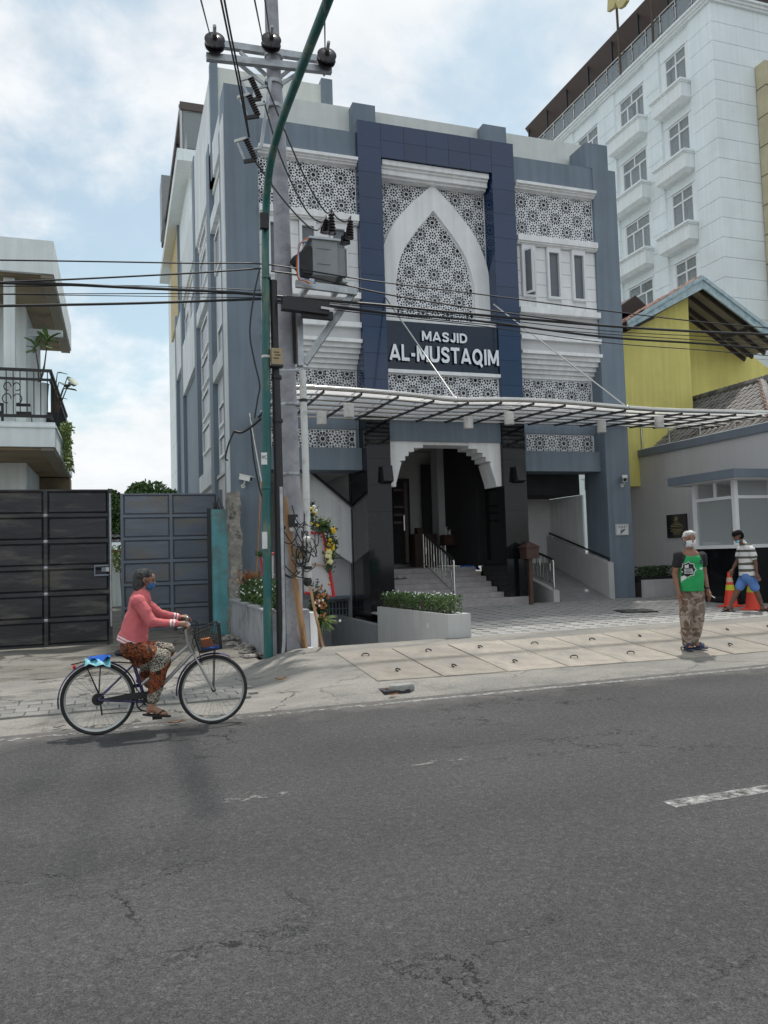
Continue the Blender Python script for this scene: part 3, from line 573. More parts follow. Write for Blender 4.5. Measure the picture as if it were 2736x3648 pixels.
for side in (0,1):
    x0,x1=((2.80,4.94),(8.76,10.90))[side]
    bx0,bx1=x0+.002,x1-.002
    steps('cornice',M_white,bx0,bx1,[(10.125,10.19,15.46),(10.09,10.125,15.52),(10.05,10.09,15.57)],15.8)
    screen('lattice_screen',rect(qx(bx0),qx(bx1),qz(8.93),qz(10.052)),qy(15.68),.014,qx((9.87 if side else 4.30)),qz(9.48),A_,mosque)
    Bx('screen_shade_sheet',M_backing,x0,x1,15.98,16.02,8.9,10.1)
    steps('sill_band',M_white,bx0,bx1,[(8.80,8.938,15.50),(8.765,8.80,15.54),(8.74,8.765,15.58)],15.8)
    Bx('window_wall',M_white,bx0,bx1,15.69,15.85,7.24,8.745)
    wc=(9.065,9.735,10.404) if side else (3.16,3.83,4.50)
    edges=[bx0+.001]+[v for c_ in wc for v in (c_-.19,c_+.19)]+[bx1-.001]
    for r_ in range(5):
        za=7.252+.297*r_; zb=za+.285
        for k in range(0,len(edges),2):
            if edges[k+1]-edges[k]>.05: Bx('wall_block',M_white,edges[k],edges[k+1],15.665,15.69,za,zb)
    for i,c_ in enumerate(wc): slot_window(c_,side==1 and i==0)
    Bx('band',M_white,bx0,bx1,15.52,15.85,7.116,7.246); Bx('plaster_band',M_ltgrey,bx0,bx1,15.66,15.85,6.608,7.116)
    Bx('band',M_white,bx0,bx1,15.54,15.85,6.501,6.608); Bx('plaster_band',M_ltgrey,bx0,bx1,15.64,15.85,6.242,6.501)
    steps('stepped_moulding',M_white,bx0,bx1,[(6.165,6.242,15.52),(6.075,6.165,15.62),(5.975,6.075,15.71),(5.88,5.975,15.80),(5.79,5.88,15.89),(5.69,5.79,15.97)],16.4)
    screen('lattice_screen',rect(qx(bx0),qx(bx1),qz(5.10),qz(5.688)),qy(16.02),.014,qx((9.72 if side else 4.42)),qz(5.30),A_,mosque)
    Bx('screen_shade_sheet',M_backing,x0,x1,16.32,16.36,5.0,5.7)
    # lower grey wall with a small screen
    lx0,lx1=x0+.003,x1-.003
    Bx('beam',M_grey,lx0,lx1,15.96,16.5,4.38,5.10); Bx('beam',M_grey,lx0,lx1,15.80,16.5,3.48,3.95)
    sx0,sx1=((3.02,4.86),(9.02,10.86))[side]
    screen('lattice_screen',rect(qx(sx0),qx(sx1),qz(3.955),qz(4.375)),qy(15.99),.014,qx((10.03 if side else 4.13)),qz(4.165),.46*K,mosque,mt=M_lat)
    Bx('beam',M_grey,lx0,sx0,15.97,16.5,3.95,4.38); Bx('beam',M_grey,sx1,lx1,15.97,16.5,3.95,4.38)
    Bx('screen_shade_sheet',M_backing,sx0,sx1,16.2,16.24,3.95,4.38)
# portal ---------------------------------------------------------------------
PL0,PL1,PR0,PR1=4.945,5.48,8.145,8.715
for xa_,xb_ in ((PL0,PL1),(PR0,PR1)): Bx('portal_core',M_navy,xa_,xb_,15.535,16.7,4.98,11.04); Bx('portal_core',M_black,xa_,xb_,15.535,16.7,G0,4.979)
Bx('portal_core',M_navy,PL1,PR0,15.54,16.3,10.29,11.03)
def tile(x0,x1,z0,z1,yf=15.5,yb=15.535,mm_=None): return MB().box(qx(x0)+.003,qx(x1)-.003,qy(yf),qy(yb),qz(z0)+.003,qz(z1)-.003).build('granite_tile',mm_ or (M_navy if z1>5.2 else M_black),mosque)
nrow=19; hgt=(11.045-.30)/nrow
for xa,xb in ((PL0,PL1),(PR0,PR1)):
    for i in range(nrow): tile(xa,xb,.30+i*hgt,.30+(i+1)*hgt)
for i in range(5):
    for j in range(2): tile(lerp(PL1,PR0,i/5),lerp(PL1,PR0,(i+1)/5),lerp(10.285,11.045,j/2),lerp(10.285,11.045,(j+1)/2))
steps('portal_cornice',M_white,PL1+.04,PR0-.05,[(10.165,10.275,15.56),(10.115,10.165,15.62),(10.0,10.115,15.66),(9.955,10.0,15.74)],15.95)
AX=6.81
def arc(pts): return smooth_path([Vector((a,b_,0)) for a,b_ in pts],5)
outer=[(p.x,p.y) for p in arc([(0,10.0),(.60,9.42),(1.05,8.84),(1.30,8.2),(1.335,7.7),(1.335,6.8)])]
inner=[(p.x,p.y) for p in arc([(0,9.40),(.53,8.76),(.80,8.3),(.945,7.75),(.95,7.3),(.95,6.8)])]
def sym(h_): return [(AX+u,v) for u,v in reversed(h_)]+[(AX-u,v) for u,v in h_[1:]]   # from right base over the apex to left base
O=sym(outer); I=sym(inner)
b=MB(); n_=len(O); ya,yb=qy(15.84),qy(15.97)
def ring_pts(P,y): return [(qx(u),y,qz(v)) for u,v in P]
V=ring_pts(O,ya)+ring_pts(I,ya)+ring_pts(O,yb)+ring_pts(I,yb)
F_=[]
for i in range(n_-1): F_+=[(i,n_+i,n_+i+1,i+1),(i,i+1,2*n_+i+1,2*n_+i),(n_+i,3*n_+i,3*n_+i+1,n_+i+1)]
b.add(V,F_).build('pointed_arch_frame',M_white,mosque)
Bx('arch_sill',M_white,PL1+.002,PR0-.002,15.58,16.0,6.697,6.80)
screen('lattice_screen',[(qx(u),qz(v)) for u,v in I],qy(15.93),.014,qx(AX),qz(7.95),A_,mosque)
sp=[(qx(PL1),qz(7.6))]+[(qx(u),qz(v)) for u,v in reversed(O) if v>7.6]+[(qx(PR0),qz(7.6)),(qx(PR0),qz(10.0)),(qx(PL1),qz(10.0))]
sl_=[(qx(u),qz(v)) for u,v in O]  # right half then left half
half=len(O)//2
rp=[(qx(u),qz(v)) for u,v in O[:half+1] if v>7.75]; rp=rp+[(qx(AX),qz(10.03)),(qx(PR0),qz(10.03)),(qx(PR0),qz(7.75))]
lp=[(qx(u),qz(v)) for u,v in O[half:] if v>7.75]; lp=lp+[(qx(PL1),qz(7.75)),(qx(PL1),qz(10.03)),(qx(AX),qz(10.03))]
for P in (rp,lp): screen('lattice_screen',ccw(P),qy(15.95),.014,qx(AX),qz(9.75),A_,mosque)
Bx('screen_shade_sheet',M_backing,PL1,PR0,16.24,16.3,6.7,10.1)
# sign
for i in range(3): tile(lerp(PL1,PR0-.02,i/3),lerp(PL1,PR0-.02,(i+1)/3),5.625,6.695,15.525,15.56,M_navyd)
Bx('sign_backing',M_dark,PL1,PR0,15.565,16.2,5.5,6.7)
def ell(cx,cy,rx,ry,n=18): return [(cx+rx*math.cos(2*math.pi*i/n),cy+ry*math.sin(2*math.pi*i/n)) for i in range(n+1)]
GL={'M':(1.06,[[(.11,0),(.11,1)],[(.95,0),(.95,1)],[(.14,.97),(.53,.14)],[(.92,.97),(.53,.14)]]),'A':(.98,[[(.10,0),(.49,1)],[(.88,0),(.49,1)],[(.24,.26),(.74,.26)]]),
'S':(.82,[[(.71,.70),(.66,.84),(.50,.905),(.32,.90),(.17,.82),(.14,.69),(.24,.58),(.55,.46),(.68,.36),(.69,.22),(.58,.12),(.40,.09),(.22,.12),(.11,.26)]]),'J':(.64,[[(.52,1),(.52,.30),(.46,.14),(.31,.09),(.17,.14),(.12,.32)]]),'I':(.26,[[(.13,0),(.13,1)]]),
'D':(.88,[[(.11,0),(.11,1)],[(.11,.905),(.42,.905),(.62,.83),(.74,.66),(.76,.5),(.74,.34),(.62,.17),(.42,.095),(.11,.095)]]),'L':(.70,[[(.11,0),(.11,1)],[(.11,.095),(.69,.095)]]),'-':(.46,[[(.06,.40),(.40,.40)]]),
'U':(.92,[[(.11,1),(.11,.34),(.17,.18),(.30,.105),(.46,.09),(.62,.105),(.75,.18),(.81,.34),(.81,1)]]),'T':(.82,[[(0,.905),(.82,.905)],[(.41,0),(.41,.9)]]),'Q':(1.02,[ell(.49,.5,.375,.405),[(.58,.26),(.93,-.12)]])}
def ribbon(mb,pts,wd,fn,t0,t1):
    P=[Vector(p) for p in pts]; n=len(P); closed=(P[0]-P[-1]).length<1e-6; Lf=[];Rt=[]
    for i in range(n):
        a=P[i]-P[i-1] if i>0 else (P[i]-P[-2] if closed else P[1]-P[0]); b_=P[i+1]-P[i] if i<n-1 else (P[1]-P[0] if closed else P[i]-P[i-1])
        a.normalize(); b_.normalize(); t=(a+b_).normalized(); nn=Vector((-t.y,t.x)); k=wd/2/max(.5,nn.dot(Vector((-a.y,a.x)))); Lf.append(P[i]+nn*k); Rt.append(P[i]-nn*k)
    V=[fn(p,t0) for p in Lf]+[fn(p,t0) for p in Rt]+[fn(p,t1) for p in Lf]+[fn(p,t1) for p in Rt]; F_=[]
    for i in range(n-1): F_+=[(i,n+i,n+i+1,i+1)]
    mb.cm=0; mb.add(V,F_); mb.cm=1; F2=[]
    for i in range(n-1): F2+=[(i,i+1,2*n+i+1,2*n+i),(n+i,3*n+i,3*n+i+1,n+i+1)]
    if not closed: F2+=[(0,2*n,3*n,n),(n-1,2*n-1,4*n-1,3*n-1)]
    mb.add(V,F2)
def letters(txt,x0,x1,z0,z1,yf,dep,gap=.10,wd=.21):
    tot=sum(GL[c][0] for c in txt)+gap*(len(txt)-1); sx=(x1-x0)/tot; cur=x0
    for ch in txt:
        w_,st=GL[ch]; mb=MB()
        for i,s_ in enumerate(st): ribbon(mb,s_,wd,lambda p,t,i=i:(cur+p.x*sx,t-.0012*i,z0+min(max(p.y,0 if ch!='Q' else -.2),1)*(z1-z0)),yf,yf+dep)
        mb.build('letter',[M_letter,M_lside],mosque); cur+=(w_+gap)*sx
letters('MASJID',qx(6.275),qx(7.356),qz(6.276),qz(6.492),qy(15.465),.05)
letters('AL-MUSTAQIM',qx(5.511),qx(8.115),qz(5.809),qz(6.165),qy(15.46),.055)
Bx('band',M_white,PL1,PR0,15.46,15.7,5.545,5.62)
screen('lattice_screen',rect(qx(PL1),qx(PR0),qz(4.98),qz(5.543)),qy(15.56),.014,qx(6.66),qz(5.18),A_,mosque)
Bx('screen_shade_sheet',M_backing,PL1,PR0,15.85,15.9,4.95,5.545)
Bx('beam',M_grey,PL1,PR0,15.57,16.4,4.09,4.98)
# white stepped corbels under the entrance beam
yc=qy(15.62); C_=lambda x,y:fy(1000+x*.5425,1250+y*.5425,yc)
Rb=[C_(1450,604),C_(1232,604),C_(1232,642),C_(1290,644),C_(1290,668),C_(1325,670),C_(1325,696),C_(1347,697),C_(1347,725),C_(1382,728),C_(1372,740),C_(1383,775),C_(1400,830),C_(1412,868),C_(1415,892),C_(1447,888)]
rb=[(p.x,p.z) for p in Rb]; xr=qx(PR0)-.004; rb=[(min(u,xr),v) for u,v in rb]; rb[-1]=(xr,rb[-1][1]); rb[0]=(xr,qz(4.088))
rb[1]=(rb[1][0],qz(4.088))
mid=(qx(PL1)+qx(PR0))/2
for P in (rb,[(2*mid-u,v) for u,v in rb]):
    P=ccw(P); MB().prism(P,lambda u,v,t:(u,t,v),qy(15.61),qy(16.2)).build('stepped_corbel',M_white,mosque)
MB().box(rb[1][0]*0+2*mid-rb[1][0]+.002,rb[1][0]-.002,qy(15.63),qy(16.15),qz(4.02),qz(4.088)).build('corbel_band',M_white,mosque)
# porch -------------------------------------------------------------------------
ZL=1.275
Bxm=lambda name,m,x0,x1,y0,y1,z0,z1,parent=None: MB().box(x0,x1,y0,y1,z0,z1).build(name,m,parent or mosque)
tops=[.533,.653,.779,.906,1.031,1.147,1.275]; sy0=17.02
for i,t in enumerate(tops):
    y0=sy0+.31*i; xr=(9.62,9.0,8.96,8.96,8.97,8.97,8.97)[i]
    s=MB(); s.bbox(6.06,xr,y0,(y0+.36) if i<6 else 23.5,.2,t,.012); s.build('step',M_step,mosque)
for i in range(1,6): Bxm('plinth_block',M_black,8.975,9.005+.09*(5-i) if i<5 else 9.005,sy0+.31*i+.01,sy0+.31*i+.32,.3,tops[i]+.004)
Bxm('plinth_block',M_black,9.01,9.62,17.42,18.6,.3,1.29)
Bxm('porch_wall',M_porch,5.5,6.05,18.6,23.4,0,4.95); Bxm('porch_ceiling',M_porch,5.2,9.7,17.9,23.5,4.72,4.9)
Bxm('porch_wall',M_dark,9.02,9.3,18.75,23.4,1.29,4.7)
bw=lambda name,m,xa,xb,y,za=None,zb=None:None
def facewall(name,m,xs,ys,Y,th=.12,parent=None):  # upright slab from pixel extents, on plane Y
    p=fy(xs[0],(ys[0]+ys[1])/2,Y); q=fy(xs[1],(ys[0]+ys[1])/2,Y); t=fy((xs[0]+xs[1])/2,ys[0],Y); u=fy((xs[0]+xs[1])/2,ys[1],Y)
    return MB().box(p.x,q.x,Y,Y+th,u.z,t.z).build(name,m,parent or mosque)
Bxm('back_wall',M_porch,5.3,9.9,21.9,22.0,ZL,4.75)
facewall('wall_pier',M_ltgrey,(1562,1650),(1600,2012),20.9,.5)
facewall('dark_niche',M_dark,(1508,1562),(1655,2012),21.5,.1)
d=facewall('door',M_wood,(1645,1800),(1655,2012),21.0,.08)
for x in (1678,1745): facewall('door_rail',M_wood,(x,x+5),(1665,2008),20.97,.02,d)
facewall('door_handle',M_steel,(1692,1694),(1868,1886),20.93,.03,d)
# open timber and glass door on the left of the porch
facewall('dark_opening',M_dark,(1396,1462),(1705,2008),21.7,.1)
d=facewall('door_leaf',M_wood,(1443,1454),(1718,2005),20.6,.06)
for y in (1742,1802,1830,1858): facewall('door_bar',M_wood,(1404,1444),(y,y+7),20.62,.03,d)
facewall('door_handle',M_steel,(1439,1442),(1836,1890),20.52,.04,d)
# left bay: stair balustrade wall, basement ramp and wall
xl0,xl1=qx(2.80),qx(4.95)
Bxm('bay_back_wall',M_porch,2.5,5.4,21.2,21.3,-2.2,5.4); Bxm('bay_ceiling',M_porch,2.4,5.45,17.9,21.2,3.72,3.8)
Yb=18.5; P=[fy(x,y,Yb) for x,y in ((1060,1655),(1103,1682),(1300,1844),(1300,2030),(1262,2012),(1178,1955),(1060,1880))]
MB().prism(ccw([(p.x,p.z) for p in P]),lambda u,v,t:(u,t,v),Yb,Yb+.14).build('stair_wall',M_white,mosque)
a=fy(1075,1652,Yb-.1); b_=fy(1295,1836,Yb-.1); h_=MB().tube([a,b_],.03,8).build('handrail',M_blackm,mosque)
a=fy(1080,1664,Yb-.1); b_=fy(1295,1846,Yb-.1); MB().tube([a,b_],.014,8).build('handrail_rod',M_steel,mosque)
Yw=19.2; facewall('stair_landing_wall',M_ltgrey,(1180,1310),(1990,2122),19.0,.1); facewall('landing_ledge',M_grey,(1150,1310),(2122,2132),18.9,.2)
Bxm('basement_wall',M_trafo,2.6,5.42,Yw,Yw+.15,-2.3,fy(1200,2128,Yw).z)
gp=facewall('grille_opening',M_dark,(1170,1280),(2142,2212),Yw-.03,.02)
for i in range(9): facewall('grille_bar',M_grey,(1172+i*12,1175+i*12),(2143,2211),Yw-.05,.015,gp)
for i in range(1,3): facewall('grille_rail',M_grey,(1171,1279),(2143+i*23,2146+i*23),Yw-.07,.015,gp)
r_=MB(); r_.add([(2.95,11.7,.1),(5.05,11.7,.1),(5.05,14.5,-1.3),(2.95,14.5,-1.3),(5.05,20.4,-1.9),(2.95,20.4,-1.9)],[(0,1,2,3),(3,2,4,5)]); struct(r_.build('basement_ramp',M_porch))
Bxm('ramp_side_wall',M_white,2.96,3.08,12.6,17.1,-1.5,.74)
Bxm('basement_side_wall',M_trafo,5.05,5.2,11.78,20.4,-2.3,.2); Bxm('basement_side_wall',M_porch,2.80,2.945,11.78,20.4,-2.3,.2); Bxm('basement_side_wall',M_porch,2.44,2.56,17.9,21.2,-2.2,3.7)
Bxm('column_side_wall',M_black,5.44,5.46,18.42,18.6,-1.5,3.7)
# right bay: wheelchair ramp
RZ0,RZ1=.36,1.28
Bxm('bay_side_wall',M_white,11.97,12.01,18.3,20.0,.3,3.12); Bxm('bay_back_wall',M_porch,9.9,11.97,20.0,20.1,.3,3.14)
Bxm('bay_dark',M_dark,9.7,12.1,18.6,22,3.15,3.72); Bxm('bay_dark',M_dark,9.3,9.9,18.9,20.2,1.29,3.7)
rm=MB().add([(10.37,16.95,RZ0),(11.84,16.95,RZ0),(11.84,20.0,RZ1),(10.37,20.0,RZ1),(10.37,16.95,.1),(11.84,16.95,.1)],[(0,1,2,3),(4,5,1,0)])
M_ramp=mat('ramp_concrete',(.22,.22,.22),.85,var=.12,scale=4,bump=.004); ra=thing('wheelchair_ramp','grey concrete access ramp with low side walls right of the mosque steps','ramp'); rm.build('ramp_surface',M_ramp,ra)
def slopewall(x0,x1,y0,z0,y1,z1,name,parent):
    return MB().prism([(y0,.2),(y1,.2),(y1,z1),(y0,z0)],lambda u,v,t:(t,u,v),x0,x1).build(name,M_planter,parent)
slopewall(11.82,11.98,17.02,1.275,20.0,2.05,'side_wall',ra); slopewall(10.2,10.36,17.02,.63,18.9,1.08,'side_wall',ra)
for x0,x1,y0,z0,y1,z1,hh in ((11.90,11.90,17.08,1.28,19.95,2.04,.10),):
    hr=MB().tube([(x0,y0,z0+hh-.06),(x0,y0,z0+hh),(x0,y1,z1+hh)],.028,10).build('handrail',M_blackm,ra)
    for t in (.02,.5,.95): MB().tube([(x0,lerp(y0,y1,t),lerp(z0,z1,t)-.03),(x0,lerp(y0,y1,t),lerp(z0,z1,t)+hh)],.012,8).build('rail_post',M_steel,ra)
def balustrade(root,x,y0,z0,y1,z1,hh,nb,lift=0):
    P0,P1=Vector((x,y0,z0)),Vector((x,y1,z1))
    MB().tube([P0,P0+Vector((0,0,hh-.05)),P0+Vector((0,.04,hh))],.026,10).build('post',M_steel,root); MB().tube([P1,P1+Vector((0,0,hh))],.026,10).build('post',M_steel,root)
    MB().tube([P0+Vector((0,0,hh)),P1+Vector((0,0,hh))],.03,10).build('top_rail',M_blackm,root)
    MB().tube([P0+Vector((0,0,.14)),P1+Vector((0,0,.14))],.014,8).build('bottom_rail',M_steel,root)
    for i in range(1,nb):
        q=P0.lerp(P1,i/nb); bb=MB().tube([q+Vector((0,0,.14)),q+Vector((0,0,hh))],.011,6)
        if i%3==1: bb.tube([q+Vector((0,0,.45)),q+Vector((0,0,.62))],.026,8)
        bb.build('baluster',M_steel,root)
st=thing('stair_railing','stainless balustrade with black top rail in the middle of the entrance steps','railing'); balustrade(st,7.56,17.1,.535,19.02,1.27,.95,11)
rr=thing('ramp_railing','short stainless balustrade on the low wall between steps and ramp','railing'); balustrade(rr,10.28,17.12,.65,18.6,1.0,.76,9)
# mosque left flank ---------------------------------------------------------------
def S_(name,m,y0,y1,z0,z1,x0,x1): return MB().box(qx(x0),qx(x1),qy(y0),qy(y1),qz(z0),qz(z1)).build(name,m,mosque)
S_('flank_wall',M_side,16.5,30.5,G0,10.5,2.24,2.40)
S_('flank_wall',M_side,16.5,18.4,10.5,11.3,2.14,2.4); S_('flank_wall',M_side,18.0,22.5,10.5,13.1,2.14,2.22); S_('flank_wall',M_side,22.5,27.5,10.5,12.0,2.14,2.4)
for y0,y1,zt in ((18.4,19.0,11.6),(22.1,22.7,13.2),(27.1,27.7,12.0),(30.1,30.6,11)): S_('fin',M_grey,y0,y1,G0,zt,2.12,2.3)
S_('front_strip',M_side,15.62,16.15,G0,10.8,2.10,2.118)
bands=[(16.15,18.4,5.80,6.22),(16.15,18.4,9.4,9.75),(19.0,22.1,3.5,3.95),(19.0,22.1,8.2,8.6),(22.7,27.1,2.4,2.9),(22.7,27.1,7.3,9.0),(27.7,30.1,2.2,2.7),(27.7,30.1,8.5,10.5)]
for y0,y1,z0,z1 in bands: S_('spandrel_band',M_side,y0,y1,z0,z1,2.13,2.24)
S_('recess',M_grey,22.7,27.1,2.9,7.3,2.232,2.238); S_('recess',M_grey,27.7,30.1,2.7,8.5,2.232,2.238); S_('recess',M_grey,22.7,27.1,G0,2.4,2.232,2.238)
def fl_win(y0,y1,z0,z1):
    f=MB(); X0=qx(2.215); w_=None
    a,b_,c_,d_=qy(y0),qy(y1),qz(z0),qz(z1); t=.06
    for u0,u1,v0,v1 in ((a,a+t,c_,d_),(b_-t,b_,c_,d_),(a+t,b_-t,c_,c_+t),(a+t,b_-t,d_-t,d_)): f.box(X0-.03,X0+.05,u0,u1,v0,v1)
    w_=f.build('window',M_fr,mosque); MB().box(X0+.01,X0+.02,a+t,b_-t,c_+t,d_-t).build('pane',M_frost,w_)
for y0,y1,z0,z1 in ((16.95,17.95,4.65,5.15),(16.95,17.95,3.95,4.45),(16.3,16.6,4.6,5.3),(16.3,16.6,3.9,4.5),(16.9,17.9,6.28,6.9),(17.2,18.2,8.3,9.2),(16.3,16.8,8.35,9.2),(16.3,16.8,7.5,8.2),
    (19.9,21.6,7.2,8.0),(19.9,21.6,6.3,7.0),(19.9,21.6,5.4,6.1),(19.9,21.6,4.5,5.2),(19.3,19.6,7.3,7.8),(19.3,19.6,6.5,7.0),(19.3,19.6,5.7,6.2),(19.9,21.6,9.0,9.8),(19.9,21.6,9.95,10.4),(18.95,19.6,10.9,12.2),(23.2,24.8,9.1,9.8),(25.2,26.7,9.1,9.8)): fl_win(y0,y1,z0,z1)
seat(mosque); seat(ra); seat(st); seat(rr)
# ---------------------------------------------------------------- glass canopy over the forecourt
can=thing('glass_canopy','steel tube and glass canopy with wavy front edge hung above the mosque forecourt','canopy')
YC=14.15; YBK=17.1
fpts=[fy(1050+x*.7233,1300+y*.7233,YC) for x,y in ((-60,118),(55,110),(200,118),(380,131),(600,151),(790,172),(1050,172),(1250,180),(1400,190),(1640,212))]+[fy(2400,1463,YC),fy(2736,1471,YC),fy(2900,1476,YC)]
fpts=smooth_path(fpts,4)
def zf(X):
    for a,b_ in zip(fpts,fpts[1:]):
        if a.x<=X<=b_.x: return lerp(a.z,b_.z,(X-a.x)/(b_.x-a.x))
    return fpts[0].z if X<fpts[0].x else fpts[-1].z
zb=lambda X:fy(1600,1497,YBK).z
X0c,X1c=fpts[0].x,fpts[-1].x
def cz(X,t): return lerp(zf(X),zb(X),t)        # t 0 front .. 1 wall
def cy(t): return lerp(YC,YBK,t)
MB().tube(fpts,.045,10).build('front_tube',M_steel,can)
XE=12.68     # to the right of the mosque the canopy has no wall behind it
nc=17; xs=[lerp(X0c+.05,X1c-.05,i/nc) for i in range(nc+1)]; rows=6
for j in range(1,rows+1):
    t=j/rows; MB().tube([(x,cy(t),cz(x,t)-.02) for x in np.linspace(X0c+.03,X1c-.03,20)],.026,8).build('purlin',M_steel,can)
for i,x in enumerate(xs): MB().bar((x,cy(0)+.04,cz(x,0)-.055),(x,cy(1),cz(x,1)-.055),.03,.045).build('rafter',M_blackm,can)
for i in range(nc):
    for j in range(0,rows,2):
        a,b_=xs[i]+.02,xs[i+1]-.02; t0,t1=(j+.04)/rows,(j+1.96)/rows; z=.05
        V=[(a,cy(t0),cz(a,t0)+z),(b_,cy(t0),cz(b_,t0)+z),(b_,cy(t1),cz(b_,t1)+z),(a,cy(t1),cz(a,t1)+z)]
        MB().add(V+[(p[0],p[1],p[2]+.012) for p in V],[(3,2,1,0),(4,5,6,7),(0,1,5,4),(1,2,6,5),(2,3,7,6),(3,0,4,7)]).build('glass_panel',M_canopyglass,can)
for (x,y) in ((1242,1440),(1145,1468),(1668,1486),(1813,1470),(2142,1502),(2347,1484)):
    p=gz(x,y,4.62); MB().lathe([(.10,-.26),(.105,-.25),(.105,0),(.09,.01)],p,n=16).build('downlight',M_pvc,can)
for a,b_,yt in (((1372,1058),(1625,1424),17.06),((1758,1084),(2236,1452),17.06)):
    A,Bp=fy(*a,yt),fy(*b_,YC); r_=MB().tube([A,Bp],.017,8); r_.sphere(Bp,.06,8,6).build('tie_rod',M_steel,can)
A,Bp=fy(889,1472,16.9),fy(931,1715,16.9); MB().tube([A,Bp],.020,8).build('support_strut',M_steel,can)
A,Bp=fy(931,1715,16.9),fy(911,2080,16.9); MB().tube([A,Bp],.02,8).build('support_post',M_bamboo,can)
seat(can)
# ---------------------------------------------------------------- hotel
hotel=thing('hotel_building','tall white hotel with box balconies and rooftop glass railing behind the yellow house','hotel')
HX,HY,HB,HT=25.5,27.0,43.6,26.3
MB().box(HX+.35,46,HY+.35,HB,0,HT).build('wall_core',M_room,hotel)
cols=[(28.86,30.34),(32.0,34.0),(36.0,38.0),(40.0,42.0)]; tops_=[25.42-3.39*i for i in range(7)]
segs=[HY]+[v for a,b_ in cols for v in (a-.28,b_+.28)]+[HB]
for k in range(0,len(segs),2): MB().box(HX+.05,HX+.36,segs[k] if k else HY+.05,segs[k+1],0,HT).build('wall_pier',M_hotel,hotel)
MB().box(HX+.36,46,HY+.05,HY+.36,0,HT).build('front_wall',M_hotel,hotel)
gz_=[26.14-.905*i for i in range(23)]
for i in range(22):
    za,zb_=gz_[i+1]+.022,gz_[i]
    for k in range(0,len(segs),2):
        y0=segs[k] if k else HY; y1=segs[k+1]-(.0 if k else .1)
        if k==0 or i%1==0: MB().box(HX,HX+.05,y0+(.02 if k else 0),y1-.02,za,zb_).build('wall_panel',M_hotel,hotel)
    MB().box(HX+.05,32,HY,HY+.05,za,zb_).build('wall_panel',M_hotel,hotel)
def hwin(y0,y1,zt,three,plant=False):
    zs=zt-1.95; X=HX+.16
    if zt>25: MB().box(HX+.10,HX+.36,y0-.28,y1+.28,zt+.02,HT).build('lintel',M_hotel,hotel)
    MB().box(HX+.10,HX+.36,y0-.28,y1+.28,zs-1.42,zs-.02).build('spandrel',M_hotel,hotel)
    for a,b_ in ((y0-.28,y0-.0),(y1,y1+.28)): MB().box(HX+.14,HX+.36,a,b_,zs-.02,zt+.02).build('window_reveal',M_hotelb,hotel)
    f=MB(); t=.07
    ms=[y0,y1]; n=3 if three else 2
    for a,b_,c_,d_ in ((y0,y0+t,zs,zt),(y1-t,y1,zs,zt),(y0+t,y1-t,zs,zs+t),(y0+t,y1-t,zt-t,zt),(y0+t,y1-t,zt-.62,zt-.54)): f.box(X,X+.08,a,b_,c_,d_)
    cuts=[lerp(y0,y1,v) for v in ((.3,.68) if three else (.5,))]
    for c_ in cuts: f.box(X+.003,X+.077,c_-.04,c_+.04,zs+t,zt-.62); 
    f.box(X+.003,X+.077,(y0+y1)/2-.035,(y0+y1)/2+.035,zt-.54,zt-t)
    w_=f.build('window',M_fr,hotel); ed=[y0+t]+[v for c_ in cuts for v in (c_-.04,c_+.04)]+[y1-t]
    for k in range(0,len(ed),2): MB().box(X+.03,X+.04,ed[k],ed[k+1],zs+t,zt-.62).build('pane',M_clear,w_)
    MB().box(X+.03,X+.04,y0+t,y1-t,zt-.54,zt-t).build('pane',M_clear,w_)
    c=MB(); n_=26; V=[]
    for i in range(n_+1): yy=lerp(y0+t,y1-t,i/n_); V+=[(X+.13+.025*math.sin(i*2.1),yy,zs+.05),(X+.13+.025*math.sin(i*2.1),yy,zt-.05)]
    ga=random.randint(3,n_-4); gw=random.choice((0,2,4,8)); keep=[i for i in range(n_) if not(ga<=i<ga+gw)]
    c.add(V,[(2*i,2*i+1,2*i+3,2*i+2) for i in keep],True).build('curtain',M_curtain,w_)
    # box balcony under the window
    a,b_=y0-.38,y1+.38; bz=zs-.06; bb=MB(); bb.box(HX-.62,HX+.1,a-.05,b_+.05,bz-.10,bz); bb.box(HX-.55,HX+.1,a,b_,bz-.16,bz-.10); bb.box(HX-.5,HX+.1,a+.05,b_-.05,bz-.82,bz-.16)
    V=[(HX-.5,a+.05,bz-.82),(HX-.5,b_-.05,bz-.82),(HX-.3,b_-.25,bz-.98),(HX-.3,a+.25,bz-.98),(HX+.1,a+.05,bz-.82),(HX+.1,b_-.05,bz-.82),(HX+.1,b_-.25,bz-.98),(HX+.1,a+.25,bz-.98)]
    bb.add(V,[(0,1,2,3),(3,2,6,7),(0,3,7,4),(1,5,6,2)]); bb.build('balcony_box',M_hotelb,hotel)
for ci,(a,b_) in enumerate(cols):
    for ri,zt in enumerate(tops_):
        if ri>5 or (ci==3 and ri>0): continue
        hwin(a,b_,zt,ci>0)
ps=MB()
for a,b_ in cols[3:]: ps.box(HX+.12,HX+.36,a-.28,b_+.28,0,22)
ps.build('blind_bay',M_hotel,hotel)
c=MB()
for d_,z0,z1 in ((.12,26.14,26.24),(.2,26.24,26.36),(.3,26.36,26.46)): c.box(HX-d_,46,HY-d_,HB,z0,z1)
c.build('roof_cornice',M_hotelb,hotel)
rl=MB().tube([(HX-.1,HY-.1,27.68),(HX-.1,HB,27.68)],.04,8).build('roof_rail',M_steel,hotel); MB().tube([(HX-.1,HY-.1,27.68),(40,HY-.1,27.68)],.04,8).build('roof_rail',M_steel,hotel)
n=15
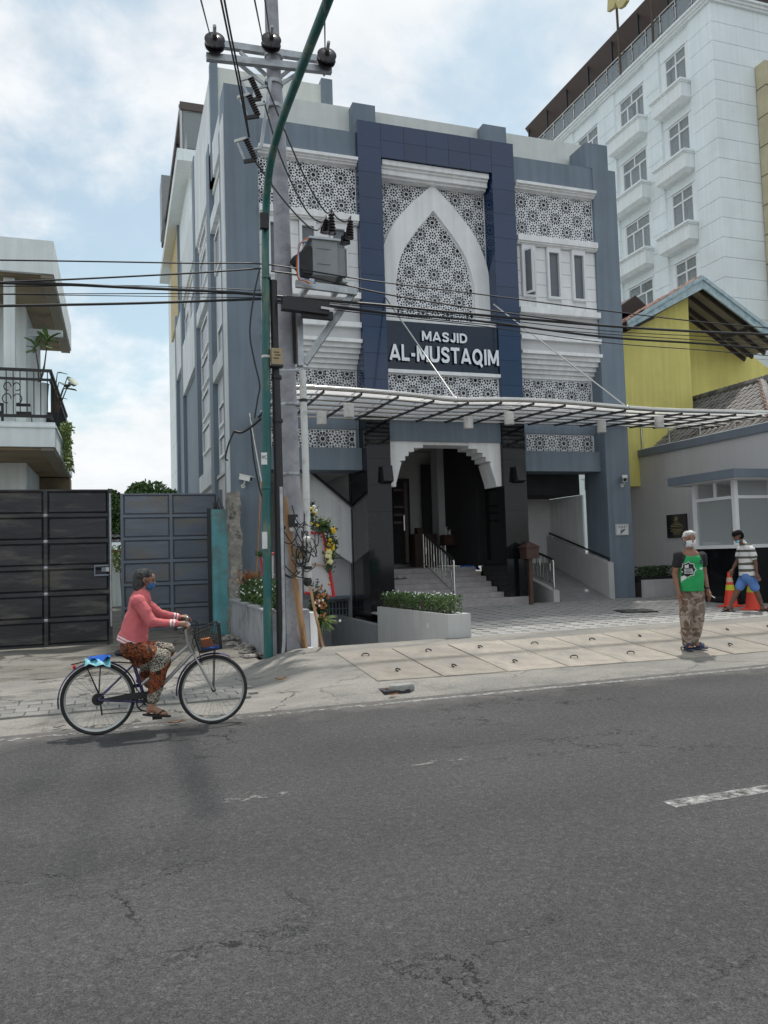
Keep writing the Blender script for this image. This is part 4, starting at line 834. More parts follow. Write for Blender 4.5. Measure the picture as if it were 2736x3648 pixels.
for i in range(n+1):
    y=lerp(HY-.08,HB-.2,i/n); pp=MB().tube([(HX-.1,y,26.46),(HX-.1,y,27.7)],.035,8)
    for z in (26.75,27.4): pp.box(HX-.16,HX-.04,y-.11,y+.11,z-.03,z+.03)
    pp.build('rail_post',M_steel,hotel)
    if i<n: y2=lerp(HY-.08,HB-.2,(i+1)/n); MB().box(HX-.105,HX-.09,y+.1,y2-.1,26.56,27.55).build('rail_glass',M_rail,hotel)
MB().box(HX+.8,40,HY+.8,HB-.2,26.46,28.3).build('rooftop_room',M_brown,hotel)
MB().add([(HX-.05,HY-.2,29.25),(HX-.05,HB,29.25),(HX+.7,HB,28.3),(HX+.7,HY-.2,28.3),(40,HY-.2,29.5),(40,HB,29.5),(40,HY-.2,28.3),(40,HB,28.3)],[(0,1,2,3),(0,4,5,1),(3,6,4,0),(2,7,6,3)]).build('awning',M_brown,hotel)
for i in range(8): y=HY+.6+i*2.25; MB().bar((HX+.1,y,26.46),(HX+.1,y,29.15),.09).build('awning_post',M_blackm,hotel)
# rooftop sign (only its lower end shows)
M_sgn=mat('sign_yellow',(.52,.46,.20),.5,var=.06); sg=thing('rooftop_sign','pale yellow channel letters on a thin pole above the hotel roof','sign')
YL=32.6; P=[fx(1836+x*.5425,y*.5425,25.1) for x,y in ((628,-60),(668,-60),(668,20),(680,12),(668,52),(624,82))]
MB().prism(ccw([(p.y,p.z) for p in P]),lambda u,v,t:(t,u,v),24.9,25.1).build('letter',M_sgn,sg)
P=[fx(1836+x*.5425,y*.5425,25.1) for x,y in ((678,18),(720,-8),(740,-60),(762,-60),(748,10),(725,45),(698,62),(690,48))]
MB().prism(ccw([(p.y,p.z) for p in P]),lambda u,v,t:(t,u,v),24.9,25.1).build('letter',M_sgn,sg)
for a,b_ in (((662,0),(692,490)),((890,-30),(906,275))):
    A,Bp=fx(1836+a[0]*.5425,a[1]*.5425,25.2),fx(1836+b_[0]*.5425,b_[1]*.5425,25.2); MB().tube([A,(A.x,Bp.y,Bp.z)],.07,6).build('pole',M_bark,sg)
seat(sg)
p=fy(2690,239,26.95); MB().box(p.x,p.x+4,26.4,26.95,0,p.z).build('stone_pilaster',M_beige,hotel)
for i in range(7): MB().box(p.x-.012,p.x+4.01,26.385,26.955,p.z-1.15-1.35*i,p.z-1.12-1.35*i).build('pilaster_joint',M_rafter,hotel)
seat(hotel)
# ---------------------------------------------------------------- yellow house
yh=thing('yellow_house','mustard yellow gabled house with peeling blue barge boards between mosque and hotel','house')
c5=lambda x,y,Y:fy(2150+x*.36173,900+y*.36173,Y)
def pix_prism(name,m,pts,Y,th,parent,back=True): return MB().prism(ccw([(c5(x,y,Y).x,c5(x,y,Y).z) for x,y in pts]),lambda u,v,t:(u,t,v),Y,Y+th).build(name,m,parent)
Yg=18.7
pix_prism('front_wall',M_yellow,[(60,860),(245,770),(800,455),(832,440),(846,900),(880,1500),(880,2300),(60,2300)],Yg,1.25,yh)
pix_prism('recessed_wall',M_yellow,[(780,510),(830,540),(1640,1150),(1900,1400),(1900,2300),(780,2300)],Yg+1.3,.2,yh)
pix_prism('barge_board',M_barge,[(978,232),(985,352),(243,752),(238,690)],Yg-.42,.05,yh); pix_prism('barge_board',M_barge,[(982,232),(1800,862),(1800,962),(987,352)],Yg-.42,.05,yh)
pix_prism('barge_trim',M_barge,[(978,222),(983,262),(238,708),(234,672)],Yg-.47,.04,yh); pix_prism('barge_trim',M_barge,[(981,222),(1800,850),(1800,886),(984,262)],Yg-.47,.04,yh)
ap,le,re=c5(982,250,Yg-.4),c5(238,690,Yg-.4),c5(1800,880,Yg-.4)
def slope(a,b_,name,m,dz,th,y0,y1): return MB().add([(a.x,y0,a.z+dz),(b_.x,y0,b_.z+dz),(b_.x,y1,b_.z+dz),(a.x,y1,a.z+dz)]+[(a.x,y0,a.z+dz+th),(b_.x,y0,b_.z+dz+th),(b_.x,y1,b_.z+dz+th),(a.x,y1,a.z+dz+th)],[(0,1,2,3),(4,7,6,5),(0,4,5,1),(1,5,6,2),(2,6,7,3),(3,7,4,0)]).build(name,m,yh)
slope(ap,le,'roof_slope',M_tiler,-.03,.06,Yg-.36,29); slope(ap,re,'roof_slope',M_tiler,-.03,.06,Yg-.36,29)
slope(ap,re,'soffit',M_soffit,-.07,.02,Yg-.34,22)
for yy in (Yg-.05,Yg+.45,Yg+.95,Yg+1.28):
    a,b_=ap.copy(),re.copy(); a.y=b_.y=yy; a.z-=.14; b_.z-=.14; MB().bar(a,b_,.06,.12).build('rafter',M_rafter,yh)
a,b_=c5(1165,845,Yg+.6),c5(1440,745,Yg-.2); MB().bar(a,b_,.12,.12).build('purlin_end',M_rafter,yh)
a,b_=c5(320,725,Yg-.3),c5(500,635,Yg-.3); a.y=b_.y=Yg-.25; MB().bar(a,b_,.10,.08).build('purlin_end',M_rafter,yh)
# rough tiles along the left verge
tl=MB(); n=7
V=[]
for j in range(2):
    for i in range(n): t=i/(n-1); V.append(((j-.5)*.30,(t-.5)*.23,.018*math.sin(t*2*math.pi)+.02))
tl.add(V+[(x,y,z-.018) for x,y,z in V],[(i,n+i,n+i+1,i+1) for i in range(n-1)]+[(2*n+i,2*n+i+1,3*n+i+1,3*n+i) for i in range(n-1)]+[(i,i+1,2*n+i+1,2*n+i) for i in range(n-1)]+[(n+i+1,n+i,3*n+i,3*n+i+1) for i in range(n-1)]+[(0,2*n,3*n,n),(n-1,2*n-1,4*n-1,3*n-1)],True)
tm_r=tl.mesh('roof_tile',M_tiler); tm_g=tl.mesh('roof_tile',M_tile)
d=(le-ap); ang=math.atan2(-d.z,-d.x)
for k in range(13):
    for j in range(3):
        q=ap.lerp(le,(k+.9)/13.2); o=link('roof_tile',tm_r,yh); o.location=(q.x,Yg-.30+j*.21,q.z+.07+random.uniform(0,.03)); o.rotation_euler=(random.uniform(-.1,.1),-ang+random.uniform(-.12,.06),random.uniform(-.08,.08))
q=c5(195,480,Yg+2.5); MB().add([(q.x-.8,Yg+2,q.z-.55),(q.x+.1,Yg+2,q.z+.05),(q.x+1.1,Yg+2,q.z-.7),(q.x-.8,Yg+4,q.z-.55),(q.x+.1,Yg+4,q.z+.05),(q.x+1.1,Yg+4,q.z-.7)],[(0,1,4,3),(1,2,5,4),(0,2,1)]).build('dormer_ridge',M_rafter,yh)
seat(yh)
# ---------------------------------------------------------------- low tiled roof, annex wall, booth
AXW=14.2
tr=thing('tiled_roof_house','low house with weathered grey pantile roof behind the annex wall','house')
e0,e1=fx(2252,1648,14.55),fx(2760,1487,14.55); ez=(e0.z+e1.z)/2
r0,r1=fx(2425,1452,17.0),fx(2715,1352,17.0); rz=(r0.z+r1.z)/2
E0,E1=Vector((14.55,e0.y,ez)),Vector((14.55,min(e1.y,r1.y-2.2),ez)); R0,R1=Vector((17,e0.y+.3,rz)),Vector((17,r1.y,rz))
MB().add([E0,E1,R1,R0,E0-Vector((0,0,.06)),E1-Vector((0,0,.06)),Vector((20,E1.y,ez))],[(0,1,2,3),(1,6,2)]).build('roof_bed',M_rafter,tr)
Vn=(R0-E0); Lr=math.hypot(2.45,rz-ez); sa=math.atan2(rz-ez,2.45); nr=int(Lr/.25); k=0; restt=MB()
for i in range(nr+1):
    t=i/nr; ya=lerp(E0.y,R0.y,t); yb_=lerp(E1.y,R1.y,t); x=lerp(14.55,17,t); z=lerp(ez,rz,t); y=ya
    while y>yb_:
        if k<300:
            o=link('roof_tile',tm_g,tr); o.location=(x,y,z+.03+random.uniform(0,.012)); o.rotation_euler=(0,-sa+.07,random.uniform(-.03,.03)); k+=1
        y-=.215
# hip end facing the street
for i in range(nr):
    t=(i+.5)/nr; y=lerp(E1.y,R1.y,t)-.0; z=lerp(ez,rz,t); x0=lerp(14.55,17,t); x=x0
    while x<min(19.5,x0+2.4):
        o=link('roof_tile',tm_r,tr); o.location=(x,y-.02,z+.03); sb=math.atan2(rz-ez,R1.y-E1.y); o.rotation_euler=(sb-.05,0,0); o.rotation_euler=Matrix.Rotation(0,4,'X').to_euler(); o.rotation_euler=(Matrix.Rotation(sb,3,'X')@Matrix.Rotation(R(-90),3,'Z')).to_euler(); x+=.215
for k2 in range(16):
    q=R0.lerp(R1,k2/15); MB().tube([q+Vector((0,.2,.04)),q+Vector((0,-.2,.07))],.11,8).build('ridge_tile',M_tile,tr)
for k2 in range(10):
    q=R1.lerp(E1,(k2+.3)/10); d=(E1-R1).normalized(); MB().tube([q-d*.2+Vector((0,0,.05)),q+d*.2+Vector((0,0,.03))],.10,8).build('hip_tile',M_tile,tr)
MB().box(14.9,20,E1.y+.3,E0.y,.2,ez-.1).build('wall',M_lwall,tr); seat(tr)
an=thing('annex_wall','plain grey annex wall with dark capping band right of the mosque','wall')
Zt=4.43
MB().box(AXW,AXW+.2,11.2,20.4,.1,Zt-.2).build('wall',M_annex,an); MB().box(AXW-.05,AXW+.25,11.2,20.4,Zt-.2,Zt).build('capping_band',M_annexd,an)
MB().prism([(11.2,Zt+.005),(20.4,Zt+.005),(20.4,Zt+.03),(11.2,Zt+.03)],lambda u,v,t:(t,u,v),AXW+.02,AXW+.5).build('flashing',M_hotelb,an)
for (x,y0,y1) in ((2289,1610,1518),(2386,1588,1508),(2496,1560,1502),(2618,1532,1498)): p=fx(x,y0,AXW+.1); q=fx(x,y1,AXW+.1); MB().tube([(p.x,p.y,Zt),(p.x,p.y,q.z)],.025,8).build('steel_post',M_steel,an)
seat(an)
bt=thing('ticket_booth','glazed security booth with black granite base and dark flat roof on annex wall','booth')
BX,BY0,BY1=13.1,13.95,15.32
MB().box(BX,AXW,BY0,BY1,.1,1.56).build('granite_base',M_black,bt)
for i in range(3): MB().box(BX-.012,BX,BY0+.01+i*.46,BY0+.45+i*.46,.32,1.55).build('granite_tile',M_black,bt)
MB().box(BX-.05,AXW,BY0-.05,BY1+.03,1.56,1.64).build('sill',M_fr,bt)
for x,y,w_ in ((BX+.04,BY0+.05,.10),(BX+.04,BY1-.05,.10),(AXW-.05,BY0+.05,.08)): MB().box(x-w_/2,x+w_/2,y-w_/2,y+w_/2,1.64,3.09).build('mullion',M_fr,bt)
MB().box(BX+.01,BX+.07,BY0+.10,BY1-.10,2.68,2.75).build('transom',M_fr,bt); MB().box(BX+.09,AXW-.09,BY0+.02,BY0+.08,2.68,2.75).build('transom',M_fr,bt)
MB().box(BX+.015,BX+.065,BY0+.62,BY0+.68,2.75,3.09).build('mullion',M_fr,bt)
MB().box(BX+.035,BX+.045,BY0+.10,BY1-.10,1.64,2.68).build('pane',M_clear,bt); MB().box(BX+.09,AXW-.09,BY0+.045,BY0+.055,1.64,2.68).build('pane',M_clear,bt); MB().box(BX+.09,AXW-.09,BY0+.045,BY0+.055,2.75,3.09).build('pane',M_clear,bt)
MB().box(BX+.02,AXW,BY1-.03,BY1,1.64,3.09).build('back_wall',M_ltgrey,bt)
MB().box(12.75,AXW-.01,13.57,15.75,3.12,3.31).build('roof',M_annexd,bt); MB().box(12.80,AXW-.01,13.62,15.70,3.09,3.12).build('roof_soffit',M_ltgrey,bt)
seat(bt)
o=MB().box(BX+.1,BX+.28,BY1-.55,BY1-.15,1.645,1.72); o=o.build('paper_stack',M_paper); tag(o,'stack of white papers on the booth sill inside the glass','papers')
pq=thing('memorial_plaque','black stone plaque with gold emblem and lettering on the grey annex wall','plaque')
y0,y1,z0,z1=16.83,17.62,1.87,2.50
MB().box(AXW-.035,AXW,y0,y1,z0,z1).build('slab',M_black,pq)
e=MB(); yc_,zc_=(y0+y1)/2,z1-.13
e.tube([(AXW-.038,yc_+.055*math.cos(t),zc_+.065*math.sin(t)) for t in np.linspace(0,2*math.pi,17)],.009,6); e.sphere((AXW-.038,yc_,zc_),.03,8,6); e.build('emblem',M_gold,pq)
for i,wd in enumerate((.22,.42,.5,.58,.46,.5,.3,.26)): MB().box(AXW-.038,AXW-.034,yc_-wd/2,yc_+wd/2,z1-.245-.042*i,z1-.228-.042*i-(.012 if i==3 else 0)).build('text_line',M_gold,pq)
seat(pq)
# ---------------------------------------------------------------- left house with balcony
lh=thing('balcony_house','white two storey house with brown soffits and a balcony behind the black gate','house')
LX=-1.285; LY=18.0
MB().box(-9,LX,LY,24.5,7.98,8.715).build('roof_fascia',M_lwall,lh); MB().box(-9,LX-.28,LY+.12,24.4,7.93,7.978).build('soffit',M_lsoff,lh); MB().box(LX-.27,LX-.03,LY+.05,24.45,7.90,7.978).build('soffit_edge',M_soffit,lh)
MB().box(-9,LX,LY,24.4,4.19,4.722).build('balcony_slab',M_lwall,lh); MB().box(-9,LX-.30,LY+.1,24.3,4.13,4.188).build('soffit',M_lsoff,lh); MB().box(LX-.29,LX-.03,LY+.05,24.35,4.12,4.188).build('soffit_edge',M_soffit,lh)
MB().box(-9,LX+.03,LY-.03,24.4,4.60,4.64).build('slab_groove',M_lwall,lh)
MB().box(-9,-2.1,20.4,24.2,.05,7.93).build('wall',M_lwall,lh); MB().box(-2.35,-2.08,20.2,20.5,4.72,7.9).build('pillar',M_lwall,lh); MB().box(-2.32,-2.1,LY+.3,LY+.5,4.72,7.93).build('pillar',M_lwall,lh)
p=fy(47,1165,21.0); q=fy(225,1180,21.0); MB().box(p.x,LX-.02,21,21.15,q.z-.12,q.z+.02).build('beam',M_hotelb,lh); MB().box(p.x,p.x+.08,21.0,21.1,4.72,p.z).build('post',M_hotelb,lh)
MB().box(-3.2,-1.3,23.6,24.3,.1,4.1).build('lower_wall',M_lsoff,lh)
ra_=MB(); 
for z,w_ in ((5.86,.06),(5.66,.05),(4.86,.06)): ra_.box(-9,LX-.06,LY+.05,LY+.05+w_,z-w_/2,z+w_/2); ra_.box(LX-.12,LX-.06,LY+.11,23.6,z-w_/2,z+w_/2)
rg=ra_.build('railing_frame',M_blackm,lh)
for i in range(9): x=LX-.15-i*.135; MB().tube([(x,LY+.08,4.86),(x,LY+.08,5.86)],.011,6).build('railing_bar',M_blackm,rg)
for i in range(30): y=LY+.25+i*.18; MB().tube([(LX-.09,y,4.86),(LX-.09,y,5.86)],.012,6).build('railing_bar',M_blackm,rg)
for cx in (-2.13,):
    s=MB()
    for sx in (-1,1):
        for zc,rr_ in ((5.48,.1),(5.22,.12)):
            s.tube([(cx+sx*(.02+rr_*.7*(1-math.cos(t))),LY+.07,zc+rr_*math.sin(t)*(1-.05*t)) for t in np.linspace(0,5,16)],.011,6)
    s.build('scrollwork',M_blackm,rg)
seat(lh)
bn=thing('balcony_bench','black slatted bench on the balcony behind its railing','bench')
for z in (4.98,5.16): MB().box(-2.9,-1.75,LY+.55,LY+.6,z,z+.06).build('slat',M_blackm,bn)
for x in (-2.4,-1.8): MB().box(x,x+.05,LY+.5,LY+.65,4.722,5.2).build('leg',M_blackm,bn)
seat(bn)
# ---------------------------------------------------------------- white building behind the mosque flank
wb=thing('rear_white_building','white building with gold mosaic strip and brown roof terrace behind the mosque','building')
cw=lambda x,y:(550+x*.72333,150+y*.72333)
YW=37.0; c0=fy(*cw(172,900),YW); XW=c0.x
zt=fy(*cw(160,560),YW).z
MB().box(XW,XW+9,YW,YW+16,0,zt).build('wall',M_hotel,wb)
for i in range(12): MB().box(XW-.03,XW,YW+.4,YW+15.9,2+i*1.7,3.66+i*1.7).build('wall_panel',M_hotel,wb)
a=fx(*cw(88,1000),XW); b_=fx(*cw(125,1000),XW); MB().box(XW-.14,XW-.03,b_.y,a.y,fx(*cw(110,1420),XW).z,fx(*cw(110,820),XW).z).build('mosaic_strip',M_goldcl,wb)
MB().box(XW-.16,XW-.03,b_.y-.35,b_.y-.15,0,zt-1).build('downpipe',M_grey,wb)
ta=fy(*cw(112,520),YW-1.6); MB().box(ta.x,XW+9,YW-1.6,YW+15,ta.z-.55,ta.z).build('terrace_slab',M_hotel,wb)
tb=fy(*cw(125,290),YW-1.6); tcz=tb.z
MB().box(tb.x,XW+9,YW-1.6,YW+15,tcz-.35,tcz).build('terrace_roof',M_brown,wb); MB().box(tb.x+1.2,XW+8,YW+1.5,YW+14,ta.z,tcz-.35).build('terrace_room',M_brown,wb)
MB().box(ta.x+.15,XW+8,YW-1.5,YW-1.46,ta.z+.1,ta.z+2.0).build('terrace_glass',M_rail,wb); MB().tube([(ta.x+.1,YW-1.48,ta.z+2.05),(XW+8,YW-1.48,ta.z+2.05)],.08,8).build('terrace_rail',M_steel,wb)
for i in range(3): x=ta.x+.2+i*1.5; MB().tube([(x,YW-1.48,ta.z),(x,YW-1.48,ta.z+2.05)],.06,8).build('terrace_post',M_steel,wb)
for i in range(6): y=YW-1.4+i*3; MB().bar((tb.x+.1,y,ta.z),(tb.x+.1,y,tcz-.3),.12).build('terrace_column',M_blackm,wb)
p=fy(*cw(30,690),YW+12); MB().box(p.x,p.x+2.5,YW+11,YW+13,p.z-3.4,p.z).build('roof_tank_shed',M_trafo,wb)
seat(wb)
# ---------------------------------------------------------------- gates and walls on the left
def gate(root,x0,x1,Y,z0,z1,mf,mp,cut=0,nr=6):
    f=MB(); t=.06
    xs=[x0,(x0+x1)/2,x1]; hr=(z1-z0)/nr
    for x in xs: f.box(x-t/2,x+t/2,Y-.03,Y+.03,z0,z1)
    for i in range(nr+1): z=z0+hr*i; [f.box(xs[k]+t/2,xs[k+1]-t/2,Y-.028,Y+.028,z-(.03 if i else 0),z+(.03 if i<nr else 0)) for k in (0,1)]
    f.build('frame',mf,root)
    for k in (0,1):
        for i in range(nr):
            a,b_,c_,d_=xs[k]+t/2+.012,xs[k+1]-t/2-.012,z0+hr*i+.042,z0+hr*(i+1)-.042
            m=MB(); e=.03   # pressed sheet: bevelled raised field
            V=[(a,Y+.012,c_),(b_,Y+.012,c_),(b_,Y+.012,d_),(a,Y+.012,d_),(a+e,Y-.012,c_+e),(b_-e,Y-.012,c_+e),(b_-e,Y-.012,d_-e),(a+e,Y-.012,d_-e)]
            m.add(V,[(0,1,5,4),(1,2,6,5),(2,3,7,6),(3,0,4,7),(4,5,6,7)]); m.build('panel',mp,root)
    MB().box(x0+.03,x1-.03,Y+.018,Y+.024,z0+.03,z1-.03).build('backing_sheet',mf,root)
g1=thing('black_gate','tall black steel panel gate closed across the left of the driveway','gate')
gate(g1,-2.45,-.17,15.9,.13,3.08,M_gateb,M_gateb)
h_=MB(); h_.box(-.44,-.20,15.84,15.88,1.60,1.63); h_.box(-.44,-.20,15.84,15.88,1.42,1.45); h_.box(-.46,-.44,15.84,15.88,1.42,1.63); h_.box(-.33,-.25,15.85,15.88,1.50,1.58); h_.build('latch_box',M_gategf,g1)
MB().box(-.26,-.19,15.86,15.89,1.5,1.58).build('latch_plate',M_steel,g1)
w_=MB()
for i in range(1,6): z=.13+2.95/6*i; w_.sphere((-1.31,15.866,z),.035,8,5,(1.1,.25,1))
w_.build('weld_marks',M_galv,g1); MB().tube([(-.22,15.9,.02),(-.22,15.9,.2)],.02,8).build('drop_bolt',M_blackm,g1)
p=MB().tube([(-.16,15.87,z) for z in (.45,3.0)],.02,6); p.build('gate_edge_bar',M_galv,g1)
seat(g1)
g2=thing('grey_gate','open grey steel panel gate leaf with rusty patches beside the turquoise wall','gate')
gate(g2,.06,2.2,18.5,.12,3.22,M_gategf,M_gateg); MB().box(2.22,2.30,18.4,18.5,.1,3.3).build('hinge_post',M_gategf,g2); seat(g2)
tw=thing('turquoise_wall','peeling turquoise painted wall end with broken bottle wire on top','wall')
p0,p1=fy(750,1815,17),fy(815,1815,17)
MB().box(p0.x,2.24,17,17.6,.05,p0.z).build('wall',M_turq,tw); MB().box(p0.x-.07,p0.x,16.97,17.1,.25,p0.z+.02).build('black_edge_post',M_blackm,tw)
sp=MB(); 
for i in range(9):
    x=lerp(p0.x+.05,2.2,random.random()); a=Vector((x,17.1,p0.z)); sp.tube([a,a+Vector((random.uniform(-.12,.12),random.uniform(-.1,.1),random.uniform(.12,.34)))],[.012,.003],5)
sp.build('spikes',M_rafter,tw); seat(tw)
bwl=MB(); n=22; V=[]
for i in range(n+1):
    z=lerp(.1,3.1,i/n)
    for (x,y) in ((2.2,16.5),(2.44,16.5),(2.44,17.1),(2.2,17.1)):
        q=Vector((x,y,z)); V.append((x+.05*noise.noise(q*3.1),y+.05*noise.noise(q*2.7+Vector((5,0,0))),z+(.05*noise.noise(q*9) if i==n else 0)))
bwl.add(V,[(4*i+a,4*i+(a+1)%4,4*i+4+(a+1)%4,4*i+4+a) for i in range(n) for a in range(4)]+[(4*n,4*n+1,4*n+2,4*n+3)])
o=bwl.build('broken_wall_column',M_ruin); tag(o,'broken masonry column with exposed bricks between turquoise wall and mosque','column')
# ---------------------------------------------------------------- poles
def at(x,y,Y=11.85): return fy(x,y,Y)
lp=thing('street_lamp','green painted street lamp pole with long arm curving over the road','street lamp')
b0=gz(957,2352,.13); YL0=b0.y
pts=[Vector((b0.x,YL0,.02))]+[fy(x,y,YL0) for x,y in ((954,2200),(951,1900),(949,1600),(948,1300),(946,1000),(945,860))]
x_l=pts[-1].x; arm=[fx(x,y,x_l+.02) for x,y in ((947,760),(953,660),(968,560),(993,465),(1022,380),(1060,280),(1110,150),(1165,10),(1200,-90))]
MB().tube(pts[:4],.068,14).build('pole_base',M_green,lp); MB().tube(pts[3:6],.064,14).build('pole_shaft',M_green,lp)
MB().tube(smooth_path(pts[5:]+arm,5),.058,14).build('arm',M_green,lp)
for y in (1272,1740,990): p=fy(948,y,YL0); MB().lathe([(.07,-.02),(.074,-.015),(.074,.015),(.07,.02)],p,n=14).build('joint_ring',M_green if y!=1272 else M_pvc,lp)
p=fy(942,790,YL0-.08); MB().box(p.x-.075,p.x+.055,YL0-.14,YL0-.05,p.z-.12,p.z+.12).build('control_box',M_blackm,lp)
p=fy(941,1640,YL0); st=MB()
for k,(ya,yb_) in enumerate(((1612,1655),)): a,b_=fy(930,ya,YL0-.072),fy(952,yb_,YL0-.072); st.box(a.x,b_.x,YL0-.074,YL0-.071,b_.z,a.z)
st.build('sticker',M_paper,lp); a,b_=fy(933,1895,YL0-.07),fy(953,1955,YL0-.07); MB().box(a.x,b_.x,YL0-.073,YL0-.070,b_.z,a.z).build('torn_poster',M_pvc,lp)
def smalltext(txt,x0,x1,z0,z1,yf,m,parent,axis='y'):
    cu_=bpy.data.curves.new('c','FONT'); cu_.body=txt; cu_.offset=.01; o=bpy.data.objects.new('c',cu_); col.objects.link(o); me=bpy.data.meshes.new_from_object(o.evaluated_get(bpy.context.evaluated_depsgraph_get())); bpy.data.objects.remove(o)
    xs=[v.co.x for v in me.vertices]; ys=[v.co.y for v in me.vertices]; a,b_=min(xs),max(xs); c_,d_=min(ys),max(ys)
    for v in me.vertices: v.co=Vector((x0+(v.co.x-a)/(b_-a)*(x1-x0),yf,z0+(v.co.y-c_)/(d_-c_)*(z1-z0)))
    me.materials.append(m); return link('lettering',me,parent)
a,b_=fy(931,1622,YL0-.076),fy(951,1636,YL0-.076); smalltext('WC',a.x,b_.x,b_.z,a.z,YL0-.0755,M_ink,lp)
seat(lp)
cp=thing('utility_pole','tall grey concrete utility pole carrying crossarms and a transformer','utility pole')
YP=12.30
ppts=[fy(x,y,YP) for x,y in ((1046,2330),(1040,2000),(1034,1700),(1028,1500),(1020,1300),(1010,1000),(1001,700),(988,450),(975,250),(966,0),(960,-150))]
ppts[0].z=.05; rad=[.160,.157,.154,.150,.146,.140,.132,.125,.119,.112,.108]
MB().tube(smooth_path(ppts,3),np.interp(np.linspace(0,10,31),range(11),rad),20).build('shaft',M_conc,cp)
def crossarm(a,b_,Y,h_=.11,parent=cp): return MB().bar(fy(*a,Y),fy(*b_,Y),.09,h_).build('crossarm',M_galv,parent)
crossarm((793,160),(1136,212),12.50); crossarm((735,203),(1180,252),12.13)
for a,b_ in (((855,185),(948,268)),((845,222),(940,300)),((1075,215),(985,285)),((1085,245),(995,305))): MB().bar(fy(*a,12.25),fy(*b_,12.25),.045,.05).build('brace',M_galv,cp)
for y in (300,385,200): p=fy(975,y,YP); MB().lathe([(.15,-.035),(.155,-.03),(.155,.03),(.15,.035)],p,n=18).build('clamp_band',M_galv,cp)
for y in (1443,1690): p=fy(1032,y,YP); MB().lathe([(.172,-.02),(.176,0),(.172,.02)],p,n=18).build('clamp_band',M_galv,cp)
MB().bar(fy(962,290,12.05),fy(930,525,12.05),.07,.05).build('fuse_arm',M_galv,cp)
seat(cp)
def insul(c,lab):
    o=MB(); c=Vector(c); ax=Vector((-.12,-1,.28)).normalized()
    o.lathe([(.03,-.12),(.05,-.10),(.155,-.07),(.16,-.04),(.07,-.03),(.05,.0),(.155,.03),(.16,.06),(.075,.07),(.04,.10),(.03,.16)],c,ax,20); r_=thing('disc_insulator',lab,'insulator','disc insulators on the crossarms')
    o.build('disc_stack',M_porc,r_); MB().tube([c+ax*.10,c+ax*.30],.028,8).build('clevis',M_galv,r_); MB().tube([c-ax*.1,c-ax*.35],.02,6).build('shackle',M_galv,r_); return seat(r_)
for (x,y,lab) in ((765,152,'left brown disc insulator at the end of the utility pole crossarm'),(966,152,'middle brown disc insulator in front of the utility pole'),(1163,206,'right brown disc insulator at the far end of the crossarm')): insul(fy(x,y,12.00),lab)
def cutout(x,y,lab):
    r_=thing('fuse_cutout',lab,'fuse cutout','fuse cutouts beside the utility pole'); s=lambda u,v:fy(x+u,y+v,11.85)
    a,b_=s(-12,-22),s(22,52); prof=[]; L_=(b_-a).length; n=9
    for i in range(n): h0=L_*i/n; prof+=[(.028,h0),(.052,h0+L_/n*.35),(.052,h0+L_/n*.55),(.028,h0+L_/n*.8)]
    MB().lathe(prof,a,b_-a,12).build('ribbed_insulator',M_porc,r_); MB().tube([s(-42,-8),s(-12,62)],.02,8).build('fuse_tube',M_galv,r_)
    MB().bar(s(-52,-14),s(-10,-26),.05,.04).build('top_contact',M_pvc,r_); MB().bar(s(-20,58),s(24,52),.05,.05).build('bottom_hinge',M_blackm,r_); MB().bar(s(5,15),s(45,8),.03,.03).build('bracket',M_galv,r_); return seat(r_)
cutout(905,300,'upper fuse cutout with black ribbed insulator left of the concrete pole'); cutout(898,362,'middle fuse cutout with black ribbed insulator left of the concrete pole'); cutout(888,518,'lower fuse cutout hanging below the others left of the concrete pole')
# transformer on its platform
tf=thing('transformer','grey pole mounted transformer with black bushings on a steel platform','transformer')
c2=lambda x,y,Y:fy(900+x*.48222,350+y*.48222,Y)
Yt=11.80; a=c2(440,1040,Yt); b_=c2(632,1320,Yt)
MB().box(a.x,b_.x,Yt,Yt+.62,b_.z,a.z).build('tank',M_trafo,tf)
MB().box(a.x-.06,b_.x+.05,Yt-.04,Yt+.66,a.z,a.z+.035).build('lid',M_galv,tf)
for i in range(7): MB().box(b_.x,b_.x+.16,Yt+.08+i*.075,Yt+.10+i*.075,b_.z+.05,a.z-.07).build('radiator_fin',M_trafo,tf)
MB().box(b_.x+.16,b_.x+.17,Yt+.05,Yt+.58,b_.z+.05,a.z-.07).build('radiator_plate',M_trafo,tf)
for z in (.32,.75): MB().box(a.x+.08,b_.x-.12,Yt-.012,Yt,lerp(b_.z,a.z,z),lerp(b_.z,a.z,z)+.025).build('stiffener',M_trafo,tf)
V=[(a.x-.30,Yt+.1,b_.z+.30),(a.x-.02,Yt-.02,a.z-.10),(a.x-.0,Yt+.02,b_.z+.02),(a.x-.14,Yt+.05,b_.z+.05)]
MB().add(V+[(x,y+.25,z) for x,y,z in V],[(0,1,2,3),(4,7,6,5),(0,4,5,1),(3,2,6,7),(0,3,7,4)]).build('cable_shroud',M_blackm,tf)
def bushing(x,y,hh,Y,lean=(0,0,1)):
    p=c2(x,y,Y); n=7; prof=[]
    for i in range(n): h0=hh*i/n; w_=.075-.03*i/n; prof+=[(.03,h0),(w_,h0+hh/n*.3),(w_,h0+hh/n*.5),(.028,h0+hh/n*.85)]
    prof+=[(.012,hh),(.012,hh+.07)]; MB().lathe(prof,p,lean,12).build('bushing',M_porc,tf); return p+Vector(lean)*(hh+.07)
tb1=bushing(585,1010,.36,Yt+.15); tb2=bushing(545,1000,.24,Yt+.35); tb3=bushing(530,995,.16,Yt+.5)
ta1=bushing(715,1040,.32,Yt+.2,(.08,0,1)); ta2=bushing(690,1075,.2,Yt+.4,(.08,0,1)); ta3=bushing(672,1080,.15,Yt+.5,(.08,0,1))
seat(tf)
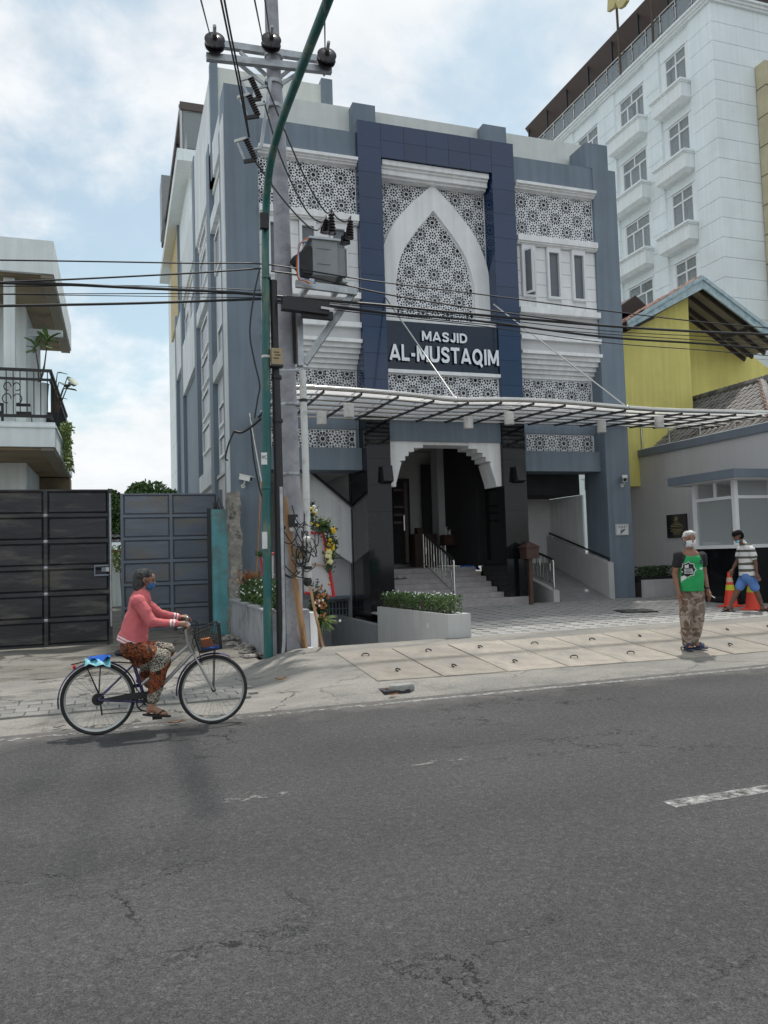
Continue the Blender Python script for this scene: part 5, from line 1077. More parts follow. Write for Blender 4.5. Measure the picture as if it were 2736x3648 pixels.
pf=thing('transformer_platform','bolted steel channel platform braced to the concrete pole under the transformer','platform')
for yy,dz in ((Yt-.02,0),(Yt+.62,-.06)):
    p,q=c2(318,1370,yy),c2(768,1395,yy); MB().bar((p.x,yy,p.z),(q.x,yy,p.z-.05),.07,.11).build('channel_beam',M_galv,pf)
for x in (400,640): p=c2(x,1400,Yt+.3); MB().bar((p.x,Yt-.05,p.z),(p.x,Yt+.7,p.z),.08,.06).build('cross_piece',M_galv,pf)
a,b_=c2(768,1400,Yt+.05),c2(385,1960,Yt+.3); MB().bar(a,b_,.09,.10).build('diagonal_brace',M_galv,pf); a,b_=c2(690,1480,Yt+.6),c2(385,1955,Yt+.45); MB().bar(a,b_,.07,.08).build('diagonal_brace',M_galv,pf)
a,b_=c2(342,1560,Yt+.3),c2(352,1980,Yt+.3); MB().bar(a,b_,.13,.09).build('upright_channel',M_galv,pf); a,b_=c2(300,1560,Yt+.42),c2(312,1960,Yt+.42); MB().bar(a,b_,.10,.05).build('upright_channel',M_rafter,pf)
p,q=c2(170,2010,Yt+.1),c2(380,2005,Yt+.1); MB().bar(p,q,.03,.03).build('clamp_bolt',M_galv,pf); seat(pf)
o=thing('cable_box','long black cable splice box slung below the transformer platform','cable box'); a,b_=c2(215,1515,11.60),c2(560,1560,11.60)
MB().bar(a,b_,.14,.2).build('case',M_blackm,o); a,b_=c2(360,1590,11.65),c2(590,1612,11.65); MB().bar(a,b_,.1,.12).build('lower_case',M_blackm,o); a,b_=c2(505,1545,11.50),c2(600,1560,11.50); MB().bar(a,b_,.015,.035).build('label_strip',M_pvc,o); seat(o)
bp=thing('black_service_pole','slim black steel pole with conduit between lamp pole and concrete pole','pole')
YB=11.75; pts=[fy(x,y,YB) for x,y in ((1004,2330),(1000,2100),(992,1700),(987,1500),(981,1300),(973,1000))]; pts[0].z=.1
MB().tube(pts,[.075,.075,.07,.068,.06,.06],14).build('shaft',M_blackm,bp)
for y in (1345,1500,1880): p=fy(985+(y-1345)*.025,y,YB); MB().lathe([(.078,-.03),(.085,0),(.078,.03)],p,n=14).build('collar',M_blackm,bp)
pts=[fy(x,y,YB-.1) for x,y in ((1005,2325),(1012,2250),(1007,2000),(1001,1735))]; pts[0].z=.12; MB().tube(smooth_path(pts,4),.03,10).build('conduit',M_galv,bp); seat(bp)
o=thing('meter_box','small tan metal box strapped to the black service pole','box'); a,b_=fy(966,1242,YB-.12),fy(1005,1302,YB-.12); MB().box(a.x,b_.x,YB-.17,YB-.05,b_.z,a.z).build('case',M_box,o); MB().box(a.x-.01,b_.x+.01,YB-.18,YB-.04,b_.z-.03,b_.z).build('foot',M_blackm,o)
for i,(u,v) in enumerate(((.2,.72),(.3,.55),(.15,.35))): MB().box(lerp(a.x,b_.x,u),lerp(a.x,b_.x,u+.5),YB-.173,YB-.169,lerp(b_.z,a.z,v),lerp(b_.z,a.z,v)+.015).build('print_mark',M_rafter,o)
seat(o)
# white conduit pipe, bamboo poles
wp=thing('white_conduit','white plastic conduit strapped upright beside the concrete pole','pipe'); Yv=11.85
pts=[fy(x,y,Yv) for x,y in ((1098,2058),(1094,1900),(1090,1700),(1086,1560),(1081,1430),(1078,1320))]
MB().tube(pts,.055,12).build('pipe',M_pvc,wp); MB().sphere(fy(1096,2072,Yv),.07,10,8,(1,1,1.1)).build('end_cap',M_blackm,wp)
for y,x in ((1427,1081),(2023,1097)): p=fy(x,y,Yv); MB().lathe([(.058,-.025),(.066,-.02),(.066,.02),(.058,.025)],p,n=12).build('strap',M_blackm,wp)
seat(wp)
def bamboo(pts,r,lab):
    pts=[Vector(p) for p in pts]; n=len(pts)*7; P=[]; rr_=[]
    path=smooth_path(pts,8)
    for i,q in enumerate(path): P.append(q); rr_.append(r*(1.08 if i%8==0 else .97))
    o=MB().tube(P,rr_,10).build('bamboo_pole',M_bamboo); tag(o,lab,'bamboo pole'); return o
Yb2=11.97; bamboo([fy(x,y,Yb2) for x,y in ((1010,1770),(1018,1820),(1030,1905),(1046,2020),(1060,2130),(1075,2230))]+[gz(1086,2312,.2)],.05,'thick bamboo pole leaning against the concrete pole')
bamboo([fy(x,y,11.45) for x,y in ((1105,2090),(1122,2180),(1138,2250))]+[gz(1152,2305,.24)],.022,'thin bamboo stick propped beside the flower board')
# tangle of cables on the pole
tg=thing('cable_tangle','tangle of loose black cables with meter and sockets tied to the concrete pole','cables')
for k in range(10):
    cx,cyv=random.uniform(1055,1110),random.uniform(1900,2010); rx,ry=random.uniform(14,40),random.uniform(22,70); t0=random.uniform(0,6); P=[]
    for t in np.linspace(t0,t0+random.uniform(3.5,6.8),14): P.append(fy(cx+rx*math.cos(t)+random.uniform(-4,4),cyv+ry*math.sin(t)+random.uniform(-4,4),11.70+.12*math.sin(t*1.3+k)))
    MB().tube(smooth_path(P,3),.009,5,caps=False).build('cable_loop',M_wire,tg)
for a,b_ in (((1012,1930),(1060,1905)),((1010,2040),(1060,2030)),((1005,2005),(1100,2060)),((1040,1800),(1070,1870)),((1085,1830),(1080,1880)),((1010,1890),(1075,1950)),((1008,2045),(1070,2035)),((1045,1870),(1120,1985))):
    A,Bp=fy(*a,11.70),fy(*b_,11.65); M_=(A+Bp)/2-Vector((0,0,.08)); MB().tube(smooth_path([A,M_,Bp],5),.009,5).build('cable',M_wire,tg)
a,b_=fy(1028,1833,11.90),fy(1062,1875,11.90); MB().box(a.x,b_.x,11.90,12.05,b_.z,a.z).build('meter',M_blackm,tg); MB().box(a.x+.10,b_.x-.01,11.89,11.90,b_.z+.05,b_.z+.14).build('meter_label',M_pvc,tg)
a,b_=fy(1047,1950,11.85),fy(1085,1992,11.85); MB().box(a.x,b_.x,11.85,11.95,b_.z,a.z).build('junction_box',M_box,tg); a,b_=fy(1058,2028,11.75),fy(1073,2062,11.75); MB().box(a.x,b_.x,11.75,11.81,b_.z,a.z).build('power_strip',M_pvc,tg)
a,b_=fy(1034,1880,11.85),fy(1053,1892,11.85); MB().box(a.x,b_.x,11.85,11.91,b_.z,a.z).build('label_plate',M_pvc,tg); MB().sphere(fy(1092,1922,11.67),.07,8,6,(1.2,.8,.8)).build('plastic_wrap',M_pvc,tg); seat(tg)
# ---------------------------------------------------------------- overhead cables: each span is a thing
def cable(pts,r,lab,Y=11.85,n=6):
    P=[p if isinstance(p,Vector) else fy(p[0],p[1],p[2] if len(p)>2 else Y) for p in pts]
    o=MB().tube(smooth_path(P,n),r,6).build('overhead_cable',M_wire); tag(o,lab,'cable','overhead cables along the street'); return o
YWr=11.75
cable([(-120,925),(300,931),(700,938),(950,942),(1300,997),(1700,1047),(2150,1106),(2500,1147),(2830,1176)],.011,'topmost single cable running across the whole street front',YWr)
cable([(-120,1010),(0,1005),(300,993),(700,972),(930,956)],.013,'twisted cable sloping up from left frame edge to the lamp pole',YWr)
cable([(965,966),(1100,986),(1372,1047),(1700,1100),(2150,1158),(2500,1180),(2830,1199)],.013,'cable passing just under the transformer towards the yellow house',YWr)
cable([(-120,1002),(0,1007),(250,1014),(500,1026),(800,1040),(990,1056)],.022,'thick black cable bundle left of the lamp pole',YWr)
cable([(990,1056),(1150,1070),(1372,1088),(1700,1121),(2150,1160),(2500,1182),(2830,1194)],.022,'thick black cable bundle right of the poles below the lettering height',YWr)
cable([(-120,1018),(0,1020),(500,1018),(930,1034)],.007,'thin cable above the thick bundle left of the pole',YWr)
cable([(-120,1044),(0,1047),(500,1046),(930,1046)],.007,'thin level cable left of the lamp pole',YWr)
cable([(-120,1052),(0,1049),(500,1055),(930,1061)],.006,'thin lower cable left of the lamp pole',YWr)
cable([(-120,1093),(0,1090),(500,1080),(930,1065)],.019,'lowest thick cable rising gently to the lamp pole from the left',YWr)
cable([(985,1072),(1180,1090),(1400,1117),(1700,1143),(2150,1200),(2500,1224),(2830,1250)],.019,'second thick cable below the bundle on the right',YWr)
cable([(985,1075),(1400,1121),(1700,1153),(2150,1189),(2500,1212),(2830,1232)],.008,'thin cable between the two thick cables on the right',YWr)
cable([(985,1080),(1400,1128),(1700,1160),(2150,1220),(2500,1247),(2830,1275)],.008,'lowest thin cable crossing to the right frame edge',YWr)
cable([(985,1064),(1400,1100),(1700,1130),(2150,1178),(2500,1198),(2830,1215)],.007,'thin cable just below the thick bundle on the right',YWr)
# lines that run overhead towards the viewer
def toward(p,q,r,lab): 
    A=fy(p[0],p[1],11.75); d=ray(*q); Bp=CAM+d*(7.0/d.y)*.9; return cable([A,Bp],r,lab)
toward((748,125),(700,-60),.010,'overhead line pulled to the left disc insulator'); toward((960,122),(936,-60),.010,'overhead line pulled to the middle disc insulator'); toward((1158,178),(1155,-60),.010,'overhead line pulled to the right disc insulator'); toward((936,145),(895,-60),.010,'overhead line passing left of the concrete pole top')
cable([fy(886,487,11.80),fy(850,300,11.2),fy(812,120,10.0),fy(775,-60,8.6)],.014,'twisted black drop cable left of the fuse cutouts'); cable([fy(888,490,11.80),fy(858,300,11.3),fy(822,120,10.1),fy(788,-60,8.7)],.014,'second twisted black drop cable beside the first')
def lead(pts,r,lab,Y=11.85): 
    P=[p if isinstance(p,Vector) else fy(p[0],p[1],Y) for p in pts]; o=MB().tube(smooth_path(P,6),r,6).build('jumper_cable',M_wire); tag(o,lab,'cable','jumper cables of the transformer'); return o
lead([(940,360),(1000,560),(1085,740),(1140,790),tb2],.013,'jumper cable from middle cutout down to the transformer'); lead([(945,290),(1020,480),(1100,660),(1160,755),tb1],.013,'jumper cable from upper cutout to the tallest transformer bushing')
lead([(905,570),(1000,700),(1080,790),(1130,820),tb3],.013,'jumper cable from lower cutout to the short transformer bushing'); lead([tb1,(1200,775),(1230,790),ta1],.013,'short curved cable between transformer bushing and arrester')
for i,(c_,dx) in enumerate((((.5,.05,.03),0),((.6,.35,.03),8),((.7,.65,.6),16),((.05,.12,.4),24))):
    m_=mat('phase_cable_%d'%i,c_,.5,var=0); P=[fy(x,y,11.65) for x,y in ((1095-dx*.1,848+dx*.6),(1070-dx*.2,870),(1058+dx*.3,930),(1062+dx*.3,990),(1085+dx*.6,1000),(1100+dx,1010))]
    o=MB().tube(smooth_path(P,5),.011,6).build('phase_cable',m_); tag(o,['red','orange','pale','blue'][i]+' insulated cable looping down the left side of the transformer','cable','coloured transformer cables')
lead([(926,955),(905,1050),(890,1180),(905,1280),(925,1370),(918,1420),(907,1490)],.012,'loose black cable hanging down left of the lamp pole',11.45)
lead([(930,1490),(895,1520),(860,1540),(832,1535)],.022,'thick grey spliced cable from the lamp pole to the mosque corner',12.15); lead([(832,1540),(815,1580),(803,1630),(812,1640)],.014,'short black cable end dangling at the mosque corner',12.15)
lead([(892,1520),(905,1640),(925,1740),(945,1800)],.011,'thin black cable sagging from splice to lamp pole foot',11.85)
# ---------------------------------------------------------------- planting
def leafcloud(mb,n,samp,size,up=.3,asp=2.0,fold=.25):
    for _ in range(n):
        c=Vector(samp()); s=size*random.uniform(.6,1.35)
        d=Vector((random.gauss(0,1),random.gauss(0,1),random.gauss(up,.8))).normalized(); a=d.orthogonal().normalized(); a.rotate(Matrix.Rotation(random.uniform(0,6.28),3,d)); nrm=d.cross(a)
        h_=d*s; w_=a*s/asp; mb.add([c-h_*.5,c+w_*.5+nrm*s*fold*.4,c+h_*.5,c-w_*.5+nrm*s*fold*.4],[(0,1,2),(0,2,3)])
    return mb
def boxsamp(x0,x1,y0,y1,z0,z1): return lambda:(random.uniform(x0,x1),random.uniform(y0,y1),random.uniform(z0,z1))
def ballsamp(c,r,sc=(1,1,1),shell=.45):
    def f():
        while True:
            v=Vector((random.uniform(-1,1),random.uniform(-1,1),random.uniform(-1,1)))
            if v.length<1 and v.length>shell*random.random(): return Vector(c)+Vector((v.x*r*sc[0],v.y*r*sc[1],v.z*r*sc[2]))
    return f
def stems(mb,base,tops,r): 
    for t in tops: mb.tube([base,(Vector(base)+Vector(t))/2+Vector((random.uniform(-.02,.02),random.uniform(-.02,.02),0)),t],[r,r*.8,r*.4],5)
    return mb
# weathered planter along the driveway
pl=thing('weathered_planter','long weathered grey planter wall beside the driveway and lamp pole','planter')
x0,x1,y0,y1,zt=2.2,2.93,12.52,16.6,.80
for a,b_,c_,d_,n_ in ((x0,x0+.13,y0,y1,0),(x0+.13,x1,y0,y0+.13,0),(x1-.1,x1,y0+.13,y1,0)): MB().box(a,b_,c_,d_,.02,zt).build('wall',M_oldpl,pl)
MB().box(x0-.03,x0+.16,y0-.03,y1,zt,zt+.035).build('coping',M_oldpl,pl); MB().box(x0+.13,x1-.1,y0+.13,y1,.3,zt-.06).build('soil',M_soil,pl)
rb_=MB()
for i in range(34):
    q=Vector((random.uniform(1.88,2.2),random.uniform(12.4,16.0),0)); q.z=drive_z(q.x,q.y)+.05; s=random.uniform(.03,.085); q.z-=.03; rb_.sphere(q,s,6,4,(1.3,1,.6)); 
rb_.v=[(x+.03*noise.noise(Vector((x*9,y*9,z*9))),y,z+.02*noise.noise(Vector((x*8,y*8,z*5)))) for x,y,z in rb_.v]; rb_.sm=[False]*len(rb_.sm); tag(rb_.build('rubble_footing',M_ruin,pl),kind='stuff'); seat(pl)
b=MB(); n=14; V=[]      # rough concrete toe along the planter foot
for i in range(n+1):
    y=lerp(12.2,16.3,i/n)
    for x,z in ((1.72,.06),(1.96,.20),(2.21,.32)): q=Vector((x*3,y*3,z)); V.append((x+.10*noise.noise(q),y,z+.09*noise.noise(q*1.7)))
b.add(V,[(3*i+a,3*i+3+a,3*i+4+a,3*i+1+a) for i in range(n) for a in range(2)],True); o=b.build('concrete_toe',M_ruin,pl)
def shrub(name,lab,parts,cat='shrub',group=None):
    r_=thing(name,lab,cat,group)
    for nm,mb,m in parts: mb.build(nm,m,r_)
    return seat(r_)
sh=lambda c,r,n,s,sc=(1,1,1):leafcloud(MB(),n,ballsamp(c,r,sc),s)
for k,(yy,rr_) in enumerate(((13.3,.38),(14.2,.42),(15.2,.42))):
    c=Vector((2.55,yy,1.0)); fl=MB()
    for _ in range(26): q=c+Vector((random.uniform(-.4,.35),random.uniform(-.42,.42),random.uniform(.0,.33))); fl.sphere(q,.016,5,4)
    shrub('flowering_shrub',('low green shrub with white flowers nearest the lamp pole in the weathered planter','low green shrub with white flowers in the middle of the weathered planter','low green shrub with white flowers at the back of the weathered planter')[k],[('foliage',sh(c,rr_,1500,.055,(.95,1,.75)),M_leaf),('stem',stems(MB(),(2.55,yy,.72),[(2.4,yy-.2,1.05),(2.65,yy+.2,1.1),(2.55,yy,1.15)],.012),M_bark),('flowers',fl,M_petalw)],'shrub','shrubs in the weathered planter')
c=Vector((2.45,15.4,1.18)); cr_=MB()
for _ in range(60):
    d=Vector((random.gauss(0,.5),random.gauss(0,.5),random.uniform(.5,1))).normalized(); q=c+Vector((random.uniform(-.2,.2),random.uniform(-.2,.2),random.uniform(-.1,.12))); s=.22; a=d.orthogonal().normalized()*.022; cr_.add([q,q+d*s*.5+a,q+d*s,q+d*s*.5-a],[(0,1,2),(0,2,3)])
shrub('croton_plant','orange tipped spiky croton rising above the white flowered shrubs',[('leaves',cr_,M_leafo),('lower_leaves',sh(Vector((2.45,15.4,1.0)),.25,400,.08),M_leaf),('stem',stems(MB(),(2.45,15.4,.76),[(2.45,15.4,1.28)],.015),M_bark)],'plant')
# grey planter between basement ramp and yard
mp_=thing('grey_planter','smooth grey planter wall between basement ramp and yard','planter')
A=fx(1602,2191,5.04); Bq=fx(1344,2161,5.04)
ypn,ypf=11.72,min(Bq.y,16.9); zn=A.z; zfar=lerp(A.z,Bq.z,(ypf-A.y)/(Bq.y-A.y))
def sl(x0,x1,ya,yb,m,nm,zo=0,zlow=-1.3): 
    zz=lambda y:lerp(zn,zfar,(y-ypn)/(ypf-ypn))+zo
    return MB().prism([(ya,zlow),(yb,zlow),(yb,zz(yb)),(ya,zz(ya))],lambda u,v,t:(t,u,v),x0,x1).build(nm,m,mp_)
sl(5.04,5.13,ypn,ypf,M_planter,'side_wall'); sl(5.36,5.45,ypn,ypf,M_planter,'side_wall',zlow=.1); sl(5.13,5.36,ypn,ypn+.09,M_planter,'end_wall',zlow=.1); sl(5.13,5.36,ypn+.09,ypf,M_soil,'soil',-.07)
MB().box(5.025,5.04,12.55,12.61,.36,.46).build('wall_socket',M_pvc,mp_); seat(mp_)
hz=lambda y:lerp(zn,zfar,(y-ypn)/(ypf-ypn))
def hs(): y=random.uniform(ypn+.15,ypf-.1); t=random.random()**.6; return (5.245+random.uniform(-.19,.19)*(.6+.4*t),y,hz(y)-.04+.34*t)
hf=MB(); hst=MB()
for i in range(70): y=random.uniform(ypn+.2,ypf-.2); q=(5.245+random.uniform(-.12,.12),y,hz(y)-.06); hst.tube([q,(q[0]+random.uniform(-.08,.08),y+random.uniform(-.08,.08),hz(y)+.2)],.006,4)
for i in range(90): y=random.uniform(ypn+.2,ypf-.1); hf.sphere((5.245+random.uniform(-.18,.18),y,hz(y)+random.uniform(.24,.33)),.015,5,4)
shrub('clipped_hedge','low clipped hedge with tiny white flowers on the smooth grey planter',[('foliage',leafcloud(MB(),5200,hs,.045),M_leaf),('stems',hst,M_bark),('flowers',hf,M_petalw)],'hedge')
# planter by the annex
rp_=thing('corner_planter','low pale grey corner planter between mosque pilaster and annex wall','planter')
MB().box(12.78,13.95,16.9,17.0,.2,.80).build('front_wall',M_planter,rp_); MB().box(13.95,14.05,15.5,17.0,.2,.80).build('side_wall',M_planter,rp_); MB().box(12.78,14.2,17.0,17.6,.2,.72).build('soil',M_soil,rp_); MB().box(14.05,14.2,15.5,17.0,.2,.72).build('soil',M_soil,rp_); seat(rp_)
for k,x in enumerate((13.0,13.35,13.7)): shrub('potted_seedling_row',('dark leafy seedlings in the corner planter nearest the mosque','dark leafy seedlings in the middle of the corner planter','dark leafy seedlings in the corner planter nearest the annex wall')[k],[('foliage',leafcloud(MB(),420,boxsamp(x-.2,x+.2,17.05,17.45,.86,1.14),.07),M_leafd),('pots',MB().box(x-.18,x+.18,17.05,17.4,.72,.87),M_blackm)],'plant','seedlings in the corner planter')
# flower boards (congratulation boards) leaning by the ramp
fb=thing('flower_board','white congratulation board with red satin edge and flowers behind the poles','flower board')
Yf=13.35; P=[fy(x,y,Yf) for x,y in ((1085,1897),(1150,1899),(1160,1950),(1189,2124),(1150,2122),(1085,2112))]
MB().prism(ccw([(p.x,p.z) for p in P]),lambda u,v,t:(u,t,v),Yf,Yf+.04).build('board',M_board,fb)
MB().tube([P[0]-Vector((0,.02,0)),P[1]-Vector((0,.02,0)),P[2]-Vector((0,.02,0)),P[3]-Vector((0,.02,0)),P[4]-Vector((0,.02,0)),P[5]-Vector((0,.02,0))],.028,6).build('satin_edge',M_red,fb)
a,b_=fy(1110,2010,Yf-.03),fy(1160,2016,Yf-.03); MB().tube([a,b_],.012,6).build('batten',M_bamboo,fb)
def pixsamp(cx,cy,rx,ry,Y,dy=.12): return lambda:fy(cx+random.gauss(0,.5)*rx,cy+random.gauss(0,.5)*ry,Y+random.uniform(-dy,dy))
gr=MB()
for cx,cy,rx,ry,n in ((1110,1830,16,45,260),(1150,1880,35,22,260),(1178,1940,20,45,330),(1172,2005,18,35,150)): leafcloud(gr,n,pixsamp(cx,cy,rx,ry,Yf-.05),.075)
tag(gr.build('greenery',M_leafd,fb),kind='stuff')
pm_=MB()
for k in range(20):
    q=fy(1150+random.uniform(-12,16),1888,Yf-.08); d=Vector((random.uniform(-.7,.8),random.uniform(-.4,.1),random.uniform(.5,1))).normalized(); a=d.orthogonal().normalized()*.015; pm_.add([q,q+d*.14+a,q+d*.28,q+d*.14-a],[(0,1,2),(0,2,3)])
tag(pm_.build('palm_fronds',M_leafy,fb),kind='stuff')
yf_=MB(); wf=MB(); cf_=MB()
for k in range(26): yf_.sphere(fy(*random.choice(((1112,1822),(1120,1862),(1182,1895),(1178,1935),(1176,1950))),Yf-.14)+Vector((random.uniform(-.06,.06),0,random.uniform(-.06,.06))),.03,6,5)
for k in range(24): wf.sphere(fy(1114,random.uniform(1800,1850),Yf-.13)+Vector((random.uniform(-.08,.07),0,0)),.028,6,5)
for x,y in ((1172,1968),(1170,1982),(1175,2000)): cf_.sphere(fy(x,y,Yf-.12),.065,8,6)
tag(yf_.build('yellow_flowers',M_petaly,fb),kind='stuff'); tag(wf.build('white_flowers',M_petalw,fb),kind='stuff'); tag(cf_.build('paper_balls',M_petalc,fb),kind='stuff'); seat(fb)
f2=thing('floor_wreath','bushy flower wreath with orange blooms and palm tips standing in the ramp mouth','flower wreath')
Yq=13.1; gr=MB(); leafcloud(gr,900,pixsamp(1135,2170,30,62,Yq,.15),.08); tag(gr.build('greenery',M_leafd,f2),kind='stuff')
of_=MB(); wf=MB()
for k in range(30): of_.sphere(fy(1150+random.gauss(0,14),2150+random.gauss(0,35),Yq-.2),.026,6,5)
for k in range(10): wf.sphere(fy(1140+random.gauss(0,22),2160+random.gauss(0,35),Yq-.2),.024,6,5)
tag(of_.build('orange_flowers',M_leafo,f2),kind='stuff'); tag(wf.build('white_flowers',M_petalw,f2),kind='stuff')
pm_=MB()
for k in range(22):
    q=fy(1150+random.uniform(-8,8),2205+random.uniform(-10,10),Yq-.15); d=Vector((random.uniform(-.4,1),random.uniform(-.3,0),random.uniform(-1,.1))).normalized(); a=d.orthogonal().normalized()*.016; pm_.add([q,q+d*.13+a,q+d*.26,q+d*.13-a],[(0,1,2),(0,2,3)])
tag(pm_.build('palm_fronds',M_leafy,f2),kind='stuff')
sb=MB(); a=fy(1128,2120,Yq+.05); sb.tube([a,Vector((a.x,a.y,-.4))],.02,6); sb.build('stand',M_bamboo,f2); seat(f2)
f3=thing('second_flower_board','edge of a red rimmed flower board half hidden behind the lamp pole','flower board'); Yh=13.9
P=[fy(x,y,Yh) for x,y in ((926,1975),(975,1972),(975,2060),(945,2062),(936,2040))]; MB().prism(ccw([(p.x,p.z) for p in P]),lambda u,v,t:(u,t,v),Yh,Yh+.04).build('board',M_board,f3); MB().tube([P[1]-Vector((0,.02,0)),P[0]-Vector((0,.02,0)),P[4]-Vector((0,.02,0)),P[3]-Vector((0,.02,0))],.022,6).build('satin_edge',M_red,f3); leafcloud(MB(),80,pixsamp(926,1972,10,10,Yh),.07).build('greenery',M_leafd,f3); seat(f3)
# balcony plants
def bigleaf(mb,base,d,s,w_=.5):
    d=Vector(d).normalized(); a=d.cross(Vector((0,0,1))); a=a.normalized() if a.length>.01 else Vector((1,0,0)); up=a.cross(d)
    pts=[(0,0),(.25,.28*w_*2),(.55,.5*w_*2),(.85,.42*w_*2),(1,0)]; V=[]
    for t,wd in pts: 
        c=Vector(base)+d*s*t-up*s*.18*t*t; V+=[c+a*s*wd*.5+up*s*.06,c,c-a*s*wd*.5+up*s*.06]
    mb.add(V,[(3*i+k,3*i+3+k,3*i+4+k,3*i+1+k) for i in range(4) for k in range(2)],True)
c6=lambda x,y,Y:fy(x*.4748,750+y*.4748,Y)
pt=thing('fig_plant','fiddle leaf fig in a tall white tapered pot on the balcony','potted plant'); Yp=18.55
a,b_=c6(212,1300,Yp),c6(370,1300,Yp); cxp=(a.x+b_.x)/2; r1=(b_.x-a.x)/2; zt_=a.z
MB().lathe([(r1*.62,4.73-zt_),(r1*.98,-.02),(r1*1.04,0),(r1*.9,.0),(r1*.85,-.05)],(cxp,Yp,zt_),n=18).build('pot',M_lwall,pt)
stm=MB(); lf=MB(); b0_=Vector((cxp,Yp,zt_-.05))
for tx,ty in ((355,990),(262,1020),(345,1080)):
    t=c6(tx,ty,Yp+.02); stm.tube([b0_,(b0_+t)/2+Vector((.03,0,0)),t],[.022,.018,.012],6)
    if ty<1050:
        for k in range(11): bigleaf(lf,t+Vector((0,0,random.uniform(-.12,.08))),(random.uniform(-1,1),random.uniform(-1,1),random.uniform(-.3,.9)),random.uniform(.22,.34),.42)
stm.build('stems',M_bark,pt); lf.build('leaves',M_fig,pt); seat(pt)
v2=thing('broad_leaf_plant','dark broad leaved plant leaning out over the balcony corner','plant'); lf=MB(); stm=MB(); b0_=c6(385,1560,18.7); b0_.z=4.75
for x,y,s in ((430,1220,.28),(505,1250,.4),(520,1290,.3),(470,1340,.3),(500,1340,.25),(440,1290,.25),(440,1410,.2)):
    t=c6(x,y,18.6); stm.tube([b0_,(b0_*.4+t*.6),t],[.02,.016,.01],5); bigleaf(lf,t,(random.uniform(.1,1),random.uniform(-1,.3),random.uniform(-.4,.5)),s,.6)
lf.build('leaves',M_leafd,v2); stm.build('stems',M_bark,v2); MB().lathe([(.14,0),(.2,.3),(.2,.32)],(b0_.x-.05,18.75,4.725),n=14).build('pot',M_blackm,v2); seat(v2)
v3=thing('trailing_plant','yellow green trailing plant spilling over the balcony side','plant'); lf=MB()
for cx,cy,rx,ry,n in ((490,1640,45,45,420),(505,1760,30,80,420),(515,1880,28,60,260)): leafcloud(lf,n,lambda cx=cx,cy=cy,rx=rx,ry=ry:c6(cx+random.gauss(0,.5)*rx,cy+random.gauss(0,.5)*ry,20.5+random.uniform(-.8,.8)),.10)
lf.build('foliage',M_leafy,v3); st_=MB()
for k in range(8): st_.tube([c6(480+k*5,1600,20.5),c6(500+k*4,1750,20.4),c6(505+k*8,1920+k*8,20.4)],.008,4)
st_.build('stems',M_bark,v3); seat(v3)
# ---------------------------------------------------------------- yard behind the gates
def tree(lab,base,h_,blobs,n,s,m):
    r_=thing('tree',lab,'tree'); t=MB(); base=Vector(base); top=base+Vector((0,0,h_)); t.tube([base,base+Vector((.1,0,h_*.5)),top],[.25,.19,.1],8); lf=MB()
    for c,r,sc in blobs: t.tube([base+Vector((0,0,h_*.55)),(Vector(c)+base+Vector((0,0,h_*.6)))/2,c],[.11,.08,.03],6); leafcloud(lf,n,ballsamp(c,r,sc,.8),s)
    t.build('trunk',M_bark,r_); lf.build('crown',m,r_); return seat(r_)
q=fy(530,1740,42); tree('leafy tree rising behind the grey gate leaf',(q.x,42,0),5,[((q.x+dx,42+dy,q.z+dz),r_,(1,1,.8)) for dx,dy,dz,r_ in ((0,0,-.6,1.3),(1.1,.5,-.9,1.1),(-1.2,0,-1.3,1.1),(.3,-.5,-1.6,1.4),(-.4,.6,-.2,.7),(1.6,0,-1.8,1.0))],1300,.24,M_leaf)
q=fy(412,1840,34); tree('dense green tree seen through the gap between the gates',(q.x,34,0),4,[((q.x+dx,34+dy,q.z+dz),r_,(1,1,.9)) for dx,dy,dz,r_ in ((0,0,.2,.8),(.5,.4,-.3,.8),(-.5,0,-.6,.9),(.2,-.4,-.9,.8),(-.2,.2,.7,.5))],1100,.17,M_leaf)
q=fy(415,2070,30); yhs=thing('yard_house','white walled outbuilding with pale metal roof beyond the gate gap','house')
MB().box(q.x-3,q.x+3,29.8,34,0,fy(415,1962,29.8).z).build('wall',M_lwall,yhs); z0_=fy(415,1968,29.4).z; z1_=fy(415,1945,31).z
MB().add([(q.x-3.2,29.2,z0_),(q.x+3.2,29.2,z0_),(q.x+3.2,31.5,z1_+.1),(q.x-3.2,31.5,z1_+.1),(q.x-3.2,29.2,z0_+.06),(q.x+3.2,29.2,z0_+.06),(q.x+3.2,31.5,z1_+.16),(q.x-3.2,31.5,z1_+.16)],[(3,2,1,0),(4,5,6,7),(0,1,5,4)]).build('metal_roof',M_hotelb,yhs)
MB().box(q.x-3.2,q.x+3.2,29.16,29.2,z0_-.05,z0_+.10).build('roof_edge',M_tiler,yhs)
z2=fy(415,1935,33).z; z3=fy(415,1868,36).z; MB().add([(q.x-4,32,z2),(q.x+4,32,z2),(q.x+4,37,z3+.3),(q.x-4,37,z3+.3)],[(0,1,2,3)]).build('upper_roof',M_tile,yhs)
for i in range(12):
    for j in range(5): o=link('roof_tile',tm_g,yhs); o.location=(q.x-1.3+i*.24,lerp(32,36,j/5),lerp(z2,z3+.25,j/5)+.05); o.rotation_euler=(0,0,R(-90)); o.rotation_euler=(Matrix.Rotation(math.atan2(z3-z2,5),3,'X')@Matrix.Rotation(R(-90),3,'Z')).to_euler(); o.scale=(2.4,1,1)
MB().box(q.x-3,q.x+3,31.4,31.6,z1_,z2).build('clerestory',M_room,yhs)
seat(yhs)
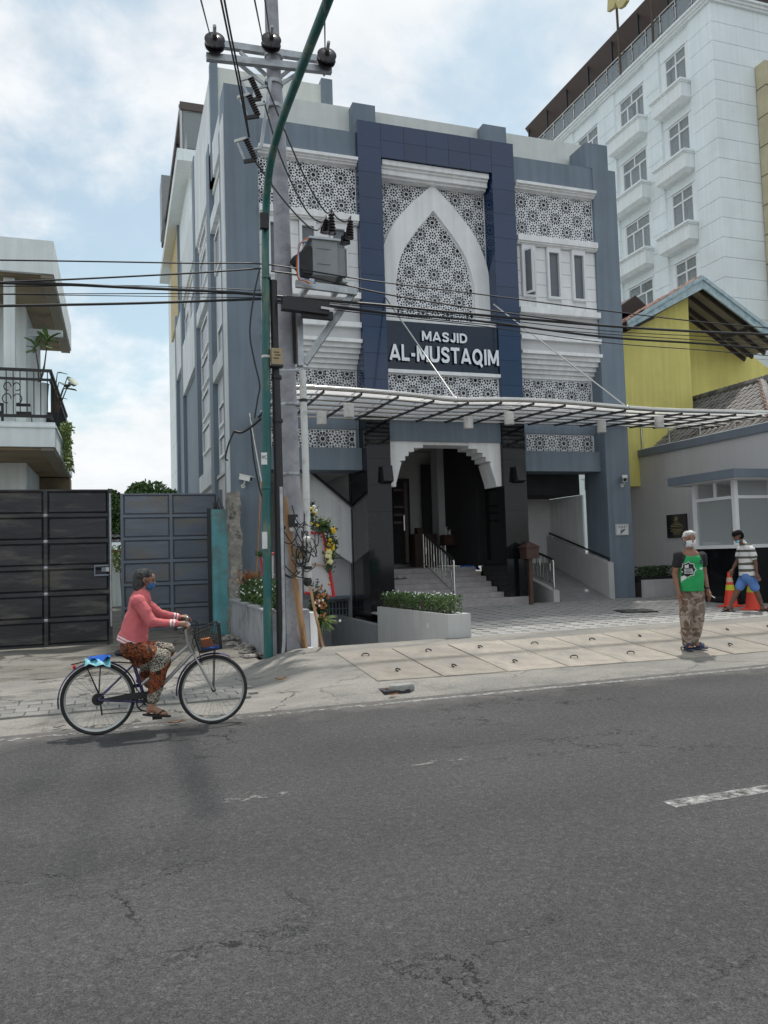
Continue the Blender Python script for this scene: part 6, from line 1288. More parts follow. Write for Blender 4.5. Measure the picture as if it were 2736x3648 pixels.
q=fy(424,1990,26); shrub('yard_bush','small pale green bush hanging by the white outbuilding wall',[('foliage',leafcloud(MB(),300,ballsamp(q,.45),.13),M_leafy),('stem',stems(MB(),(q.x+.1,26.1,.1),[q],.02),M_bark)],'bush')
# ---------------------------------------------------------------- bicycle
cb_=lambda x,y,Y=8.12:fy(200+x*.43399,2000+y*.43399,Y)
YB_=8.12
wheel_c=[cb_(1290,1055),cb_(345,1135)]; 
for c in wheel_c: c.z=.345
M_tyre=mat('tyre',(.025,.025,.025),.8,var=.2,scale=30); M_rim=mat('rim_alloy',(.55,.55,.54),.3,metal=.9,var=.05); M_purple=mat('purple_paint',(.035,.025,.11),.35,var=.15,scale=8,coat=.4); M_silver=mat('silver_paint',(.42,.42,.42),.35,metal=.5,var=.1); M_chain=mat('chain_dark',(.03,.028,.026),.5,metal=.5,var=.2)
bk=thing('bicycle','silver and purple city bicycle with front basket and rear rack','bicycle')
def ringpts(c,r,n=48,a0=0,a1=2*math.pi): return [Vector((c.x+r*math.cos(t),c.y,c.z+r*math.sin(t))) for t in np.linspace(a0,a1,n)]
for wi,c in enumerate(wheel_c):
    w_=thing('w','','') ; bpy.data.objects.remove(w_)
    ty=MB().tube(ringpts(c,.325,56),.020,10,caps=False).build('wheel',M_tyre,bk)
    rm=MB(); n=56; V=[]
    for t in np.linspace(0,2*math.pi,n,endpoint=False):
        for r,dy in ((.312,-.012),(.312,.012),(.292,.009),(.292,-.009)): V.append((c.x+r*math.cos(t),c.y+dy,c.z+r*math.sin(t)))
    rm.add(V,[(4*i+a,4*i+(a+1)%4,4*((i+1)%n)+(a+1)%4,4*((i+1)%n)+a) for i in range(n) for a in range(4)],True); rm.build('rim',M_rim,ty)
    MB().lathe([(.012,-.05),(.022,-.045),(.018,-.02),(.018,.02),(.022,.045),(.012,.05)],c,(0,1,0),12).build('hub',M_chain,ty)
    for k in range(32):
        t=2*math.pi*k/32; t2=t+(.42 if k%2 else -.42); sy=-.035 if (k//2)%2 else .035
        MB().tube([(c.x+.02*math.cos(t2),c.y+sy,c.z+.02*math.sin(t2)),(c.x+.295*math.cos(t),c.y,c.z+.295*math.sin(t))],.0017,4,caps=False).build('spoke',M_galv,ty)
def ft(name,pts,r,m,Y=YB_,n=10,parent=bk): return MB().tube([cb_(p[0],p[1],Y) if not isinstance(p,Vector) else p for p in pts],r,n).build(name,m,parent)
fc,rc=wheel_c
ft('head_tube',[(1082,670),(1128,765)],.022,M_silver); ft('top_tube',[(1085,690),(930,830),(700,1010)],.016,M_silver); ft('down_tube',[(1120,750),(940,940),(742,1150)],.019,M_silver); ft('seat_tube',[(620,790),(735,1150)],.017,M_purple)
for sy in (-.05,.05):
    ft('seat_stay',[(632,850,),(480,1000),Vector((rc.x,YB_+sy,rc.z))],.010,M_purple); ft('chain_stay',[Vector((cb_(735,1150).x,YB_+sy*.6,cb_(735,1150).z)),Vector((rc.x,YB_+sy,rc.z-.005))],.011,M_purple)
    MB().tube(smooth_path([cb_(1128,765),Vector((cb_(1150,800).x,YB_+sy*.8,cb_(1150,800).z)),Vector((cb_(1215,920).x,YB_+sy,cb_(1215,920).z)),Vector((fc.x,YB_+sy,fc.z))],4),.011,8).build('fork_blade',M_silver,bk)
def fender(c,a0,a1,m):
    V=[];n=24
    for t in np.linspace(a0,a1,n):
        for dy,r in ((-.03,.355),(-.018,.368),(.018,.368),(.03,.355)): V.append((c.x+r*math.cos(t),c.y+dy,c.z+r*math.sin(t)))
    MB().add(V,[(4*i+a,4*i+a+1,4*i+5+a,4*i+4+a) for i in range(n-1) for a in range(3)],True).build('fender',m,bk)
fender(rc,R(8),R(190),M_purple); fender(fc,R(62),R(185),M_purple)
ft('stem',[(1082,672),(1063,560),(1075,520)],.013,M_silver)
hb=[Vector((cb_(1055,470).x-.10,YB_+.27,cb_(1055,470,YB_+.27).z)),Vector((cb_(1070,505).x,YB_+.2,cb_(1070,505).z)),Vector((cb_(1090,515).x,YB_,cb_(1085,515).z)),Vector((cb_(1070,520).x,YB_-.2,cb_(1075,515).z)),Vector((cb_(1050,530).x-.12,YB_-.27,cb_(1050,530).z))]
MB().tube(smooth_path(hb,5),.012,8).build('handlebar',M_silver,bk)
for a,b_ in ((0,1),(4,3)): MB().tube([hb[a],hb[a].lerp(hb[b_],.85)],.017,8).build('grip',M_rubber,bk); MB().tube([hb[b_],hb[b_].lerp(hb[a],.7)+Vector((.05,0,-.03))],.006,6).build('brake_lever',M_blackm,bk)
MB().sphere(hb[1]+Vector((.02,-.02,.035)),.022,8,6).build('bell',M_steel,bk)
for pts in (((1110,500),(1160,500),(1165,620),(1130,720)),((1100,520),(1140,560),(1120,660),(1135,700)),((1090,480),(1150,495),(1140,600),(1200,850))): MB().tube(smooth_path([cb_(x,y,YB_-.03) for x,y in pts],4),.004,5).build('cable',M_wire,bk)
# basket
B0=[cb_(1125,590),cb_(1328,500),cb_(1352,705),cb_(1178,745)]; bw=.15
bsk=MB(); rimw=[Vector((p.x,YB_+s*bw,p.z)) for p in (B0[0],B0[1]) for s in (-1,1)]
def wirepanel(mb,a,b_,c_,d_,nu,nv,r=.0022):
    for i in range(nu+1): t=i/nu; mb.tube([a.lerp(b_,t),d_.lerp(c_,t)],r,4,caps=False)
    for j in range(nv+1): t=j/nv; mb.tube([a.lerp(d_,t),b_.lerp(c_,t)],r,4,caps=False)
q=lambda p,s,w_=1:Vector((p.x,YB_+s*bw*w_,p.z))
for s in (-1,1): wirepanel(bsk,q(B0[0],s),q(B0[1],s),q(B0[2],s,.8),q(B0[3],s,.8),16,14,.0028)
wirepanel(bsk,q(B0[0],-1),q(B0[0],1),q(B0[3],1,.8),q(B0[3],-1,.8),16,14,.0028); wirepanel(bsk,q(B0[1],-1),q(B0[1],1),q(B0[2],1,.8),q(B0[2],-1,.8),16,14,.0028); wirepanel(bsk,q(B0[3],-1,.8),q(B0[3],1,.8),q(B0[2],1,.8),q(B0[2],-1,.8),14,12,.0028)
bo=bsk.build('basket',M_blackm,bk); MB().tube([q(B0[0],-1),q(B0[1],-1),q(B0[1],1),q(B0[0],1),q(B0[0],-1)],.007,6).build('basket_rim',M_blackm,bo)
for s in (-.05,.05): MB().tube([Vector((cb_(1300,720).x,YB_+s,cb_(1300,720).z)),Vector((fc.x,YB_+s,fc.z))],.005,6).build('basket_stay',M_blackm,bk)
# rack, saddle, drive train
for s in (-.06,.06): MB().tube([cb_(640,835,YB_+s),cb_(450,825,YB_+s),cb_(250,818,YB_+s),cb_(125,848,YB_+s)],.007,6).build('rack_rail',M_blackm,bk); MB().tube([cb_(365,825,YB_+s),Vector((rc.x+.005,YB_+s*.8,rc.z))],.006,6).build('rack_stay',M_blackm,bk); MB().tube([cb_(230,822,YB_+s),Vector((rc.x+.005,YB_+s*.8,rc.z+.05))],.005,6).build('rack_stay',M_blackm,bk)
for x in (125,200,280,360,440,520): y=848 if x<150 else 824; MB().tube([cb_(x,y,YB_-.06),cb_(x,y,YB_+.06)],.005,6).build('rack_bar',M_blackm,bk)
MB().sphere(cb_(148,868),.025,8,6,(.6,1,1)).build('rear_reflector',M_red,bk)
MB().tube([cb_(612,800),cb_(596,765)],.013,8).build('seat_post',M_silver,bk); sd=MB(); s0=cb_(575,748); sd.sphere(s0,.11,12,8,(1.05,.75,.38)); sd.sphere(s0+Vector((.11,0,.005)),.06,10,6,(1.4,.55,.5)); sd.build('saddle',M_rubber,bk)
BBc=cb_(735,1150); MB().prism([(BBc.x-.42,BBc.z+.045),(BBc.x+.02,BBc.z+.035),(BBc.x+.05,BBc.z+.06),(BBc.x+.02,BBc.z+.105),(BBc.x-.15,BBc.z+.10),(BBc.x-.44,BBc.z+.065)],lambda u,v,t:(u,t,v),YB_-.055,YB_-.045).build('chain_guard',M_blackm,bk)
cg=MB(); cg.tube(ringpts(Vector((BBc.x,YB_-.045,BBc.z)),.085,30),.008,6,caps=False); cg.lathe([(.03,-.01),(.03,.01)],(BBc.x,YB_-.045,BBc.z),(0,1,0),14)
for k in range(5): t=2*math.pi*k/5; cg.bar((BBc.x,YB_-.045,BBc.z),(BBc.x+.08*math.cos(t),YB_-.045,BBc.z+.08*math.sin(t)),.018,.006)
cg.build('chainring',M_chain,bk); MB().lathe([(.05,-.02),(.06,0),(.04,.03)],(rc.x,YB_-.03,rc.z),(0,1,0),16).build('sprocket',M_chain,bk)
pdn=cb_(830,1285,YB_-.12); pup=Vector((2*BBc.x-pdn.x,YB_+.12,2*BBc.z-pdn.z))
for p_,sy in ((pdn,-.075),(pup,.075)): MB().bar((BBc.x,YB_+sy,BBc.z),(p_.x,YB_+sy,p_.z),.02,.012).build('crank',M_silver,bk); MB().box(p_.x-.045,p_.x+.045,min(p_.y,YB_+sy)-.02,max(p_.y,YB_+sy)+.02,p_.z-.012,p_.z+.012).build('pedal',M_rubber,bk)
for a,b_ in (((BBc.x,BBc.z+.085),(rc.x,rc.z+.05)),((BBc.x,BBc.z-.085),(rc.x+.03,rc.z-.14))): MB().tube([(a[0],YB_-.045,a[1]),(b_[0],YB_-.04,b_[1])],.004,5).build('chain',M_chain,bk)
MB().bar((rc.x+.02,YB_-.05,rc.z-.02),(rc.x+.035,YB_-.05,rc.z-.15),.025,.015).build('derailleur',M_chain,bk)
a_=cb_(905,935,YB_-.0215); smt=None
seat(bk)
o=MB(); V=[];n=7
for i in range(n+1):
    for j in range(n+1): u,v=i/n,j/n; p_=cb_(lerp(235,445,u),812-20*math.sin(u*4+v*3)**2,YB_-.12+.24*v); V.append(p_+Vector((0,0,.02*math.sin(u*11+v*7)-(.06*(abs(v-.5)*2)**3))))
o.add(V,[(i*(n+1)+j,(i+1)*(n+1)+j,(i+1)*(n+1)+j+1,i*(n+1)+j+1) for i in range(n) for j in range(n)],True); tag(o.build('rack_cloth',[M_cyan]),'folded cyan cloth lying on the bicycle rear rack','cloth')
o=MB(); V=[]
for i in range(n+1):
    for j in range(n+1): u,v=i/n,j/n; p_=cb_(lerp(268,445,u),798-16*math.sin(u*5+v*3)**2-12*u,YB_-.09+.18*v); V.append(p_+Vector((0,0,.025*math.sin(u*9+v*8)-(.03*(abs(v-.5)*2)**3))))
o.add(V,[(i*(n+1)+j,(i+1)*(n+1)+j,(i+1)*(n+1)+j+1,i*(n+1)+j+1) for i in range(n) for j in range(n)],True); tag(o.build('rack_bag',M_blue),'crumpled blue plastic bag on top of the cyan cloth on the rack','bag')
P=[cb_(x,y,YB_) for x,y in ((1188,640),(1260,624),(1300,690),(1200,705))]
o=MB().prism(ccw([(p_.x,p_.z) for p_ in P]),lambda u,v,t:(u,t,v),YB_-.06,YB_+.06); tag(o.build('orange_parcel',M_orgpap),'orange paper parcel inside the bicycle basket','parcel')
o=MB().sphere(cb_(1265,708,YB_),.075,12,8,(1.35,1.2,.38)); o.v=[(x+.012*noise.noise(Vector((x*25,y*25,z*25))),y,z+.014*noise.noise(Vector((x*22,y*22,z*22+4)))) for x,y,z in o.v]; tag(o.build('basket_bag',M_blue),'blue plastic bag under the orange parcel in the basket','bag')
# ---------------------------------------------------------------- people
def flesh(name,mb,voxel,mats,fn=None,wr=0,parent=None,sm_it=5,wscale=14,cut=None):
    o=link('tmp_body',mb.mesh('tmp',mats)); r_=o.modifiers.new('r','REMESH'); r_.mode='VOXEL'; r_.voxel_size=voxel
    s=o.modifiers.new('s','SMOOTH'); s.factor=.5; s.iterations=sm_it
    me=bpy.data.meshes.new_from_object(o.evaluated_get(bpy.context.evaluated_depsgraph_get())); bpy.data.objects.remove(o)
    nv=len(me.vertices); co=np.empty(nv*3); me.vertices.foreach_get('co',co); co=co.reshape(-1,3)
    if wr:
        no=np.empty(nv*3); me.vertices.foreach_get('normal',no); no=no.reshape(-1,3)
        d=np.array([noise.fractal(Vector((p[0]*wscale,p[1]*wscale,p[2]*wscale*.7)),1,2,3) for p in co]); co=co+no*(d*wr)[:,None]
    if cut is not None:      # flat hem: push everything beyond the hem plane back onto it
        p0,n0=np.array(cut[0]),np.array(cut[1]); n0=n0/np.linalg.norm(n0); e=(co-p0)@n0; co=co-np.clip(e,0,None)[:,None]*n0
    me.vertices.foreach_set('co',co.ravel())
    while len(me.materials): me.materials.pop()
    for m in mats: me.materials.append(m)
    npoly=len(me.polygons); mi=np.zeros(npoly,dtype=np.int32)
    if fn:
        cen=np.empty(npoly*3); me.polygons.foreach_get('center',cen); cen=cen.reshape(-1,3); mi=np.array([fn(Vector(c)) for c in cen],dtype=np.int32)
    me.polygons.foreach_set('material_index',mi); me.polygons.foreach_set('use_smooth',[True]*npoly); me.update(); return link(name,me,parent)
M_skin=mat('skin_brown',(.30,.15,.095),.55,var=.12,scale=9); M_skind=mat('skin_dark_brown',(.15,.075,.05),.55,var=.12,scale=9); M_skinm=mat('skin_tan',(.27,.13,.085),.55,var=.12,scale=9)
M_hairg=mat('hair_grey',(.055,.056,.057),.75,var=.45,scale=60,stretch=(1,1,.35),bump=.003,bscale=90,spec=.2); M_hairw=mat('hair_white',(.50,.50,.48),.6,var=.3,scale=40,bump=.006,bscale=60); M_hairb=mat('hair_black',(.008,.0075,.0075),.8,var=.3,scale=40,spec=.15)
M_pink=mat('cardigan_pink',(.60,.145,.155),.9,var=.08,scale=12,bump=.003,bscale=120); M_whitef=mat('white_fabric',(.68,.67,.66),.85,var=.05); M_eye=mat('eye_dark',(.01,.008,.008),.3,var=0)
M_maskb=mat('mask_blue_print',(.03,.15,.34),.8,var=.55,scale=60); M_maskw=mat('mask_white',(.74,.73,.74),.8,var=.03); M_maskc=mat('mask_light_blue',(.25,.55,.70),.8,var=.05)
def patmat(name,scale,stops,dist=0,bias=None,wave=False,rough=.85,space='Object',stretch=(1,1,1)):
    m=bpy.data.materials.new(name); m.use_nodes=True; n,l=NT(m); b=n['Principled BSDF']; b.inputs['Roughness'].default_value=rough; tc=n.new('ShaderNodeTexCoord'); mp=n.new('ShaderNodeMapping'); mp.inputs['Scale'].default_value=stretch; l.new(tc.outputs[space],mp.inputs[0])
    t=n.new('ShaderNodeTexNoise'); t.inputs['Scale'].default_value=scale; t.inputs['Detail'].default_value=2; t.inputs['Distortion'].default_value=dist; l.new(mp.outputs[0],t.inputs[0]); l.new(ramp(n,l,t.outputs['Fac'],stops,True),b.inputs['Base Color']); return m
M_camo=patmat('desert_camo',7,[(0,(.20,.155,.12)),(.42,(.36,.29,.24)),(.53,(.19,.12,.085)),(.60,(.10,.09,.065)),(.66,(.33,.27,.22))],.8)
M_batik1=patmat('batik_orange',16,[(0,(.02,.010,.007)),(.47,(.27,.06,.012)),(.58,(.03,.012,.009)),(.70,(.40,.22,.07))],2.2); M_batik2=patmat('batik_cream_black',26,[(0,(.012,.01,.01)),(.50,(.55,.50,.40)),(.57,(.015,.012,.012)),(.62,(.5,.46,.38))],3.0,stretch=(1,1,1.6))
M_tee=mat('tee_green',(.02,.33,.10),.85,var=.07,scale=10); M_teeb=mat('tee_black',(.017,.017,.02),.85,var=.1); M_cuff=mat('watch_black',(.012,.012,.012),.4,var=0)
M_denim=mat('shorts_blue',(.10,.22,.52),.85,var=.12,scale=9); M_str=mat('polo_olive_stripe',(.10,.10,.085),.85,var=.08); M_slip=mat('sandal_navy',(.03,.045,.11),.6,var=.1); M_slipk=mat('sandal_black',(.016,.013,.012),.6,var=.1)
def hand(mb,wrist,tip_dir,side,palm_n,r=1.0,curl=.5,L_=.17):
    """palm and five bent fingers; side: direction from little finger to thumb"""
    w_=Vector(wrist); d=Vector(tip_dir).normalized(); s=(Vector(side)-d*Vector(side).dot(d)).normalized(); n=Vector(palm_n); n=(n-d*n.dot(d)-s*n.dot(s)); n=n.normalized() if n.length>.01 else s.cross(d)
    k=L_/.17*r; pc=w_+d*.045*k; mb.cap(w_,w_+d*.075*k,.026*k,.036*k,flat=1.0,fa=s)
    for i,(o_,ln) in enumerate(((.030,.075),(.010,.085),(-.010,.078),(-.029,.060))):
        b=w_+d*.078*k+s*o_*k; m1=b+d*ln*.55*k+n*curl*.018*k; m2=m1+(d*(1-curl)+n*curl).normalized()*ln*.5*k; mb.cap(b-d*.01,m1,.0095*k,.0088*k,8); mb.cap(m1,m2,.0088*k,.0075*k,8)
    t0=w_+d*.025*k+s*.024*k; t1=t0+(d*.6+s*.7+n*.2).normalized()*.045*k; t2=t1+(d*.9+s*.15+n*.35).normalized()*.035*k; mb.cap(t0,t1,.013*k,.0105*k,8); mb.cap(t1,t2,.0105*k,.008*k,8)
def head(mb,c,fwd,up,h_=.225):
    """skull, jaw, nose, brow, ears, neck root; c is the middle of the head"""
    c=Vector(c); f=Vector(fwd).normalized(); u=Vector(up); u=(u-f*u.dot(f)).normalized(); s=f.cross(u); k=h_/.225
    P=lambda a,b,d:c+f*a*k+s*b*k+u*d*k
    mb.cap(P(-.02,0,.03),P(.02,0,.028),.078*k,.072*k,14,.94,s); mb.cap(P(.035,0,-.03),P(.045,0,-.065),.055*k,.036*k,12,1.05,s); mb.cap(P(.05,0,.045),P(.062,0,.012),.045*k,.036*k,10,1.2,s)
    mb.cap(P(.085,0,.004),P(.102,0,-.024),.010*k,.015*k,8); mb.cap(P(.082,0,-.052),P(.084,0,-.058),.018*k,.018*k,8,1.5,s); mb.cap(P(.078,-.03,.022),P(.082,.03,.022),.011*k,.011*k,8)
    for sg in (-1,1): mb.cap(P(-.012,.072*sg,.018),P(-.006,.074*sg,-.022),.018*k,.012*k,8,.5,s)
    return P
def facebits(P,parent,k=1):
    e=MB()
    for sg in (-1,1): e.sphere(P(.078,.030*sg,.006),.011*k,8,6,(1,1,.6)); 
    e.build('eyes',M_eye,parent); b=MB()
    for sg in (-1,1): b.tube([P(.086,.014*sg,.022),P(.088,.030*sg,.027),P(.078,.046*sg,.022)],.0045*k,5)
    b.build('eyebrows',M_hairb,parent)
def maskmesh(P,m,parent,w_=.062,straps=None):
    V=[];nu,nv=9,6
    for j in range(nv+1):
        v=j/nv; z=lerp(-.012,-.098,v)
        for i in range(nu+1):
            u=lerp(-1,1,i/nu); bulge=.112*(1-.12*(2*v-1)**2); a=bulge-.07*abs(u)**1.7-(.03*v*v); V.append(P(a,w_*u*(1-.25*v*v),z+(.012*(1-abs(u)) if v==0 else 0)))
    o=MB().add(V,[(j*(nu+1)+i,j*(nu+1)+i+1,(j+1)*(nu+1)+i+1,(j+1)*(nu+1)+i) for j in range(nv) for i in range(nu)],True).build('face_mask',m,parent); so=o.modifiers.new('s','SOLIDIFY'); so.thickness=.003
    st=MB()
    for sg in (-1,1): st.tube([P(.045,w_*sg,-.02),P(-.01,.082*sg,.012)],.003,5); st.tube([P(.03,w_*.8*sg,-.085),P(-.012,.082*sg,-.02)],.003,5)
    st.build('mask_straps',straps or m,parent)
# --- cyclist
cy_=thing('person','elderly person in pink cardigan and batik trousers riding the bicycle','person')
J=lambda x,y,dy=0:cb_(x,y,YB_+dy)
hc=J(735,158); fw=Vector((1,-.10,-.10)); up=Vector((.12,0,1))
bd=MB(); P=head(bd,hc,fw,up,.205); bd.cap(J(722,225),J(700,285),.047,.055)
sh_n,sh_f=J(668,330,-.15),J(700,330,.15); el_n,el_f=J(790,500,-.22),J(850,430,.22); wr_n,wr_f=J(985,512,-.24),J(1005,462,.24)
for a,b_,c_ in ((sh_n,el_n,wr_n),(sh_f,el_f,wr_f)): bd.cap(a,b_,.045,.036); bd.cap(b_,c_,.036,.024)
bd.cap(J(690,330),J(625,690),.10,.12,14,.85,(1,0,0))
hand(bd,wr_n,(1,0,-.12),(0,.9,.3),(.2,.1,-1),.95,.75); hand(bd,wr_f,(1,-.0,-.05),(0,-.9,.3),(.2,0,-1),.95,.75)
hip_n,hip_f=J(615,725,-.09),J(615,725,.09); kn_n,kn_f=J(870,790,-.12),J(905,735,.11); an_n,an_f=J(785,1185,-.12),J(700,945,.12)
for a,b_,c_ in ((hip_n,kn_n,an_n),(hip_f,kn_f,an_f)): bd.cap(a,b_,.075,.055); bd.cap(b_,b_.lerp(c_,.35),.052,.05); bd.cap(b_.lerp(c_,.35),c_,.05,.031)
def foot(mb,ank,fwd,L_=.23,r=1):
    f=Vector(fwd).normalized(); a=Vector(ank); s=f.cross(Vector((0,0,1))).normalized(); mb.cap(a,a-f*.03-Vector((0,0,.05)),.034*r,.03*r); mb.cap(a-Vector((0,0,.03)),a+f*.09-Vector((0,0,.058)),.034*r,.03*r,10,1.0); mb.cap(a+f*.06-Vector((0,0,.06)),a+f*.125-Vector((0,0,.066)),.03*r,.024*r,10,1.35,s)
    for i in range(5): b_=a+f*(.125-.008*abs(i-1))+s*(-.03+.015*i)*r-Vector((0,0,.068)); mb.cap(b_,b_+f*(.035-.005*i),.0095*r,.008*r,6)
foot(bd,an_n,(1,-.05,-.14)); foot(bd,an_f,(1,0,-.5))
flesh('body',bd,.0075,[M_skin],parent=cy_,sm_it=4); facebits(P,cy_,.9); maskmesh(P,M_maskb,cy_,.060,M_ink)
hr=MB(); hr.cap(P(-.045,0,.042),P(.0,0,.052),.080,.070,12,.98,fw.cross(up)); hr.cap(P(-.06,0,.02),P(-.075,0,-.06),.068,.055,12,1.1,fw.cross(up)); hr.cap(P(-.055,-.035,-.02),P(-.06,-.04,-.085),.045,.032); hr.cap(P(-.055,.035,-.02),P(-.06,.04,-.085),.045,.032); flesh('hair',hr,.006,[M_hairg],wr=.009,parent=cy_,sm_it=2,wscale=55)
MB().tube([P(.02+.0*t,.083*math.cos(t),.05+.088*math.sin(t)) for t in np.linspace(-.2,math.pi+.2,14)],.006,6).build('headband',M_rubber,cy_)
cd_=MB(); cd_.cap(J(692,318),J(662,470),.125,.128,16,.80,(1,0,0)); cd_.cap(J(662,470),J(628,640),.128,.150,16,.92,(1,0,0)); cd_.cap(J(628,640),J(606,730),.148,.152,16,1.0,(1,0,0)); cd_.cap(sh_n,sh_f,.075,.075)
for a,b_,c_ in ((sh_n,el_n,wr_n),(sh_f,el_f,wr_f)): cd_.cap(a,b_,.066,.054); cd_.cap(b_,c_.lerp(b_,.02),.054,.036)
cd_.cap(J(705,275),J(690,300),.062,.075)
hem0=J(605,688); hax=Vector((-.42,0,-.9)).normalized()
def cdf(c):
    for w_,e_ in ((wr_n,el_n),(wr_f,el_f)):
        d=(c-w_).dot((e_-w_).normalized())
        if (c-w_).length<.09 and d<.075: return 1 if (.012<d<.028 or .042<d<.058) else 0
    d=(c-hem0).dot(hax)
    if abs(c.y-YB_)<.21 and ((-.022<d<-.008) or (-.05<d<-.036)) and c.z<1.05: return 1
    return 0
co_=flesh('cardigan',cd_,.0085,[M_pink,M_whitef],cdf,.013,cy_,4,10,(hem0,hax))
sk=MB(); sk.cap(J(618,712,-.05),J(618,712,.05),.112,.112); 
for a,b_,c_,wd in ((hip_n,kn_n,an_n,1),(hip_f,kn_f,an_f,1)): sk.cap(a,b_,.102,.084); sk.cap(b_,b_.lerp(c_,.5),.088,.080); sk.cap(b_.lerp(c_,.5),b_.lerp(c_,.84),.080,.062)
sk.cap(J(700,770,-.02),J(860,830,0),.13,.10); 
def skf(c):
    x=c.x-J(600,0).x; z=c.z-J(0,700).z; v=noise.noise(Vector((c.x*5,c.y*2,c.z*5)))*.10
    t=(x*.55-z*.9)+v
    return 1 if (.20<t<.36 or .56<t<.78) else 0
flesh('trousers',sk,.0085,[M_batik1,M_batik2],skf,.010,cy_,5,9)
sl_=MB()
for a,fwd in ((an_n,Vector((1,-.05,-.14)).normalized()),):
    s=fwd.cross(Vector((0,0,1))).normalized(); u=s.cross(fwd); c0=a+fwd*.045-Vector((0,0,.098)); V=[]
    pts=[(.135*math.cos(t),.047*math.sin(t)*(1+.15*math.cos(t))) for t in np.linspace(0,2*math.pi,16,endpoint=False)]; sl_.prism(pts,lambda p_,q_,t:c0+fwd*p_+s*q_+u*t,0,.016); sl_.tube([c0+fwd*x+s*y+u*z for x,y,z in ((.0,-.045,.02),(.05,-.025,.06),(.085,0,.045),(.05,.025,.06),(.0,.045,.02))],.007,6)
sl_.build('flip_flop',M_slipk,cy_); seat(cy_)
# --- man in green shirt on the slabs
def imgframe(D):
    def P_(fx0,fy0,x,y,dz=0): return CAM+ray(fx0,fy0)*D
    return P_
cm=lambda x,y,D,near=0:CAM+ray(2250+x*.29295,1780+y*.29295)*D-Vector((cf.x,cf.y,0))*near
Fp=gz(2250+700*.29295,1780+1812*.29295,.13); 
Fp.z=pave_z(Fp.x,Fp.y)+.024; D1=(Fp-CAM).dot(cf)
mn=thing('person','grey haired man in green and black t-shirt and camouflage trousers standing on the slabs','person')
Q=lambda x,y,n=0:cm(x,y,D1,n)
toC=Vector((-cf.x,-cf.y,0)).normalized(); rt=Vector((cr0.x,cr0.y,0))
bd=MB(); hc=Q(697,490,.02); P=head(bd,hc,toC+rt*.05,(0,0,1),.25); bd.cap(Q(708,590),Q(712,645),.058,.066)
sL,sR=Q(572,690),Q(850,695); eL,eR=Q(532,905,-.02),Q(888,905,-.02); wL,wR=Q(552,1110,.06),Q(905,1085,.05)
for a,b_,c_ in ((sL,eL,wL),(sR,eR,wR)): bd.cap(a,b_,.056,.044); bd.cap(b_,b_.lerp(c_,.3),.044,.043); bd.cap(b_.lerp(c_,.3),c_,.043,.029)
bd.cap(Q(712,690),Q(725,1080),.12,.13,14,1.15,rt); hand(bd,wL,(.1,0,-1),toC,rt,1.05,.35,.18); hand(bd,wR,rt*.25+Vector((0,0,-1)),toC,-rt,1.05,.45,.18)
hL,hR=Q(664,1150),Q(802,1150); kL,kR=Q(652,1440,.02),Q(806,1430,.02); aL,aR=Q(672,1745),Q(775,1725,-.05)
for a,b_,c_ in ((hL,kL,aL),(hR,kR,aR)): bd.cap(a,b_,.08,.06); bd.cap(b_,c_,.055,.036)
def flatfoot(mb,ank,fwd,zg,r=1.1):
    f=Vector(fwd); f.z=0; f.normalize(); s=f.cross(Vector((0,0,1))); a=Vector(ank); h_=Vector((a.x,a.y,zg)); mb.cap(a,h_-f*.03+Vector((0,0,.04)),.036*r,.033*r); mb.cap(a-Vector((0,0,.02)),h_+f*.08+Vector((0,0,.038)),.035*r,.03*r); mb.cap(h_+f*.04+Vector((0,0,.034)),h_+f*.12+Vector((0,0,.028)),.03*r,.024*r,10,1.4,s)
    for i in range(5): b_=h_+f*(.125-.006*abs(i-2))+s*(-.032+.016*i)*r+Vector((0,0,.022)); mb.cap(b_,b_+f*.028,.0105*r,.009*r,6)
    return h_,f,s
fl=[]; zg=Fp.z+.022
fl.append(flatfoot(bd,aL,toC*1+rt*-.02,pave_z(aL.x,aL.y)+.045)); fl.append(flatfoot(bd,aR,rt*1+toC*.45,pave_z(aR.x,aR.y)+.045))
flesh('body',bd,.0080,[M_skinm],parent=mn,sm_it=4); facebits(P,mn); maskmesh(P,M_maskw,mn,.066)
hr=MB(); hr.cap(P(-.03,0,.05),P(.02,0,.062),.080,.074,12,1.02,rt); hr.cap(P(-.05,0,.02),P(-.055,0,-.03),.078,.064,12,1.05,rt); hr.cap(P(.045,-.045,.075),P(.05,.045,.078),.036,.036)
def hrf(c): return 0 if (c-hc).z>.035 else 1
flesh('hair',hr,.008,[M_hairw,M_hairg],hrf,.010,mn,2,34)
te=MB(); te.cap(Q(622,718),Q(808,722),.082,.082,14,.95,toC); te.cap(Q(690,752),Q(745,752),.15,.15,14,.93,toC); te.cap(Q(716,790),Q(722,880,.01),.168,.176,18,.78,toC); te.cap(Q(722,880,.01),Q(724,1010,.02),.176,.178,18,.84,toC); te.cap(Q(724,1010,.02),Q(724,1120,.02),.178,.172,18,.84,toC)
for a,b_ in ((sL,eL),(sR,eR)): te.cap(a,a.lerp(b_,.42),.082,.074)
def teef(c):
    x=(c-Q(716,800)).dot(rt); z=c.z; sh=abs(x)>.155-.0*z and z>Q(0,830).z
    lim=lerp(.062,.150,min(max((Q(0,640).z-z)/(Q(0,640).z-Q(0,800).z),0),1))
    return 1 if (abs(x)>lim and z>Q(0,845).z) else 0
tee=flesh('t_shirt',te,.0085,[M_tee,M_teeb],teef,.011,mn,4,9,(Q(720,1108),(0,0,-1)))
